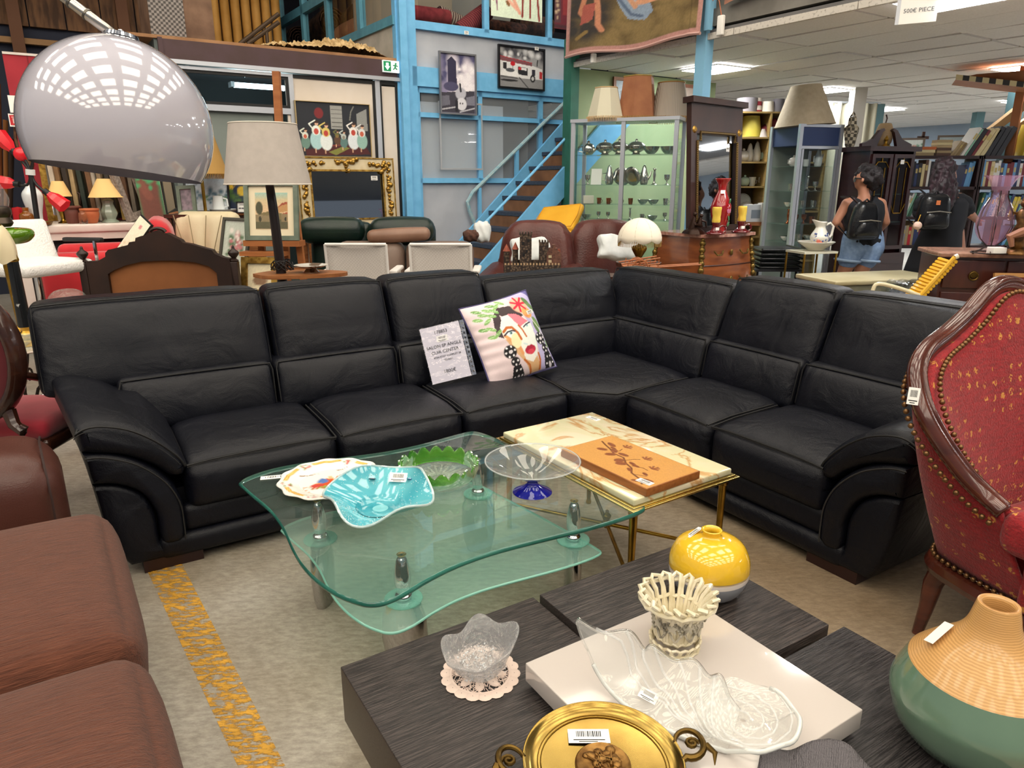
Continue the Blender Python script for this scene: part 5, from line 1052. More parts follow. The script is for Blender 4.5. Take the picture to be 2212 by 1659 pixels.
lath('clay_pot', 'dark brown clay pot with broad rim on the counter', 'pot', [(.001, 0), (.05, 0), (.06, .05), (.062, .1), (.055, .12), (.075, .135), (.075, .145), (.05, .145), (.045, .05), (.001, .03)], M('clay_dark', '5e3024', .6), onC(cpx(158), .18), sub=2)
lath('glass_jar', 'small clear glass jar between the pots', 'jar', [(.001, 0), (.03, 0), (.035, .04), (.03, .09), (.02, .1), (.022, .11)], CGL, onC(cpx(177), .05))
lath('bronze_plate', 'stack of small brass dishes on the counter', 'dish', [(.001, 0), (.06, 0), (.075, .015), (.08, .03), (.07, .03), (.001, .02)], M('brass_old', '7a6438', .45, .7), onC(cpx(88), .04))
t = thing('bronze_figure', 'dark bronze figurine behind the clay pot', 'figurine', onC(cpx(166), .4)); BRZ = M('bronze', '2e1c14', .35, .6)
obj('figure', tube([(0, 0, 0), (0, 0, .08), (.015, 0, .17), (.0, 0, .25), (.01, 0, .33)], [.06, .035, .03, .04, .015], 10), BRZ, t, smooth=180); obj('head', ball((.01, 0, .37), .03), BRZ, t); obj('raised_arm', tube([(.02, 0, .28), (.07, 0, .25), (.06, 0, .16)], .012, 6), BRZ, t)
t = thing('celadon_lamp', 'celadon table lamp with cream cone shade on the counter', 'table lamp', onC(cpx(238), .2)); CEL = M('celadon', '8d998a', .15, coat=.5)
obj('lamp_body', lathe(smoothprof([(.001, 0), (.07, 0), (.075, .01), (.05, .03), (.065, .06), (.07, .09), (.045, .16), (.05, .19), (.02, .21)], 3), 8), CEL, t, smooth=30); obj('shade', xf(shade_g(.15, .06, .16), (0, 0, .22)), M('cream_shade', 'dcb878', .8, emit=.12), t)
t = thing('brass_lamp', 'smaller brass lamp with tan cone shade beside the gilt mirror', 'table lamp', onC(cpx(138), .3)); obj('lamp_body', lathe(smoothprof([(.001, 0), (.05, 0), (.02, .03), (.03, .1), (.015, .18), (.01, .26)], 3), 14), BRASS, t); obj('shade', xf(shade_g(.095, .045, .13), (0, 0, .23)), MATS['cream_shade'], t)
# gilt mirror behind the counter
t = thing('gilt_mirror', 'tall gilt-framed mirror leaning on the red partition', 'mirror', onC(cpx(103, .7), .72, .002), rot=(rad(-4), 0, BA)); obj('gilt_frame', frame(.55, .68, .05, .04, 0, 0), GOLD, t, smooth=0); obj('mirror_glass', box(.04, .51, -.02, -.01, .04, .64), M('mirror_silver', 'c8ccd0', .02, 1), t, smooth=0)
# stack of framed pictures standing edge-on
cols = ['c9bba8', '8a6a48', '3c342e', 'b8a078', '2f3a34', '7a5a40', 'd8d0c4', 'a08a70', '4a4440', 'c8a860', '6a5040', '8f8578', '9a9088', 'b4aaa0', '504a48', '343230']
names = ['cream', 'oak', 'black', 'pale gilt', 'dark green', 'walnut', 'white', 'tan', 'charcoal', 'gilt', 'brown', 'grey', 'ash grey', 'pale grey', 'slate', 'ebony']
rr = random.Random(11)
for i in range(16):
    px = 142+i*15; hgt = rr.uniform(.55, .72); t = thing('stacked_picture', 'narrow %s framed picture in the stack leaning behind the counter' % names[i], 'picture', onC(cpx(px, .55), .55, .03), rot=(0, rad(-2-rr.uniform(0, 7)), BA+rad(66+rr.uniform(-5, 5))), group='framed pictures stacked behind the counter')
    m_ = M('frame_c%d' % i, cols[i], .5, c2=tuple(c*.75 for c in hx(cols[i])), sc=14); obj('frame_bar', frame(.4, hgt, .05, .035), m_, t, smooth=0); obj('backing', box(-.19, .19, -.02, -.012, .03, hgt-.03), M('backing_paper', 'a89880', .8), t, smooth=0)
t = thing('tree_painting', 'unframed canvas of a red-brown tree on green', 'painting', onC(cpx(340, .1)-.02, .12, .002), rot=(rad(-7), rad(-4), rad(18))); obj('stretcher', box(-.1, .1, 0, .025, 0, .56), M('raw_canvas', 'd8cdb8', .8), t, smooth=0)
picture('painted_canvas', .2, .56, 20, 50, '2f7a50', [('l', [(.5, 1), (.45, .6), (.5, .3), (.4, .1)], .16, '6a3a2c'), ('l', [(.5, .45), (.7, .2)], .07, '6a3a2c'), ('l', [(.45, .6), (.2, .4)], .06, '7a4434'), ('s', 0, 1, 0, .5, 20, .05, '3f9a64')], t, y=-.001)
t = thing('carved_picture', 'pale grey carved empty frame leaning beside the tree canvas', 'picture frame', onC(cpx(300, .2), .25, .03), rot=(rad(-6), rad(-11), rad(75))); obj('carved_bar', frame(.3, .6, .06, .05), M('carved_grey', '9a8e84', .7, c2='6d625a', sc=40), t, smooth=0)
# ---- wooden poles and skis leaning at the red partition's free end
for i, (px, py0, py1, c_) in enumerate(((4, 180, 460, '6a3c20'), (14, 260, 470, '8a5a30'), (22, 300, 470, '3a2a20'))):
    p = W(px, 470, 6.95); q_ = W(px-8+6*i, py0, 7.1); tag(obj('leaning_board', tube([tuple(p), tuple(q_)], .035, 6, flat=.4), M('lean_%d' % i, c_, .6)), ('orange-brown', 'honey-coloured', 'blackened')[i]+' wooden board leaning at the red partition edge', 'board')
p = W(63, 372, 6.9); t = thing('wall_carving', 'tall carved wood fetish figure hanging on the red partition', 'carving', (p[0], BT(63, 372, T0-.06)[1]*0+p[1], p[2])); CW = M('carving_wood', '7a5234', .6, c2='4a2c1a', sc=20)
obj('carving_body', xf(loft([ring(0, 0, z, r, .03, 10) for z, r in ((0, .02), (.06, .05), (.2, .045), (.3, .06), (.4, .035), (.48, .008))]), (0, 0, -.02)), CW, t); parts('carving_wing', [tube([(s*.04, 0, .05), (s*.07, 0, .3), (s*.05, 0, .42)], .014, 6) for s in (-1, 1)], CW, t)
# ---- red multi-arm lamp
Yl = 5.3; t = thing('red_arm_lamp', 'black floor lamp with red shades on curved arms', 'floor lamp', (*W(92, 520, Yl)[:2], 0)); bx0 = W(92, 520, Yl)
q = lambda px, py: tuple(W(px, py, Yl)-np.array([bx0[0], bx0[1], 0]))
obj('pole', tube([(0, 0, .02), q(87, 520), q(66, 372)], .018, 8), BLK, t); obj('base', lathe([(.001, 0), (.14, 0), (.14, .015), (.02, .03), (.001, .03)], 24), BLK, t); RSH = M('red_shade', 'd01624', .35, emit=.15, coat=.3)
for tipp, mid, kind in (((12, 308), (45, 345), 0), ((46, 335), (58, 352), 1), ((12, 395), (58, 400), 2), ((122, 432), (80, 400), 3), ((84, 325), (72, 345), 4)):
    obj('arm', tube(smoothprof([q(66, 372), q(*mid), q(*tipp)], 4), .009, 6), BLK, t)
    if kind == 1: obj('shade', ball(q(45, 333), .047, 16, 12), RSH, t, smooth=180)
    elif kind < 4:
        a = np.array(q(*mid)); b = np.array(q(*tipp)); d = (b-a)/np.linalg.norm(b-a); obj('shade', tube([tuple(b-d*.07), tuple(b-d*.02), tuple(b+d*.07)], [.02, .045, .055], 6, cap=True), RSH, t, smooth=20); obj('socket', cyl(tuple(b-d*.1), tuple(b-d*.06), .022), BLK, t)
obj('collar', cyl(q(66, 378), q(65, 366), .03), M('collar_white', 'd8d8d8', .5), t)
# ---- occasional table with oil lamp, tulip lamp, crystal
Yt = 3.75; tz = .66; ot = at(20, Yt, tz); t = thing('scroll_table', 'small round glass table on scrolled wrought-iron legs', 'side table', (ot[0], ot[1], 0))
obj('table_top', lathe([(.001, tz-.012), (.33, tz-.012), (.335, tz-.006), (.33, tz), (.001, tz)], 40), M('stone_top', 'b8a898', .3, c2='d0c4b8', sc=8), t); IRON = M('wrought_iron', '2e2420', .5, .5)
for a in (0.3, 1.87, 3.44, 5.0):
    c_, s_ = math.cos(a), math.sin(a); obj('leg', tube([(r*c_, r*s_, z) for r, z in smoothprof([(.28, tz-.02), (.2, .5), (.08, .35), (.2, .15), (.3, .02), (.27, .0)], 4)], .009, 6), IRON, t); obj('scroll', tube([((.2+.05*(1-i/14)*math.cos(i*.6))*c_, (.2+.05*(1-i/14)*math.cos(i*.6))*s_, .42+.05*(1-i/14)*math.sin(i*.6)) for i in range(14)], .006, 5), IRON, t)
p = at(62, 3.68, tz); t = thing('tulip_lamp', 'marble column lamp with cream tulip glass shade', 'table lamp', (p[0], p[1], tz)); 
zz_ = lambda py: zat(py, 3.68)-tz
BMB = M('black_marble', '1a1c1e', .2, c2='c8c8c4', sc=7, dist=3, ramp=(.62, .72))
obj('brass_foot', lathe(smoothprof([(.001, 0), (.06, 0), (.05, .015), (.03, .03), (.035, .06), (.02, .08), (.028, .1)], 3), 18), BRASS, t); obj('marble_column', lathe([(.001, .1), (.032, .1), (.026, zz_(565)), (.001, zz_(565))], 18), BMB, t); obj('brass_neck', lathe(smoothprof([(.026, zz_(565)), (.03, zz_(560)), (.018, zz_(545)), (.02, zz_(535))], 3), 14), BRASS, t)
def wtul(a, r, z): k = max(0, (-z)/.12); return r*(1+.08*k*math.cos(6*a)), z+.015*k*math.cos(6*a)
obj('tulip_shade', xf(lathe(smoothprof([(.10, -.13), (.088, -.06), (.06, 0), (.03, .035), (.028, .03), (.055, -.01), (.082, -.06), (.095, -.12)], 4), 48, wtul), (-.045, -.02, zz_(500)), (0, rad(14), 0)), M('tulip_glass', 'e8d9b4', .3, emit=.12, trans=.2), t, smooth=180); obj('shade_arm', tube([(0, 0, zz_(535)), (-.01, 0, zz_(505)), (-.03, -.01, zz_(482))], .008, 6), BRASS, t)
p = at(48, 3.95, tz); t = thing('oil_lamp', 'antique oil lamp with green glass font and tall chimney', 'oil lamp', (p[0], p[1], tz)); zz_ = lambda py: zat(py, 3.95)-tz
obj('stem', lathe(smoothprof([(.001, 0), (.07, 0), (.06, .02), (.02, .05), (.018, .12), (.03, zz_(530)), (.02, zz_(525))], 3), 16), BRASS, t); obj('green_font', xf(lathe(smoothprof([(.02, 0), (.07, .012), (.1, .045), (.09, .075), (.04, .085)], 4), 24), (.055, 0, zz_(528)), sc=(1, 1, 1.05)), M('green_font', '6c9a1c', .06, trans=.5, coat=.6), t, smooth=180)
obj('burner', xf(lathe(smoothprof([(.035, 0), (.05, .02), (.04, .05), (.05, .07), (.048, .1), (.03, .11)], 2), 18), (.012, 0, zz_(490))), M('burner_metal', '4a4038', .35, .8), t); obj('chimney', xf(lathe(smoothprof([(.045, 0), (.06, .05), (.045, .1), (.03, .15), (.028, .33)], 4), 24), (.0, 0, zz_(452))), glass('chimney_glass', (.96, .97, .98), body=.08, bodycol='e8e8ec'), t, smooth=180)
lath('crystal_dish', 'faceted crystal bowl on the scrolled side table edge', 'bowl', [(.001, 0), (.03, 0), (.05, .03), (.07, .07), (.066, .07), (.001, .01)], MATS['crystal'], at(50, 3.55, tz), n=12)
lath('crystal_dome', 'low cut-crystal bowl seen above the black sofa back', 'bowl', [(.001, 0), (.1, .0), (.11, .02), (.09, .06), (.05, .085), (.001, .09)], MATS['crystal'], at(148, 4.3, zat(640, 4.3)-.045), n=16)
st_ = at(148, 4.3, 0); t = thing('plant_stand', 'plain wooden stand under the cut-crystal bowl', 'stand', (st_[0], st_[1], 0)); hz_ = zat(640, 4.3)-.046; obj('stand_top', lathe([(.001, hz_-.02), (.15, hz_-.02), (.15, hz_), (.001, hz_)], 20), WOOD, t); leg4(t, (-.08, .08), (-.08, .08), hz_-.02, .015, WOOD)
# ---- white boucle swivel chair
p = at(68, 4.75, 0); t = thing('boucle_chair', 'white boucle swivel chair with black armrests', 'armchair', (p[0], p[1], 0), rad(-20)); WB = M('white_boucle', 'e4e2e0', .95, bump=.7, bsc=90)
sz_ = zat(575, 4.75); obj('seat', xf(rbox(.5, .5, .08, .035, 5, puff(2, .015)), (.02, -.02, sz_)), WB, t); obj('backrest', xf(rbox(.44, .07, .32, .03, 6, puff(1, .02)), (-.22, .06, sz_+.14), (rad(-24), 0, rad(75))), WB, t)
parts('armrest', [xf(rbox(.3, .045, .03, .012, 2), (x, y, zat(524, 4.75)), (0, 0, rad(a))) for x, y, a in ((.1, .3, 10), (-.16, -.22, 30))], BLK, t); parts('arm_support', [tube([(x, y, sz_-.02), (x, y, zat(526, 4.75))], .012, 6) for x, y in ((.2, .3), (-.1, -.2))], CHROME, t)
obj('pedestal', cyl((0, 0, .06), (0, 0, sz_-.03), .025), CHROME, t); parts('base_foot', [tube([(0, 0, .08), (.28*math.cos(a), .28*math.sin(a), .02)], .016, 6) for a in np.arange(0, 6.2, 1.257)], CHROME, t)
# ---- red armchair with a picture on it
p = at(228, 5.9, 0); t = thing('red_armchair', 'bright red velvet armchair behind the carved headboard', 'armchair', (p[0], p[1], 0), rad(-66)); t.scale = (1, 1, 1.42); RV = M('red_velvet', 'b4101c', .75, sheen=.4, c2='c41c28', sc=5)
obj('seat', xf(rbox(.75, .7, .2, .06, 4), (0, -.05, .5)), RV, t); obj('backrest', xf(rbox(.8, .2, .5, .08, 5, puff(1, .03)), (.0, .36, .6), (rad(-12), 0, 0)), RV, t); parts('arm', [xf(rbox(.17, .8, .5, .05, 4), (s*.44, -.02, .44)) for s in (-1, 1)], RV, t); obj('base', box(-.42, .42, -.38, .4, .05, .32), RV, t, smooth=0); leg4(t, (-.38, .38), (-.34, .34), .06, .02, WOODD)
p = at(262, 5.6, zat(550, 5.6)); t = thing('matted_print', 'cream-matted print leaning across the red armchair', 'picture', p, rot=(rad(-28), rad(28), rad(-35))); obj('board', box(-.08, .08, 0, .02, 0, .34), BLK, t, smooth=0)
picture('print', .15, .33, 16, 30, 'efe6cf', [('e', .5, .2, .12, .05, 0, 'd89090'), ('s', .2, .8, .4, .8, 6, .05, 'd8c8a8'), ('l', [(.2, .85), (.8, .85)], .02, 'b8a888')], t, y=-.002)
# ---- cream leather recliner
p = at(418, 6.1, 0); t = thing('cream_recliner', 'cream leather recliner with stitched headrest back', 'armchair', (p[0], p[1], 0), rad(-8)); CL_ = M('cream_leather', 'd2c6a6', .4, c2='c8ba98', sc=4, bump=.15, bsc=120); z1 = zat(458, 6.1)
def cfn(P, Q): P[:, 1] -= (Q[:, 1] < 0)*(.03*np.abs(np.sin(Q[:, 0]*math.pi*1.5))*(1-np.abs(Q[:, 2])**4)); return P
obj('backrest', xf(rbox(.56, .16, .75, .07, 12, cfn), (0, .2, z1-.375), (rad(-10), 0, 0)), CL_, t); obj('seat', xf(rbox(.58, .55, .14, .05, 4, puff(2, .02)), (.0, -.15, .42)), CL_, t)
parts('seam', [tube([(x*.5, .1, z1-.5), (x*.62, .06, z1-.3), (x, .08, z1-.03)], .004, 5) for x in (-.22, -.08, .08, .22)], M('cream_seam', '9a8c6c', .6), t); obj('cross_seam', tube([(-.25, .07, z1-.33), (0, .05, z1-.335), (.25, .07, z1-.33)], .004, 5), MATS['cream_seam'], t)
obj('pedestal', cyl((0, -.05, .03), (0, -.05, .38), .035), WOODD, t); obj('foot_ring', tube([(.28*math.cos(a), -.05+.28*math.sin(a), .02) for a in np.linspace(0, 6.28, 24, endpoint=False)], .02, 6, closed=True), WOODD, t)
p = at(512, 5.6, 0); t = thing('cream_footstool', 'cream leather footstool beside the recliner', 'footstool', (p[0], p[1], 0)); obj('cushion', xf(rbox(.34, .34, .12, .05, 4, puff(2, .02)), (-.02, 0, zat(590, 5.6)-.03)), CL_, t); obj('stool_post', cyl((0, 0, .02), (0, 0, .44), .025), WOODD, t); obj('foot_plate', lathe([(.001, 0), (.15, 0), (.15, .02), (.001, .03)], 20), WOODD, t)
# ---- carved settee back
Yh = 4.85; k = 1/pxs(Yh, 560); hc = at(343, Yh, 0); t = thing('carved_settee', 'dark carved walnut settee back with brown cloth panel', 'settee', (hc[0], hc[1], 0), rad(4)); CAR = M('carved_walnut', '2e1a12', .45, c2='1e0f0a', sc=6)
z_ = lambda py: zat(py, Yh); X_ = lambda px: (px-343)*k
pts = [(190, 660), (190, 563), (215, 562), (232, 553), (233, 545), (240, 538), (250, 536), (282, 528), (286, 522), (298, 521), (300, 513), (312, 509), (322, 507), (326, 503), (330, 506), (336, 500), (344, 497), (352, 500), (358, 506), (364, 503), (374, 508), (380, 512), (392, 518), (396, 524), (412, 527), (440, 536), (455, 540), (460, 548), (476, 556), (490, 559), (502, 660)]
low = [(460, 660), (460, 590), (445, 575), (415, 566), (375, 562), (345, 562), (305, 564), (270, 572), (245, 582), (232, 590), (232, 660)]
obj('carved_crest', plate([(X_(x), z_(y)) for x, y in pts+low], -.03, .03), CAR, t, smooth=0)
obj('cloth_panel', plate([(X_(x), z_(y)) for x, y in [(x, y-1) for x, y in low]], -.005, .005), M('brown_cloth', '8a5630', .9, c2='7a4a28', sc=3), t, smooth=0)
for px in (181, 497):
    o = obj('post', xf(rbox(.05, .06, z_(566)-.3, .006, 1), (X_(px), 0, (z_(566)+.3)/2)), CAR, t); obj('leg', cyl((X_(px), 0, 0), (X_(px), 0, .32), .02, .028), CAR, t)
    obj('finial', xf(lathe(smoothprof([(.026, 0), (.03, .008), (.015, .02), (.02, .03), (.034, .05), (.034, .065), (.012, .085), (.009, .1), (.001, .11)], 3), 14), (X_(px), 0, z_(566))), CAR, o)
obj('crest_pierced', tube([(X_(344)+.05*math.cos(q), 0, z_(503)+.03*math.sin(q)) for q in np.linspace(.2, 2.94, 10)], .012, 6), CAR, t)
obj('seat', xf(rbox(.95, .4, .1, .03, 3), (0, .23, .42)), MATS['brown_cloth'], t); leg4(t, (-.42, .42), (.38,), .38, .024, CAR)
# ---- fringed gold lamp and the small cabinet with jug and pictures
p = at(448, 6.5, 0); t = thing('gold_fringed_lamp', 'floor lamp with gold cone shade and fringe behind the dome lamp', 'floor lamp', (p[0], p[1], 0)); z0 = zat(376, 6.5); obj('stem', cyl((0, 0, .02), (0, 0, z0+.2), .014), BRASS, t); obj('base', lathe([(.001, 0), (.14, 0), (.13, .02), (.02, .04), (.001, .04)], 20), BRASS, t); obj('shade', xf(shade_g(.22, .12, .39), (0, 0, z0)), M('gold_shade', 'a98346', .8, emit=.05), t); stuffed(obj('fringe', fringe(.219, z0+.005, .045, 90), M('fringe_gold', '8a6428', .8), t))
Yc = 6.75; p = at(470, Yc, 0); zc_ = zat(460, Yc); t = thing('oak_cabinet', 'brown oak cabinet behind the recliner carrying pictures', 'cabinet', (p[0], p[1], 0), BA*.5); obj('body', xf(rbox(.75, .42, zc_, .01, 1), (0, .2, zc_/2)), WOODD, t); obj('top', xf(rbox(.8, .46, .03, .008, 1), (0, .2, zc_-.01)), WOOD, t); parts('door', [box(x, x+.33, -.025, -.01, .1, zc_-.15) for x in (-.35, .02)], WOOD, t, smooth=0); obj('drawer', box(-.35, .35, -.025, -.01, zc_-.13, zc_-.04), WOODD, t, smooth=0)
def onK(px, dy): q_ = at(px, Yc-.18+dy, zc_+.006); return q_
t = thing('enamel_jug', 'white enamel jug standing in a shallow dish', 'jug', onK(474, .05)); obj('jug_body', lathe(smoothprof([(.001, .01), (.05, .01), (.052, .05), (.042, .14), (.045, .15)], 4), 24), M('enamel', 'dfe3e4', .15, coat=.5), t, smooth=180); obj('jug_handle', tube([(.045, 0, .13), (.08, 0, .12), (.085, 0, .06), (.05, 0, .05)], .008, 6), MATS['enamel'], t)
lath('enamel_dish', 'shallow white dish under the enamel jug', 'dish', [(.001, 0), (.05, 0), (.1, .02), (.12, .035), (.115, .035), (.05, .008), (.001, .008)], MATS['enamel'], onK(484, .05)-np.array([0, 0, .004]))
def framed(nm, lab, p, wd, ht, bw_, mf, bg, layers, rot, nx=30, ny=30, cat='picture', dep=.025, mat_=None, grain=.08, seed=0):
    t = thing(nm, lab, cat, p, rot=rot); 
    if bw_: obj('frame', frame(wd, ht, bw_, dep), mf, t, smooth=0)
    x_, h2 = wd-2*bw_, ht-2*bw_
    if mat_:
        obj('mount', box(-x_/2, x_/2, -dep*.4, -dep*.3, bw_, bw_+h2), M('mount_'+mat_[0], mat_[0], .8), t, smooth=0); k = mat_[1]; picture('image', x_-2*k, h2-2*k, nx, ny, bg, layers, t, y=-dep*.45, z0=bw_+k, seed=seed, grain=grain)
    else: picture('image', x_, h2, nx, ny, bg, layers, t, y=-dep*.4, z0=bw_, seed=seed, grain=grain)
    return t
BLKF = M('frame_black', '16161a', .3); GRF = M('frame_greygreen', '6f7a6c', .5, c2='5c685a', sc=12)
framed('bird_picture', 'blue picture of a small bird leaning behind the jug', onK(441, .3)+np.array([0, 0, .02]), .26, .38, .0, BLKF, '2f8ad0', [('e', .5, .34, .12, .1, 30, '3a3a44'), ('l', [(.4, .42), (.7, .48)], .02, '22222a')], (rad(-8), 0, rad(5)))
framed('landscape_picture', 'black-framed pale blue landscape behind the enamel jug', onK(450, .12), .4, .36, .015, BLKF, 'a8c4dc', [('g', .0, .5, 'dde4ea'), ('s', 0, 1, .45, .8, 30, .06, '5a7a8c'), ('s', .4, 1, .55, .8, 12, .06, '6a8a5c'), ('s', .0, .3, .2, .9, 24, .03, '8a9aac')], (rad(-10), 0, rad(5)))
framed('flower_picture', 'dark picture of yellow flowers beside the lamp shade', onK(509, .2), .36, .42, .0, BLKF, '1f2c44', [('s', .3, .8, .5, .9, 20, .05, '4a6a34')]+[('l', [(.35, .3), (.35+.2*math.cos(a), .3+.2*math.sin(a))], .035, 'd8b030') for a in np.arange(0, 6.2, .5)]+[('e', .35, .3, .06, .06, 0, 'a87820'), ('e', .7, .55, .12, .1, 0, 'c8a834')], (rad(-8), 0, rad(5)))
framed('tiny_card', 'small black-edged calendar card on the oak cabinet', onK(524, .0), .09, .1, .008, BLKF, 'e4e4e2', [('l', [(.2, .6), (.35, .6)], .08, '30303a'), ('l', [(.55, .6), (.7, .6)], .08, '30303a'), ('l', [(.3, .25), (.7, .25)], .05, '50505a')], (rad(-6), 0, 0), 16, 16)
framed('purple_print', 'small grey-framed purple print beside the recliner', at(408, 6.4, zat(462, 6.4)), .16, .24, .03, GRF, '8a7a84', [('s', 0, 1, 0, 1, 20, .08, '6a6068')], (rad(-8), rad(-3), 0), 14, 18)
p = at(408, 6.45, 0); t = thing('magazine_table', 'small dark table under the grey-framed print', 'side table', (p[0], p[1], 0)); hz_ = zat(462, 6.4)-.002; obj('table_top', box(-.14, .16, -.15, .15, hz_-.03, hz_), WOODD, t, smooth=0); leg4(t, (-.1, .12), (-.12, .12), hz_-.03, .015, WOODD)
framed('bouquet_print', 'dark-framed flower print leaning low beside the recliner', at(503, 5.95, zat(585, 5.95)), .26, .44, .022, M('frame_bronze', '3c3a30', .4), 'b8c0b4', [('s', .2, .8, .3, .8, 24, .05, '4a6a4a'), ('s', .25, .8, .3, .75, 12, .05, 'b86a70'), ('s', .2, .7, .2, .5, 8, .04, 'e0d8d0')], (rad(-18), rad(2), rad(-12)), 24, 34)
# ---- standard lamp with tray table
Yp = 4.45; k = 1/pxs(Yp, 330); p = at(606, Yp, 0); t = thing('standard_lamp', 'floor lamp with pale linen shade on dark wooden pole', 'floor lamp', (p[0], p[1], 0)); lc = at(592, Yp, 0)[0]-p[0]; zl = zat(398, Yp); zh = zat(268, Yp); LIN = M('linen_shade', 'b9b0a8', .85, c2='b2a9a1', sc=20)
obj('pole', tube([(.0, 0, .03), (-.0, 0, .7), (lc*.6, 0, zat(450, Yp)), (lc, 0, zl+.12)], [.03, .032, .028, .022], 14), M('pole_wenge', '1d1210', .35), t, smooth=180); obj('base', lathe([(.001, 0), (.17, 0), (.17, .02), (.04, .04), (.001, .04)], 28), MATS['pole_wenge'], t)
obj('shade', xf(shade_g(91*k, 70*k, zh-zl, 40), (lc, 0, zl)), LIN, t, smooth=50); obj('shade_trim', join(xf(tube([(91*k*math.cos(a), 91*k*math.sin(a), 0) for a in np.linspace(0, 6.283, 40, endpoint=False)], .004, 5, closed=True), (lc, 0, zl))), M('linen_trim', 'd8d0c4', .8), t); obj('shade_trim', xf(tube([(70*k*math.cos(a), 70*k*math.sin(a), 0) for a in np.linspace(0, 6.283, 40, endpoint=False)], .004, 5, closed=True), (lc, 0, zh)), MATS['linen_trim'], t)
stuffed(obj('cord_coil', join(*[tube([((.05+.02*math.sin(j))*math.cos(a+j), (.05+.02*math.sin(j))*math.sin(a+j), zat(572, Yp)+.03*math.sin(2*a+j)) for a in np.linspace(0, 6, 16)], .0035, 5) for j in range(5)]), BLK, t))
tz2 = zat(586, Yp+.1); tp_ = [(x, y) for x, y in smoothprof([(-.18, -.02), (-.05, -.13), (.14, -.1), (.36, .0), (.36, .12), (.1, .2), (-.1, .14), (-.18, -.02)], 4)][:-1]
obj('tray_top', prism(tp_, tz2-.022, tz2), WOOD, t, smooth=30); obj('tray_leg', cyl((.3, .06, 0), (.3, .06, tz2-.02), .014), WOODD, t)
p2 = (p[0]+.17, p[1]+.03, tz2+.001); t = thing('pedestal_dish', 'shallow painted dish on a silver foot on the lamp tray', 'dish', p2); obj('foot', lathe(smoothprof([(.001, 0), (.05, 0), (.04, .015), (.03, .025)], 3), 20), SILVER, t); obj('dish_plate', lathe(smoothprof([(.03, .025), (.06, .03), (.1, .045), (.096, .048), (.05, .036), (.001, .034)], 3), 28), M('dish_painted', 'c8c4bc', .2, c2='6a5a4c', sc=14, ramp=(.55, .6)), t)
# ---- easel with landscape
Ye = 5.75; p = at(598, Ye, 0); t = thing('artist_easel', 'tall wooden artist easel holding a framed landscape', 'easel', (p[0], p[1], 0), rad(-6)); EAS = M('easel_wood', 'a86a3c', .5, c2='965a30', sc=3, st=(1, 1, 8)); k = 1/pxs(Ye); zE = lambda py: zat(py, Ye)
obj('mast', xf(cbox((0, 0, 0), (.055, .035, zE(150)-.3)), (.03, .1, (zE(150)+.3)/2), (0, rad(2), 0)), EAS, t, smooth=0); parts('leg', [xf(cbox((0, 0, 0), (.05, .035, zE(400))), (s*.17+.0, .05, zE(400)/2), (0, rad(-s*2.5), 0)) for s in (-1, 1)], EAS, t, smooth=0)
obj('ledge', box(-.24, .22, -.1, .02, zE(530), zE(518)), EAS, t, smooth=0); obj('ledge', box(-.26, .1, -.14, -.02, zE(550), zE(541)), EAS, t, smooth=0); obj('crossbar', box(-.2, .2, .0, .03, zE(585), zE(578)), EAS, t, smooth=0)
framed('village_landscape', 'grey-green framed village landscape standing on the easel', at(590, Ye-.07, zE(518)), .43, .45, .035, GRF, 'c8b890', [('g', .2, .0, '9cc0b4'), ('g', .15, .45, 'd8b890'), ('p', [(0, .62), (.2, .55), (.45, .5), (1, .6), (1, 1), (0, 1)], '7a6c48'), ('p', [(0, .8), (.5, .74), (1, .72), (1, 1), (0, 1)], '5c5840'), ('e', .12, .42, .11, .18, 0, '4a4a34'), ('p', [(.42, .1), (.52, .08), (.55, .45), (.43, .46)], '54543c'), ('p', [(.68, .4), (.8, .3), (.98, .28), (1, .5), (.7, .55)], 'b88a58'), ('p', [(.66, .42), (.82, .28), (1, .24), (1, .3), (.84, .34)], '9a4c34'), ('p', [(.8, .58), (1, .56), (1, .8), (.8, .8)], '8a7858'), ('p', [(.78, .58), (1, .52), (1, .57)], 'a04830'), ('p', [(.0, .6), (.5, .62), (.5, .8), (0, .8)], '8a7a5c'), ('e', .14, .72, .04, .08, 0, '3c3a2c'), ('e', .92, .72, .03, .06, 0, '2c2a24')], (rad(-9), 0, rad(-4)), 46, 46, 'painting', .03, ('e4d6b8', .05))
framed('gilt_print', 'small gilt-framed print standing low beside the lamp pole', at(563, 4.95, zat(640, 4.95)), .27, .27, .045, GOLD, 'e4d6b4', [('e', .5, .65, .3, .2, 0, '8a6a50')], (rad(-12), 0, rad(-8)), 14, 14)
# ---- mirror and painting on the cream wall
s0_, s1_ = sx(643, 400, T0-.2), sx(850, 400, T0-.2); mw = s1_-s0_; zm0, zm1 = zz(760, 500, T0-.2), zz(760, 341, T0-.2); p = B((s0_+s1_)/2, T0-.2, zm0); t = thing('ornate_mirror', 'large cream-framed mirror with gilt corner ornaments', 'mirror', p, rot=(rad(-3), 0, BA)); CRF = M('frame_cream', 'd6c6a4', .4, c2='c6b48c', sc=10)
obj('frame', frame(mw, zm1-zm0, .14, .06), CRF, t, smooth=0); parts('gilt_slip', [xf(frame(mw-.26, zm1-zm0-.26, .02, .02, .13), (0, -.05, 0)), xf(frame(mw, zm1-zm0, .012, .02), (0, -.05, 0))], GOLD, t, smooth=0); obj('mirror_glass', box(-mw/2+.13, mw/2-.13, -.035, -.03, .13, zm1-zm0-.13), M('mirror_dim', '9aa2ac', .02, 1), t, smooth=0)
rr = random.Random(9)
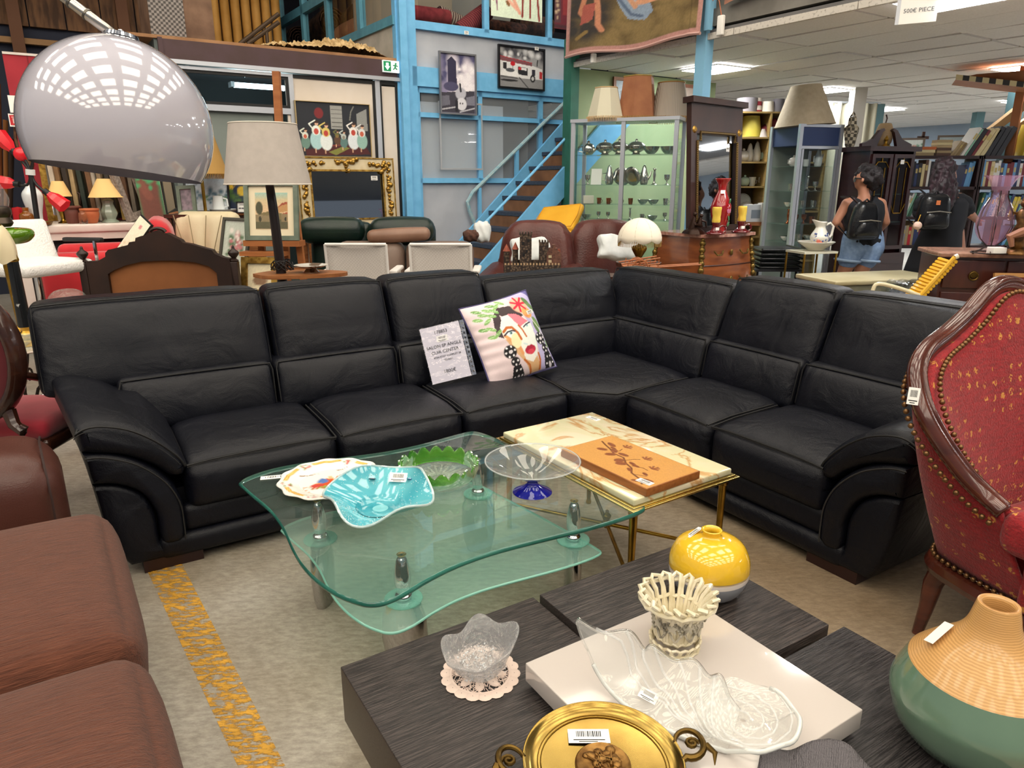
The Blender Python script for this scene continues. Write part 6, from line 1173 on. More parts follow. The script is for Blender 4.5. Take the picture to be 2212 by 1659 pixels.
def orn(cx_, cz_, dirs): return join(*[xf(ball((0, 0, 0), rr.uniform(.014, .03), 7, 5), (cx_+d[0]*k_*.24+rr.uniform(-.02, .02), -.065, cz_+d[1]*k_*.24+rr.uniform(-.02, .02))) for d in dirs for k_ in np.linspace(0, 1, 9)])
hh = zm1-zm0
for sg in (-1, 1):
    stuffed(obj('gilt_ornament', orn(sg*(mw/2-.07), hh-.07, ((-sg, 0), (0, -1), (-sg*.3, -.3))), GOLD, t, smooth=60)); stuffed(obj('gilt_ornament', orn(sg*(mw/2-.07), .2, ((0, 1), (0, .5))), GOLD, t, smooth=60)); stuffed(obj('gilt_ornament', orn(sg*(mw/2-.07), hh*.55, ((0, .6),)), GOLD, t, smooth=60))
stuffed(obj('gilt_ornament', orn(0, hh-.06, ((-.5, .1), (.5, .1), (0, -.4))), GOLD, t, smooth=60)); sticker(t, (mw/2-.24, -.037, hh-.22), (math.pi/2, 0, 0), .08, .05)
bd2 = box(-mw/2, mw/2, -.12, .12, 0, zm0-.002); tb_ = thing('mirror_bench', 'low wooden bench behind the green sofa under the mirror', 'bench', B((s0_+s1_)/2, T0-.2, 0), BA); obj('seat_board', box(-mw/2, mw/2, -.14, .12, zm0-.04, zm0-.002), WOOD, tb_, smooth=0); leg4(tb_, (-mw/2+.06, mw/2-.06), (-.1, .08), zm0-.04, .025, WOOD)
wdp = sx(797, 280)-sx(638, 280); hp = zz(718, 222)-zz(718, 339); figs = []
for x, y, s_, c1_, c2_, c3_ in ((.1, .62, .8, 'd8dcd0', '6a8a80', 'c06048'), (.25, .52, 1.15, 'e8ece4', 'a8ccd0', 'c04a40'), (.38, .55, 1.1, 'd8c470', 'dfe6e6', 'b84038'), (.76, .52, 1.1, 'e8e4e0', 'd8dfe6', 'b84438'), (.88, .54, 1.0, 'd8d8d8', '8fb4ac', 'c06048'), (.62, .62, .7, 'b8c0bc', '5a7a78', '8a8478'), (.53, .6, .6, '6a6a3c', '5a4030', '8a6a3c')):
    figs += [('e', x, y+.16*s_, .075*s_, .15*s_, 0, c2_), ('e', x, y, .05*s_, .08*s_, 0, c1_), ('e', x, y+.02, .028*s_, .05*s_, 0, c3_), ('e', x+.01, y-.11*s_, .022*s_, .032*s_, 0, 'dcb090'), ('e', x+.01, y-.135*s_, .028*s_, .022*s_, 0, '3a2420'), ('l', [(x-.04*s_, y-.03), (x-.08*s_, y-.1*s_), (x-.01, y-.16*s_)], .012, c1_), ('l', [(x-.02, y+.3*s_), (x-.02, y+.36*s_)], .01, 'dcb090')]
t = framed('dancers_painting', 'dark painting of dancing women in white on the cream wall', B((sx(797, 280)+sx(638, 280))/2, T0-.03, zz(718, 339)), wdp, hp, .006, M('frame_thin', 'b8a070', .5), '23262e', [('p', [(.46, .05), (.62, .05), (.62, .48), (.46, .48)], '9a9a96')]+[('l', [(.47, y), (.61, y)], .006, '4a4a4a') for y in (.12, .2, .28, .36, .44)]+[('p', [(.82, .18), (.96, .08), (.97, .5), (.82, .5)], '8c8e8c'), ('l', [(.72, .3), (.74, .15), (.78, .05)], .012, '7a7a74'), ('e', .3, .2, .06, .1, 0, '7a2428'), ('p', [(.1, .88), (.9, .75), (1, .95), (.1, 1)], '4a1c20'), ('p', [(.4, .92), (.62, .8), (.7, .84), (.5, .98)], '7a7c3c'), ('l', [(.45, .8), (.65, .77)], .015, '7a3430')]+figs, (0, 0, BA), 150, 115, 'painting', .03)
# ---- posters on the blue wall
def wallpic(nm, lab, x0, y0, x1, y1, bw_, mf, bg, lay, nx, ny, dep=.03, off=.07):
    s_, e_ = sx(x0, (y0+y1)/2), sx(x1, (y0+y1)/2); m_ = (x0+x1)/2; return framed(nm, lab, B((s_+e_)/2, T0-off, zz(m_, y1)), e_-s_, zz(m_, y0)-zz(m_, y1), bw_, mf, bg, lay, (0, 0, BA), nx, ny, 'poster', dep)
t = wallpic('train_poster', 'grey-framed poster of a steam train under clouds', 942, 116, 1021, 249, .02, M('frame_steel', '80848c', .3, .5), '8a84a4', [('s', 0, 1, 0, .5, 26, .09, '4a4a70'), ('s', .2, 1, .1, .6, 24, .1, 'd8d0dc'), ('s', .4, 1, .2, .65, 16, .09, 'f0ecf2'), ('p', [(.2, .12), (.32, .04), (.46, .12), (.47, .55), (.22, .58)], '2e2c48'), ('e', .3, .55, .22, .08, 0, '4a4868'), ('p', [(0, .66), (1, .6), (1, 1), (0, 1)], '3c3a46'), ('e', .58, .66, .16, .1, -20, 'b8b8c4'), ('e', .6, .84, .15, .11, 0, 'd8d8e0'), ('l', [(.45, .8), (.45, .95)], .03, '22222c'), ('p', [(.0, .72), (.24, .7), (.26, .86), (0, .9)], '6a6a78'), ('p', [(.74, .72), (1, .68), (1, .86), (.76, .86)], '7a7a88'), ('e', .56, .83, .02, .014, 0, '30303c'), ('e', .63, .83, .02, .014, 0, '30303c'), ('l', [(0, .95), (.4, .9)], .012, 'b8b8c0'), ('l', [(.55, .98), (1, .9)], .012, 'b8b8c0'), ('l', [(.58, .62), (.56, .5)], .02, '22222c')], 60, 100)
sticker(t, (.12, -.032, .93), (math.pi/2, 0, 0), .06, .04)
t = wallpic('diner_poster', 'black-framed poster of a white vintage car outside a diner', 1068, 103, 1168, 195, .022, BLKF, '9a9a9c', [('s', 0, 1, 0, .28, 22, .1, '4a4a50'), ('s', 0, 1, 0, .25, 10, .08, 'd8d8da'), ('p', [(0, .3), (.6, .36), (.98, .48), (1, .78), (0, .72)], 'dcdcdc'), ('p', [(0, .22), (.74, .34), (.74, .42), (0, .34)], '7a4a50'), ('l', [(0, .23), (.74, .34)], .008, 'b02030'), ('p', [(.42, .46), (.64, .48), (.64, .68), (.42, .66)], '26262a'), ('p', [(.43, .47), (.62, .49), (.62, .55), (.43, .54)], 'e0e0e0'), ('p', [(.43, .47), (.49, .475), (.49, .54), (.43, .54)], 'c03038'), ('p', [(.08, .38), (.16, .39), (.16, .56), (.08, .54)], '26262a'), ('p', [(.74, .5), (.82, .51), (.82, .66), (.74, .66)], '30303a'), ('p', [(.92, .54), (.98, .55), (.98, .74), (.92, .73)], 'b83034'), ('p', [(0, .74), (1, .76), (1, 1), (0, 1)], '8a8a8c'), ('l', [(.45, .74), (.66, 1)], .014, '3a3a3c'), ('e', .22, .66, .21, .1, 0, 'e8e8e8'), ('e', .24, .57, .1, .05, 0, '50545a'), ('l', [(.04, .74), (.4, .76)], .02, '5a5a5c'), ('e', .22, .83, .2, .03, 0, '2e2e30'), ('l', [(.3, .52), (.3, .4)], .008, '3a3a3c'), ('e', .3, .4, .055, .06, 0, 'c01c28'), ('e', .76, .74, .06, .1, 0, '2a2a2c'), ('e', .76, .74, .03, .05, 0, 'c8c8c8'), ('l', [(.86, .4), (.87, .26)], .018, '2c2c30')], 90, 84)
sticker(t, (.22, -.032, .5), (math.pi/2, 0, 0), .06, .04)
framed('bright_painting', 'bright unframed painting of legs and a red chair', B((sx(1053, 20)+sx(1163, 30))/2, T0-.07, zz(1108, 44)), sx(1163, 30)-sx(1053, 20), .75, .0, BLKF, 'dfeed8', [('p', [(.35, .1), (.65, .1), (.62, .55), (.4, .62)], '3a9ad0'), ('l', [(.2, .35), (.35, .75), (.5, .85)], .03, 'f0b8a0'), ('l', [(.3, .5), (.55, .9)], .03, 'e8a890'), ('p', [(.58, .3), (.9, .1), (.95, .12), (.9, .62), (.6, .62)], 'c03030'), ('l', [(.62, .6), (.6, .95)], .02, '8a2a24'), ('l', [(.9, .6), (.94, .98)], .02, '8a2a24'), ('l', [(.76, .62), (.76, .95)], .018, '8a2a24'), ('e', .72, .3, .1, .1, 0, '3aa0d8'), ('l', [(.03, .4), (.05, .75)], .018, 'c04030'), ('l', [(.1, .7), (.12, .9)], .012, '8a4a6a'), ('e', .32, .78, .05, .03, 50, '8a5a30')], (0, 0, BA), 60, 60, 'painting', .03)
s_, e_ = sx(1188, 30), sx(1232, 30); framed('hanging_rug', 'maroon patterned rug hanging at the mezzanine rail', B((s_+e_)/2, T0-.09, zz(1205, 66)), e_-s_, .8, .0, BLKF, '6a2430', [('p', [(0, 0), (.3, 0), (.3, .92), (0, .92)], '5a3a40'), ('s', .08, .2, .05, .9, 9, .03, 'c8b090'), ('l', [(0, .96), (1, .96)], .03, '4a2a30'), ('p', [(.4, .1), (1, .1), (1, .8), (.4, .8)], '8a3034')], (0, 0, BA), 24, 40, 'rug', .02)
# big canvas hung on the ceiling edge (generic drapery scene)
ta, tb2 = st(BS(1226, 80, SE-.12))[1], st(BS(1524, 40, SE-.12))[1]; zA, zB2 = BS(1226, 122, SE-.12)[2], BS(1523, 72, SE-.12)[2]
t = thing('hanging_canvas', 'large loose canvas painted with figures and blue drapery hanging on the ceiling edge', 'painting', (0, 0, 0))
def cvs(u, v):
    t_ = ta+(tb2-ta)*u; z = zA*(1-u)+zB2*u + v*1.0; s_ = SE-.12-.03*math.sin(u*7+1)*(1-v)-.03*(u > .93)*(1-v); p = B(s_, t_, z+.02*math.sin(u*9)*(1-v)); return tuple(p)
lay = [('s', 0, 1, .5, 1, 50, .12, '5c4a2c'), ('s', .1, 1, .6, .95, 30, .08, '8a744a'), ('s', .0, .3, .4, .8, 16, .1, '3a3430'), ('p', [(.36, .4), (.48, .46), (.6, .5), (.66, .7), (.6, .76), (.48, .72), (.42, .6)], '8fa0b4'), ('l', [(.4, .5), (.5, .68), (.58, .72)], .012, '5c6c84'), ('l', [(.44, .46), (.56, .6)], .012, 'b8c4d0'), ('e', .72, .56, .2, .05, -8, 'd89c78'), ('l', [(.6, .5), (.75, .56), (.93, .5)], .035, 'dca888'), ('l', [(.47, .5), (.53, .62)], .018, 'd09a78'), ('e', .78, .6, .1, .03, 0, 'cfc4a8'), ('l', [(.24, .4), (.26, .62), (.26, .74), (.29, .8)], .022, 'c88868'), ('l', [(.15, .45), (.12, .58), (.18, .68)], .022, 'c08060'), ('p', [(.14, .52), (.24, .52), (.22, .68), (.12, .72)], 'a8584c'), ('l', [(.1, .85), (.17, .8)], .018, '8a7040'), ('l', [(0, .98), (1, .985)], .022, 'b88880'), ('l', [(.012, 0), (.012, 1)], .02, 'b88880'), ('l', [(.99, 0), (.99, 1)], .016, 'b88880')]
picture('painted_cloth', 1, 1, 130, 90, '6b5a38', lay, t, fn=cvs, r=.6, grain=.12); obj('rolled_hem', tube([tuple(np.array(cvs(u, 0))-np.array([0, 0, .012])) for u in np.linspace(0, 1, 30)], .016, 6), M('hem_pink', 'c09890', .7), t)
t = thing('second_canvas', 'frayed canvas edge hanging further along the ceiling edge', 'painting', (0, 0, 0)); t1_, t2_ = st(BS(1570, 20, SE-.02))[1], st(BS(1905, 0, SE-.02))[1]; zz0 = CZ+.24
picture('painted_cloth', 1, 1, 40, 12, '6a6258', [('s', 0, 1, 0, 1, 30, .1, '4c4640'), ('l', [(0, .97), (1, .97)], .05, 'b07860')], t, fn=lambda u, v: tuple(B(SE-.06-.02*math.sin(u*11), t1_+(t2_-t1_)*u, zz0+.04*math.sin(u*5)+v*.5)), r=.7)
p = BS(1557, 55, SE-.06); t = thing('alarm_box', 'white plastic sounder box on the blue post', 'alarm box', p, BA+math.pi/2); obj('housing', rbox(.07, .04, .17, .012, 2), PAPER, t); obj('wire', tube([(0, .0, .08), (.02, .02, .2), (.06, .03, .27), (.1, .02, .22)], .005, 5), M('wire_orange', 'b86a48', .6), t)
p = BS(1282, 126, SE-.05); tag(obj('junction_box', rbox(.06, .05, .1, .012, 2), PAPER, loc=p, rot=(0, 0, BA)), 'small cream junction box under the hanging canvas', 'junction box')
# hanging price sheet
p = BS(1982, 40, SE-.04); t = thing('hanging_price_sheet', 'white sheet reading a fifty euro piece price hanging from the ceiling edge', 'sign', p, BA-math.pi/2+rad(28)); obj('sheet', box(-.12, .12, -.001, .001, -.03, .22), PAPER, t, smooth=0); text('lettering', '500\u20ac PIECE', .04, M('sheet_ink', '4a5058', .7), t, (0, -.002, .055), (math.pi/2, 0, 0)); obj('punched_strip', box(-.145, -.12, -.001, .001, -.03, .22), M('strip_clear', 'c8ccd4', .3), t, smooth=0)
tag(t, 'white price sheet lettered 500 euro piece hanging at the ceiling edge', 'sign')
# ---- sofas between easel and leather armchairs
def sofa2(nm, lab, px0, px1, Y, py_top, m, rz, n, seat_z=.43, hb=.2):
    a, b = at(px0, Y, 0), at(px1, Y, 0); wd = b[0]-a[0]; t = thing(nm, lab, 'sofa', ((a[0]+b[0])/2, Y, 0), rz); zt_ = zat(py_top, Y); uw = (wd-.24)/n
    for i in range(n):
        x = -wd/2+.12+uw*(i+.5); obj('back_cushion', xf(rbox(uw-.01, .24, zt_-.36, .09, 6, puff(1, .03)), (x, .3, (zt_+.36)/2), (rad(-6), 0, 0)), m, t); obj('seat_cushion', xf(rbox(uw-.01, .65, .2, .06, 4, puff(2, .02)), (x, -.12, .36)), m, t)
    parts('arm', [xf(rbox(.2, .95, .58, .07, 4), (s*(wd/2-.08), .0, .32)), ][:1] if False else [xf(rbox(.2, .95, .56, .07, 4), (s*(wd/2-.09), 0, .31)) for s in (-1, 1)], m, t); obj('base', xf(rbox(wd-.1, .85, .22, .03, 2), (0, .02, .16)), m, t); leg4(t, (-wd/2+.15, wd/2-.15), (-.35, .4), .06, .02, BLK); return t, zt_
GLE = M('green_leather', '10201c', .32, c2='16281f', sc=4, bump=.15, bsc=120); TAU = M('taupe_leather', '6d5a4e', .42, c2='7a665a', sc=4, bump=.2, bsc=100)
t, _z = sofa2('green_leather_sofa', 'very dark green leather sofa under the ornate mirror', 628, 962, 7.3, 482, GLE, rad(2), 2); parts('head_roll', [xf(rbox(.66, .3, .24, .1, 5, puff(2, .02)), (x, .18, zat(500, 7.3))) for x in (-.4, .32)], GLE, t)
t, _z = sofa2('taupe_leather_sofa', 'taupe leather sofa behind the two white sling chairs', 675, 1050, 6.15, 527, TAU, rad(0), 2); p = at(852, 6.15, zat(524, 6.15)); tag(obj('head_bolster', xf(rbox(.56, .13, .11, .05, 6, puff(2, .01)), (0, 0, 0)), M('bolster_leather', '7a5a48', .35, c2='8a6a58', sc=5), loc=p+np.array([0, .25, .045]), rot=(0, rad(-3), 0)), 'brown leather bolster lying on the taupe sofa back', 'bolster')
# ---- white sling chairs
def sling(px, lab):
    Y = 5.25; p = at(px, Y, 0); t = thing('sling_chair', lab, 'chair', (p[0], p[1], 0), group='white sling chairs'); z0, z1 = zat(625, Y), zat(527, Y); wd = .44
    obj('sling_back', sheet(8, 8, lambda u, v: ((u-.5)*wd, .03*math.sin(math.pi*u)+.12*(1-v)*0-.05*v, z0+(z1-z0)*v)), M('white_mesh', 'd9d2cc', .8, c2='cdc5be', sc=90, kind='checker'), t, smooth=180, solid=.006)
    parts('frame_post', [tube([(s*wd/2, -.05, z1), (s*wd/2, 0, z0), (s*wd/2, -.02, .02)], .011, 6) for s in (-1, 1)], M('white_tube', 'e4dfda', .4), t); obj('top_rail', cyl((-wd/2, -.05, z1), (wd/2, -.05, z1), .012), MATS['white_tube'], t)
    parts('armrest', [xf(rbox(.06, .34, .03, .012, 2), (s*(wd/2+.03), .2, zat(595, Y)+.02)) for s in (-1, 1)], MATS['white_tube'], t); obj('sling_seat', sheet(6, 6, lambda u, v: ((u-.5)*wd, .05+.42*v, .44-.03*math.sin(math.pi*v))), MATS['white_mesh'], t, smooth=180, solid=.006); parts('front_leg', [tube([(s*wd/2, .45, 0), (s*wd/2, .42, .45), (s*(wd/2+.03), .34, zat(595, Y))], .011, 6) for s in (-1, 1)], MATS['white_tube'], t)
sling(770, 'white sling chair in front of the brown bolster'); sling(952, 'white sling chair beside the toy castle')
# ================================================================ BACKGROUND, RIGHT OF CENTRE
# ---- leather armchairs, cushions, castle, lamp, cart
BRL = M('oxblood_leather', '4a2420', .34, c2='5c302a', sc=3, bump=.25, bsc=60)
def clubchair(lab, px, wd, Y, rz, py):
    p = at(px, Y, 0); t = thing('leather_armchair', lab, 'armchair', (p[0], p[1], 0), rz, 'brown leather armchairs'); z1 = zat(py, Y)
    def bf(P, Q): P[:, 0] *= 1-.22*(Q[:, 2]*.5+.5)**2; P[:, 2] -= .05*np.abs(Q[:, 0])**2.5*(Q[:, 2] > 0); P[:, 1] -= .03*np.sin(Q[:, 0]*9)*.3*(Q[:, 1] < 0); return P
    obj('backrest', xf(rbox(wd, .3, z1-.3, .13, 8, bf), (0, .3, (z1+.3)/2), (rad(-10), 0, 0)), BRL, t); obj('seat', xf(rbox(wd*.75, .65, .24, .08, 4, puff(2, .03)), (0, -.1, .4)), BRL, t)
    parts('arm', [xf(rbox(.24, .85, .5, .1, 5, puff(0, .02)), (s*wd*.44, -.08, .42), (rad(8), 0, 0)) for s in (-1, 1)], BRL, t); obj('base', xf(rbox(wd*.95, .75, .2, .05, 2), (0, 0, .16)), BRL, t); leg4(t, (-.3, .3), (-.28, .28), .07, .025, WOODD)
clubchair('brown leather armchair behind the toy castle', 1146, .84, 6.95, rad(-14), 478); clubchair('brown leather armchair between yellow cushion and dome lamp', 1328, .86, 7.2, rad(12), 476)
YEL = M('yellow_cushion', 'dc9e16', .6, c2='e6ae2c', sc=3); p = at(1195, 7.9, zat(497, 7.9)); t = thing('yellow_cushion', 'yellow garden cushion standing folded behind the leather armchairs', 'cushion', p, rot=(rad(-60), rad(-6), rad(-24))); obj('pad', xf(rbox(.5, .09, .5, .04, 5, puff(1, .012)), (0, 0, .2)), YEL, t); obj('piping', tube([(x, -.045, z) for x, z in ((-.22, -.02), (.22, -.02), (.24, .2), (.22, .42), (-.22, .42), (-.24, .2))], .005, 5, closed=True), M('yellow_piping', 'c88a10', .6), t); obj('lower_fold', xf(rbox(.48, .1, .26, .04, 4), (0, .07, -.12), (rad(20), 0, 0)), YEL, t)
PILW = M('pillow_white', 'd9dcdc', .85, c2='c6cccc', sc=9, bump=.4, bsc=14)
def pillow(nm, lab, px, py, Y, wd, ht, rot, m=PILW): p = at(px, Y, zat(py, Y)); return tag(obj(nm, xf(rbox(wd, .12, ht, .05, 9, lambda P, Q: P*np.array([1, 1, 1])*(1+.06*np.sin(Q[:, [0]]*7+Q[:, [2]]*4))), (0, 0, ht/2)), m, loc=p, rot=rot), lab, 'pillow')
pillow('white_pillow', 'crumpled white pillow on the armchair beside the dome lamp', 1335, 562, 6.75, .4, .24, (rad(-25), rad(8), rad(10))); pillow('white_pillow', 'white pillow in the armchair behind the castle tower', 1145, 568, 6.7, .36, .24, (rad(-20), 0, 0)); pillow('white_throw', 'bunched white cloth on the arm of the leather chair', 1042, 524, 6.9, .16, .2, (rad(-10), 0, 0)); pillow('brown_cushion', 'round brown knitted cushion beside the bunched white cloth', 1017, 522, 6.75, .15, .11, (0, 0, 0), M('knit_brown', '5a3c30', .9, c2='3c2820', sc=30))
Yk = 5.55; kz = zat(594, Yk); p = at(1240, Yk, 0); t = thing('display_table', 'low table hidden behind the sofa carrying castle and cart', 'table', (p[0], p[1], 0)); obj('table_top', box(-.6, .95, -.12, .12, kz-.03, kz), WOODD, t, smooth=0); leg4(t, (-.55, .9), (-.09, .09), kz-.03, .025, WOODD)
t = thing('toy_castle', 'handmade toy castle with tall stone tower and red cone roofs', 'toy castle', at(1150, Yk, kz+.001)); k = 1/pxs(Yk, 560); STN = M('castle_stone', '6a5848', .85, c2='2e2420', sc=60, kind='voronoi', ramp=(.2, .6)); RFT = M('castle_roof', '9a5038', .7, c2='7a3c2c', sc=30); BRK = M('castle_brick', '6e4a3c', .8, c2='4c3028', sc=50)
def cx(px): return (px-1150)*k
def cz_(py): return zat(py, Yk)-kz
def tower(nm, px, wpx, y1, m): w_ = wpx*k/2; return obj(nm, box(cx(px)-w_, cx(px)+w_, -w_, w_, 0, cz_(y1)), m, t, smooth=0)
def cren(px, wpx, y1, n, m):
    w_ = wpx*k/2; st2 = 2*w_/(2*n-1)
    for i in range(n): obj('battlement', box(cx(px)-w_+2*i*st2, cx(px)-w_+(2*i+1)*st2, -w_, w_, cz_(y1), cz_(y1)+.018), m, t, smooth=0)
o = tower('keep_tower', 1135, 25, 506, STN); cren(1135, 28, 506, 5, STN); parts('window', [box(cx(px)-.008, cx(px)+.008, -25*k/2-.003, -25*k/2, cz_(y), cz_(y)+.022) for px, y in ((1129, 528), (1141, 522), (1137, 545), (1131, 552))], BLK, o, smooth=0)
tower('square_tower', 1174, 20, 524, STN); cren(1174, 21, 524, 4, STN)
for px, w_, y in ((1094, 13, 545), (1113, 12, 541)): obj('round_tower', xf(lathe([(w_*k/2, 0), (w_*k/2, cz_(y)), (w_*k/2*1.15, cz_(y)+.01)], 14), (cx(px), 0, 0)), STN, t); obj('cone_roof', xf(lathe([(w_*k*.62, 0), (.001, .055)], 14), (cx(px), 0, cz_(y)+.008)), RFT, t)
gp_ = [(cx(1180), 0), (cx(1211), 0), (cx(1211), cz_(548)), (cx(1207), cz_(543)), (cx(1203), cz_(543)), (cx(1203), cz_(536)), (cx(1198), cz_(536)), (cx(1198), cz_(528)), (cx(1192), cz_(528)), (cx(1192), cz_(536)), (cx(1186), cz_(536)), (cx(1180), cz_(545))]
o = obj('stepped_house', plate(gp_, -.05, .05), BRK, t, smooth=0); parts('window', [box(cx(px)-.012, cx(px)+.012, -.054, -.05, cz_(y), cz_(y)+.02) for px, y in ((1187, 556), (1187, 566))], M('castle_win', 'b8a888', .6), o, smooth=0); obj('lean_roof', plate([(cx(1196), cz_(550)), (cx(1212), cz_(558)), (cx(1210), cz_(540)), (cx(1200), cz_(540))], .05, .08), RFT, t, smooth=0)
obj('curtain_wall', box(cx(1090), cx(1210), -.07, -.05, 0, cz_(571)), STN, t, smooth=0); parts('battlement', [box(cx(1090)+i*.024, cx(1090)+i*.024+.013, -.07, -.05, cz_(571), cz_(571)+.014) for i in range(18)], M('castle_pale', 'a88c6c', .8), t, smooth=0); obj('inner_wall', box(cx(1115), cx(1180), .0, .02, 0, cz_(562)), STN, t, smooth=0)
Yd = 6.35; p = at(1383, Yd, 0); dz_ = zat(566, Yd); t = thing('round_stand', 'small round table under the dome-shaded lamp', 'side table', (p[0], p[1], 0)); obj('table_top', lathe([(.001, dz_-.03), (.2, dz_-.03), (.2, dz_), (.001, dz_)], 24), WOODD, t); leg4(t, (-.1, .1), (-.1, .1), dz_-.03, .018, WOODD)
t = thing('dome_shade_lamp', 'brass table lamp with cream scalloped dome shade', 'table lamp', (p[0], p[1], dz_+.001)); zq = lambda py: zat(py, Yd)-dz_
obj('brass_bowl', lathe(smoothprof([(.001, 0), (.04, 0), (.03, .01), (.018, .02), (.045, zq(548)), (.066, zq(538)), (.06, zq(532)), (.015, zq(528)), (.012, zq(515))], 4), 20), BRASS, t)
def wdome(a, r, z): return r, z-(.028*abs(math.cos(4*a)) if z < .012 else 0)
shp = [(.19*math.cos(a), .185*math.sin(a)) for a in np.linspace(0, 1.5, 12)]; obj('dome_shade', xf(lathe(shp, 64, wdome), (0, 0, zq(518))), M('cream_silk', 'e8dfcc', .8, emit=.08), t, smooth=60, solid=.004); stuffed(obj('fringe', xf(fringe(.187, -.005, .05, 80, .003), (0, 0, zq(518))), M('fringe_brown', '9a7a44', .8), t))
parts('rib', [xf(tube([(.191*math.cos(b)*math.cos(a), .191*math.cos(b)*math.sin(a), .186*math.sin(b)) for b in np.linspace(0, 1.5, 8)], .0025, 4), (0, 0, zq(518))) for a in np.arange(math.pi/8, 6.2, math.pi/4)], M('silk_rib', 'c8bca0', .8), t); obj('bulb_holder', cyl((0, 0, zq(516)), (0, 0, zq(500)), .015), BRASS, t)
t = thing('toy_cart', 'small wooden toy hay cart with spoked wheels and shafts', 'toy cart', at(1425, Yk-.02, kz+.001), rad(0)); CWD = M('cart_wood', 'a0613c', .5); k = 1/pxs(Yk, 575); X_ = lambda px: (px-1425)*k; Z_ = lambda py: zat(py, Yk)-kz
parts('side_rail', [tube([(X_(1338), y, Z_(568)), (X_(1420), y, Z_(555))], .006, 5) for y in (-.07, .07)]+[tube([(X_(1345), y, Z_(575)), (X_(1420), y, Z_(567))], .006, 5) for y in (-.07, .07)], CWD, t); parts('shaft', [tube([(X_(1400), y, Z_(577)), (X_(1510), y, Z_(570))], .007, 5) for y in (-.04, .04)], CWD, t); obj('bed', box(X_(1345), X_(1420), -.07, .07, Z_(577), Z_(574)), CWD, t, smooth=0)
parts('slat', [tube([(X_(x), y, Z_(576)), (X_(x+2), y, Z_(559))], .004, 4) for x in (1352, 1375, 1398, 1416) for y in (-.07, .07)], CWD, t)
for y in (-.09, .09):
    wz = .065; wl = obj('wheel', tube([(X_(1378)+.06*math.cos(a), y, wz+.06*math.sin(a)) for a in np.linspace(0, 6.283, 24, endpoint=False)], .006, 5, closed=True), CWD, t); parts('spoke', [tube([(X_(1378), y, wz), (X_(1378)+.06*math.cos(a), y, wz+.06*math.sin(a))], .003, 4) for a in np.arange(0, 6.2, .785)], CWD, wl)
# ---- silver showcase
Yv = 8.15; p = at(1350, Yv, 0); va = rad(-24); vw, vd, vh = 1.12, .42, zat(265, Yv)
t = thing('silver_showcase', 'tall aluminium glass showcase filled with silverware', 'display cabinet', (p[0], p[1], 0), va); VG = glass('showcase_glass', (.93, .96, .96))
for x in (-vw/2, 0, vw/2): obj('post', box(x-.022, x+.022, -vd/2-.01, -vd/2+.02, 0, vh), ALU, t, smooth=0)
parts('post', [box(x-.02, x+.02, vd/2-.03, vd/2, 0, vh) for x in (-vw/2, vw/2)], ALU, t, smooth=0); obj('top_cap', box(-vw/2-.03, vw/2+.03, -vd/2-.02, vd/2, vh, vh+.035), ALU, t, smooth=0); obj('plinth', box(-vw/2, vw/2, -vd/2, vd/2, 0, .12), GREYD, t, smooth=0)
parts('glass_door', [box(x+.02, x+vw/2-.02, -vd/2, -vd/2+.005, .12, vh) for x in (-vw/2, 0)], VG, t, smooth=0); parts('side_glass', [box(x-.003, x+.003, -vd/2+.02, vd/2-.03, .12, vh) for x in (-vw/2, vw/2)], VG, t, smooth=0); obj('back_glass', box(-vw/2+.02, vw/2-.02, vd/2-.012, vd/2-.008, .12, vh-.02), VG, t, smooth=0)
SHZ = [zat(y, Yv) for y in (558, 516, 474, 441, 399, 334)]
for z in SHZ: obj('glass_shelf', box(-vw/2+.02, vw/2-.02, -vd/2+.03, vd/2-.03, z-.006, z), glass('shelf_clear', (.9, .96, .94), body=.08, bodycol='9fc0b4'), t, smooth=0)
def vloc(x, y, z): v = rotm(0, 0, va) @ np.array([x, y, 0]); return np.array([p[0]+v[0], p[1]+v[1], z+.001])
KP = {'teapot': [(.001, 0), (.03, 0), (.05, .02), (.06, .05), (.05, .085), (.03, .1), (.012, .105), (.014, .12), (.001, .128)], 'tureen': [(.001, 0), (.045, 0), (.03, .015), (.075, .04), (.085, .07), (.08, .08), (.05, .105), (.012, .115), (.012, .13), (.001, .135)], 'goblet': [(.001, 0), (.03, 0), (.008, .012), (.008, .04), (.028, .06), (.03, .1), (.027, .1), (.001, .065)], 'candlestick': [(.001, 0), (.04, 0), (.015, .015), (.01, .06), (.016, .1), (.01, .15), (.02, .16), (.016, .17), (.001, .17)], 'cup': [(.001, 0), (.026, 0), (.03, .04), (.034, .075), (.031, .075), (.001, .02)], 'bowl': [(.001, 0), (.03, 0), (.06, .03), (.075, .06), (.07, .06), (.001, .02)], 'coffee pot': [(.001, 0), (.035, 0), (.045, .04), (.045, .09), (.028, .15), (.022, .18), (.012, .2), (.001, .21)], 'tray': [(.001, 0), (.08, 0), (.1, .012), (.095, .014), (.001, .006)]}
COP = M('copper', 'b06a44', .22, 1); WHP = M('porcelain', 'e2e0da', .15, coat=.5, c2='d4d2cc', sc=8); GRP = M('porcelain_green', 'b4c8b8', .2, coat=.4); BLP = M('porcelain_blue', 'c4ced8', .2, coat=.4); BRW = M('pottery_brown', '6a4a38', .3, coat=.3)
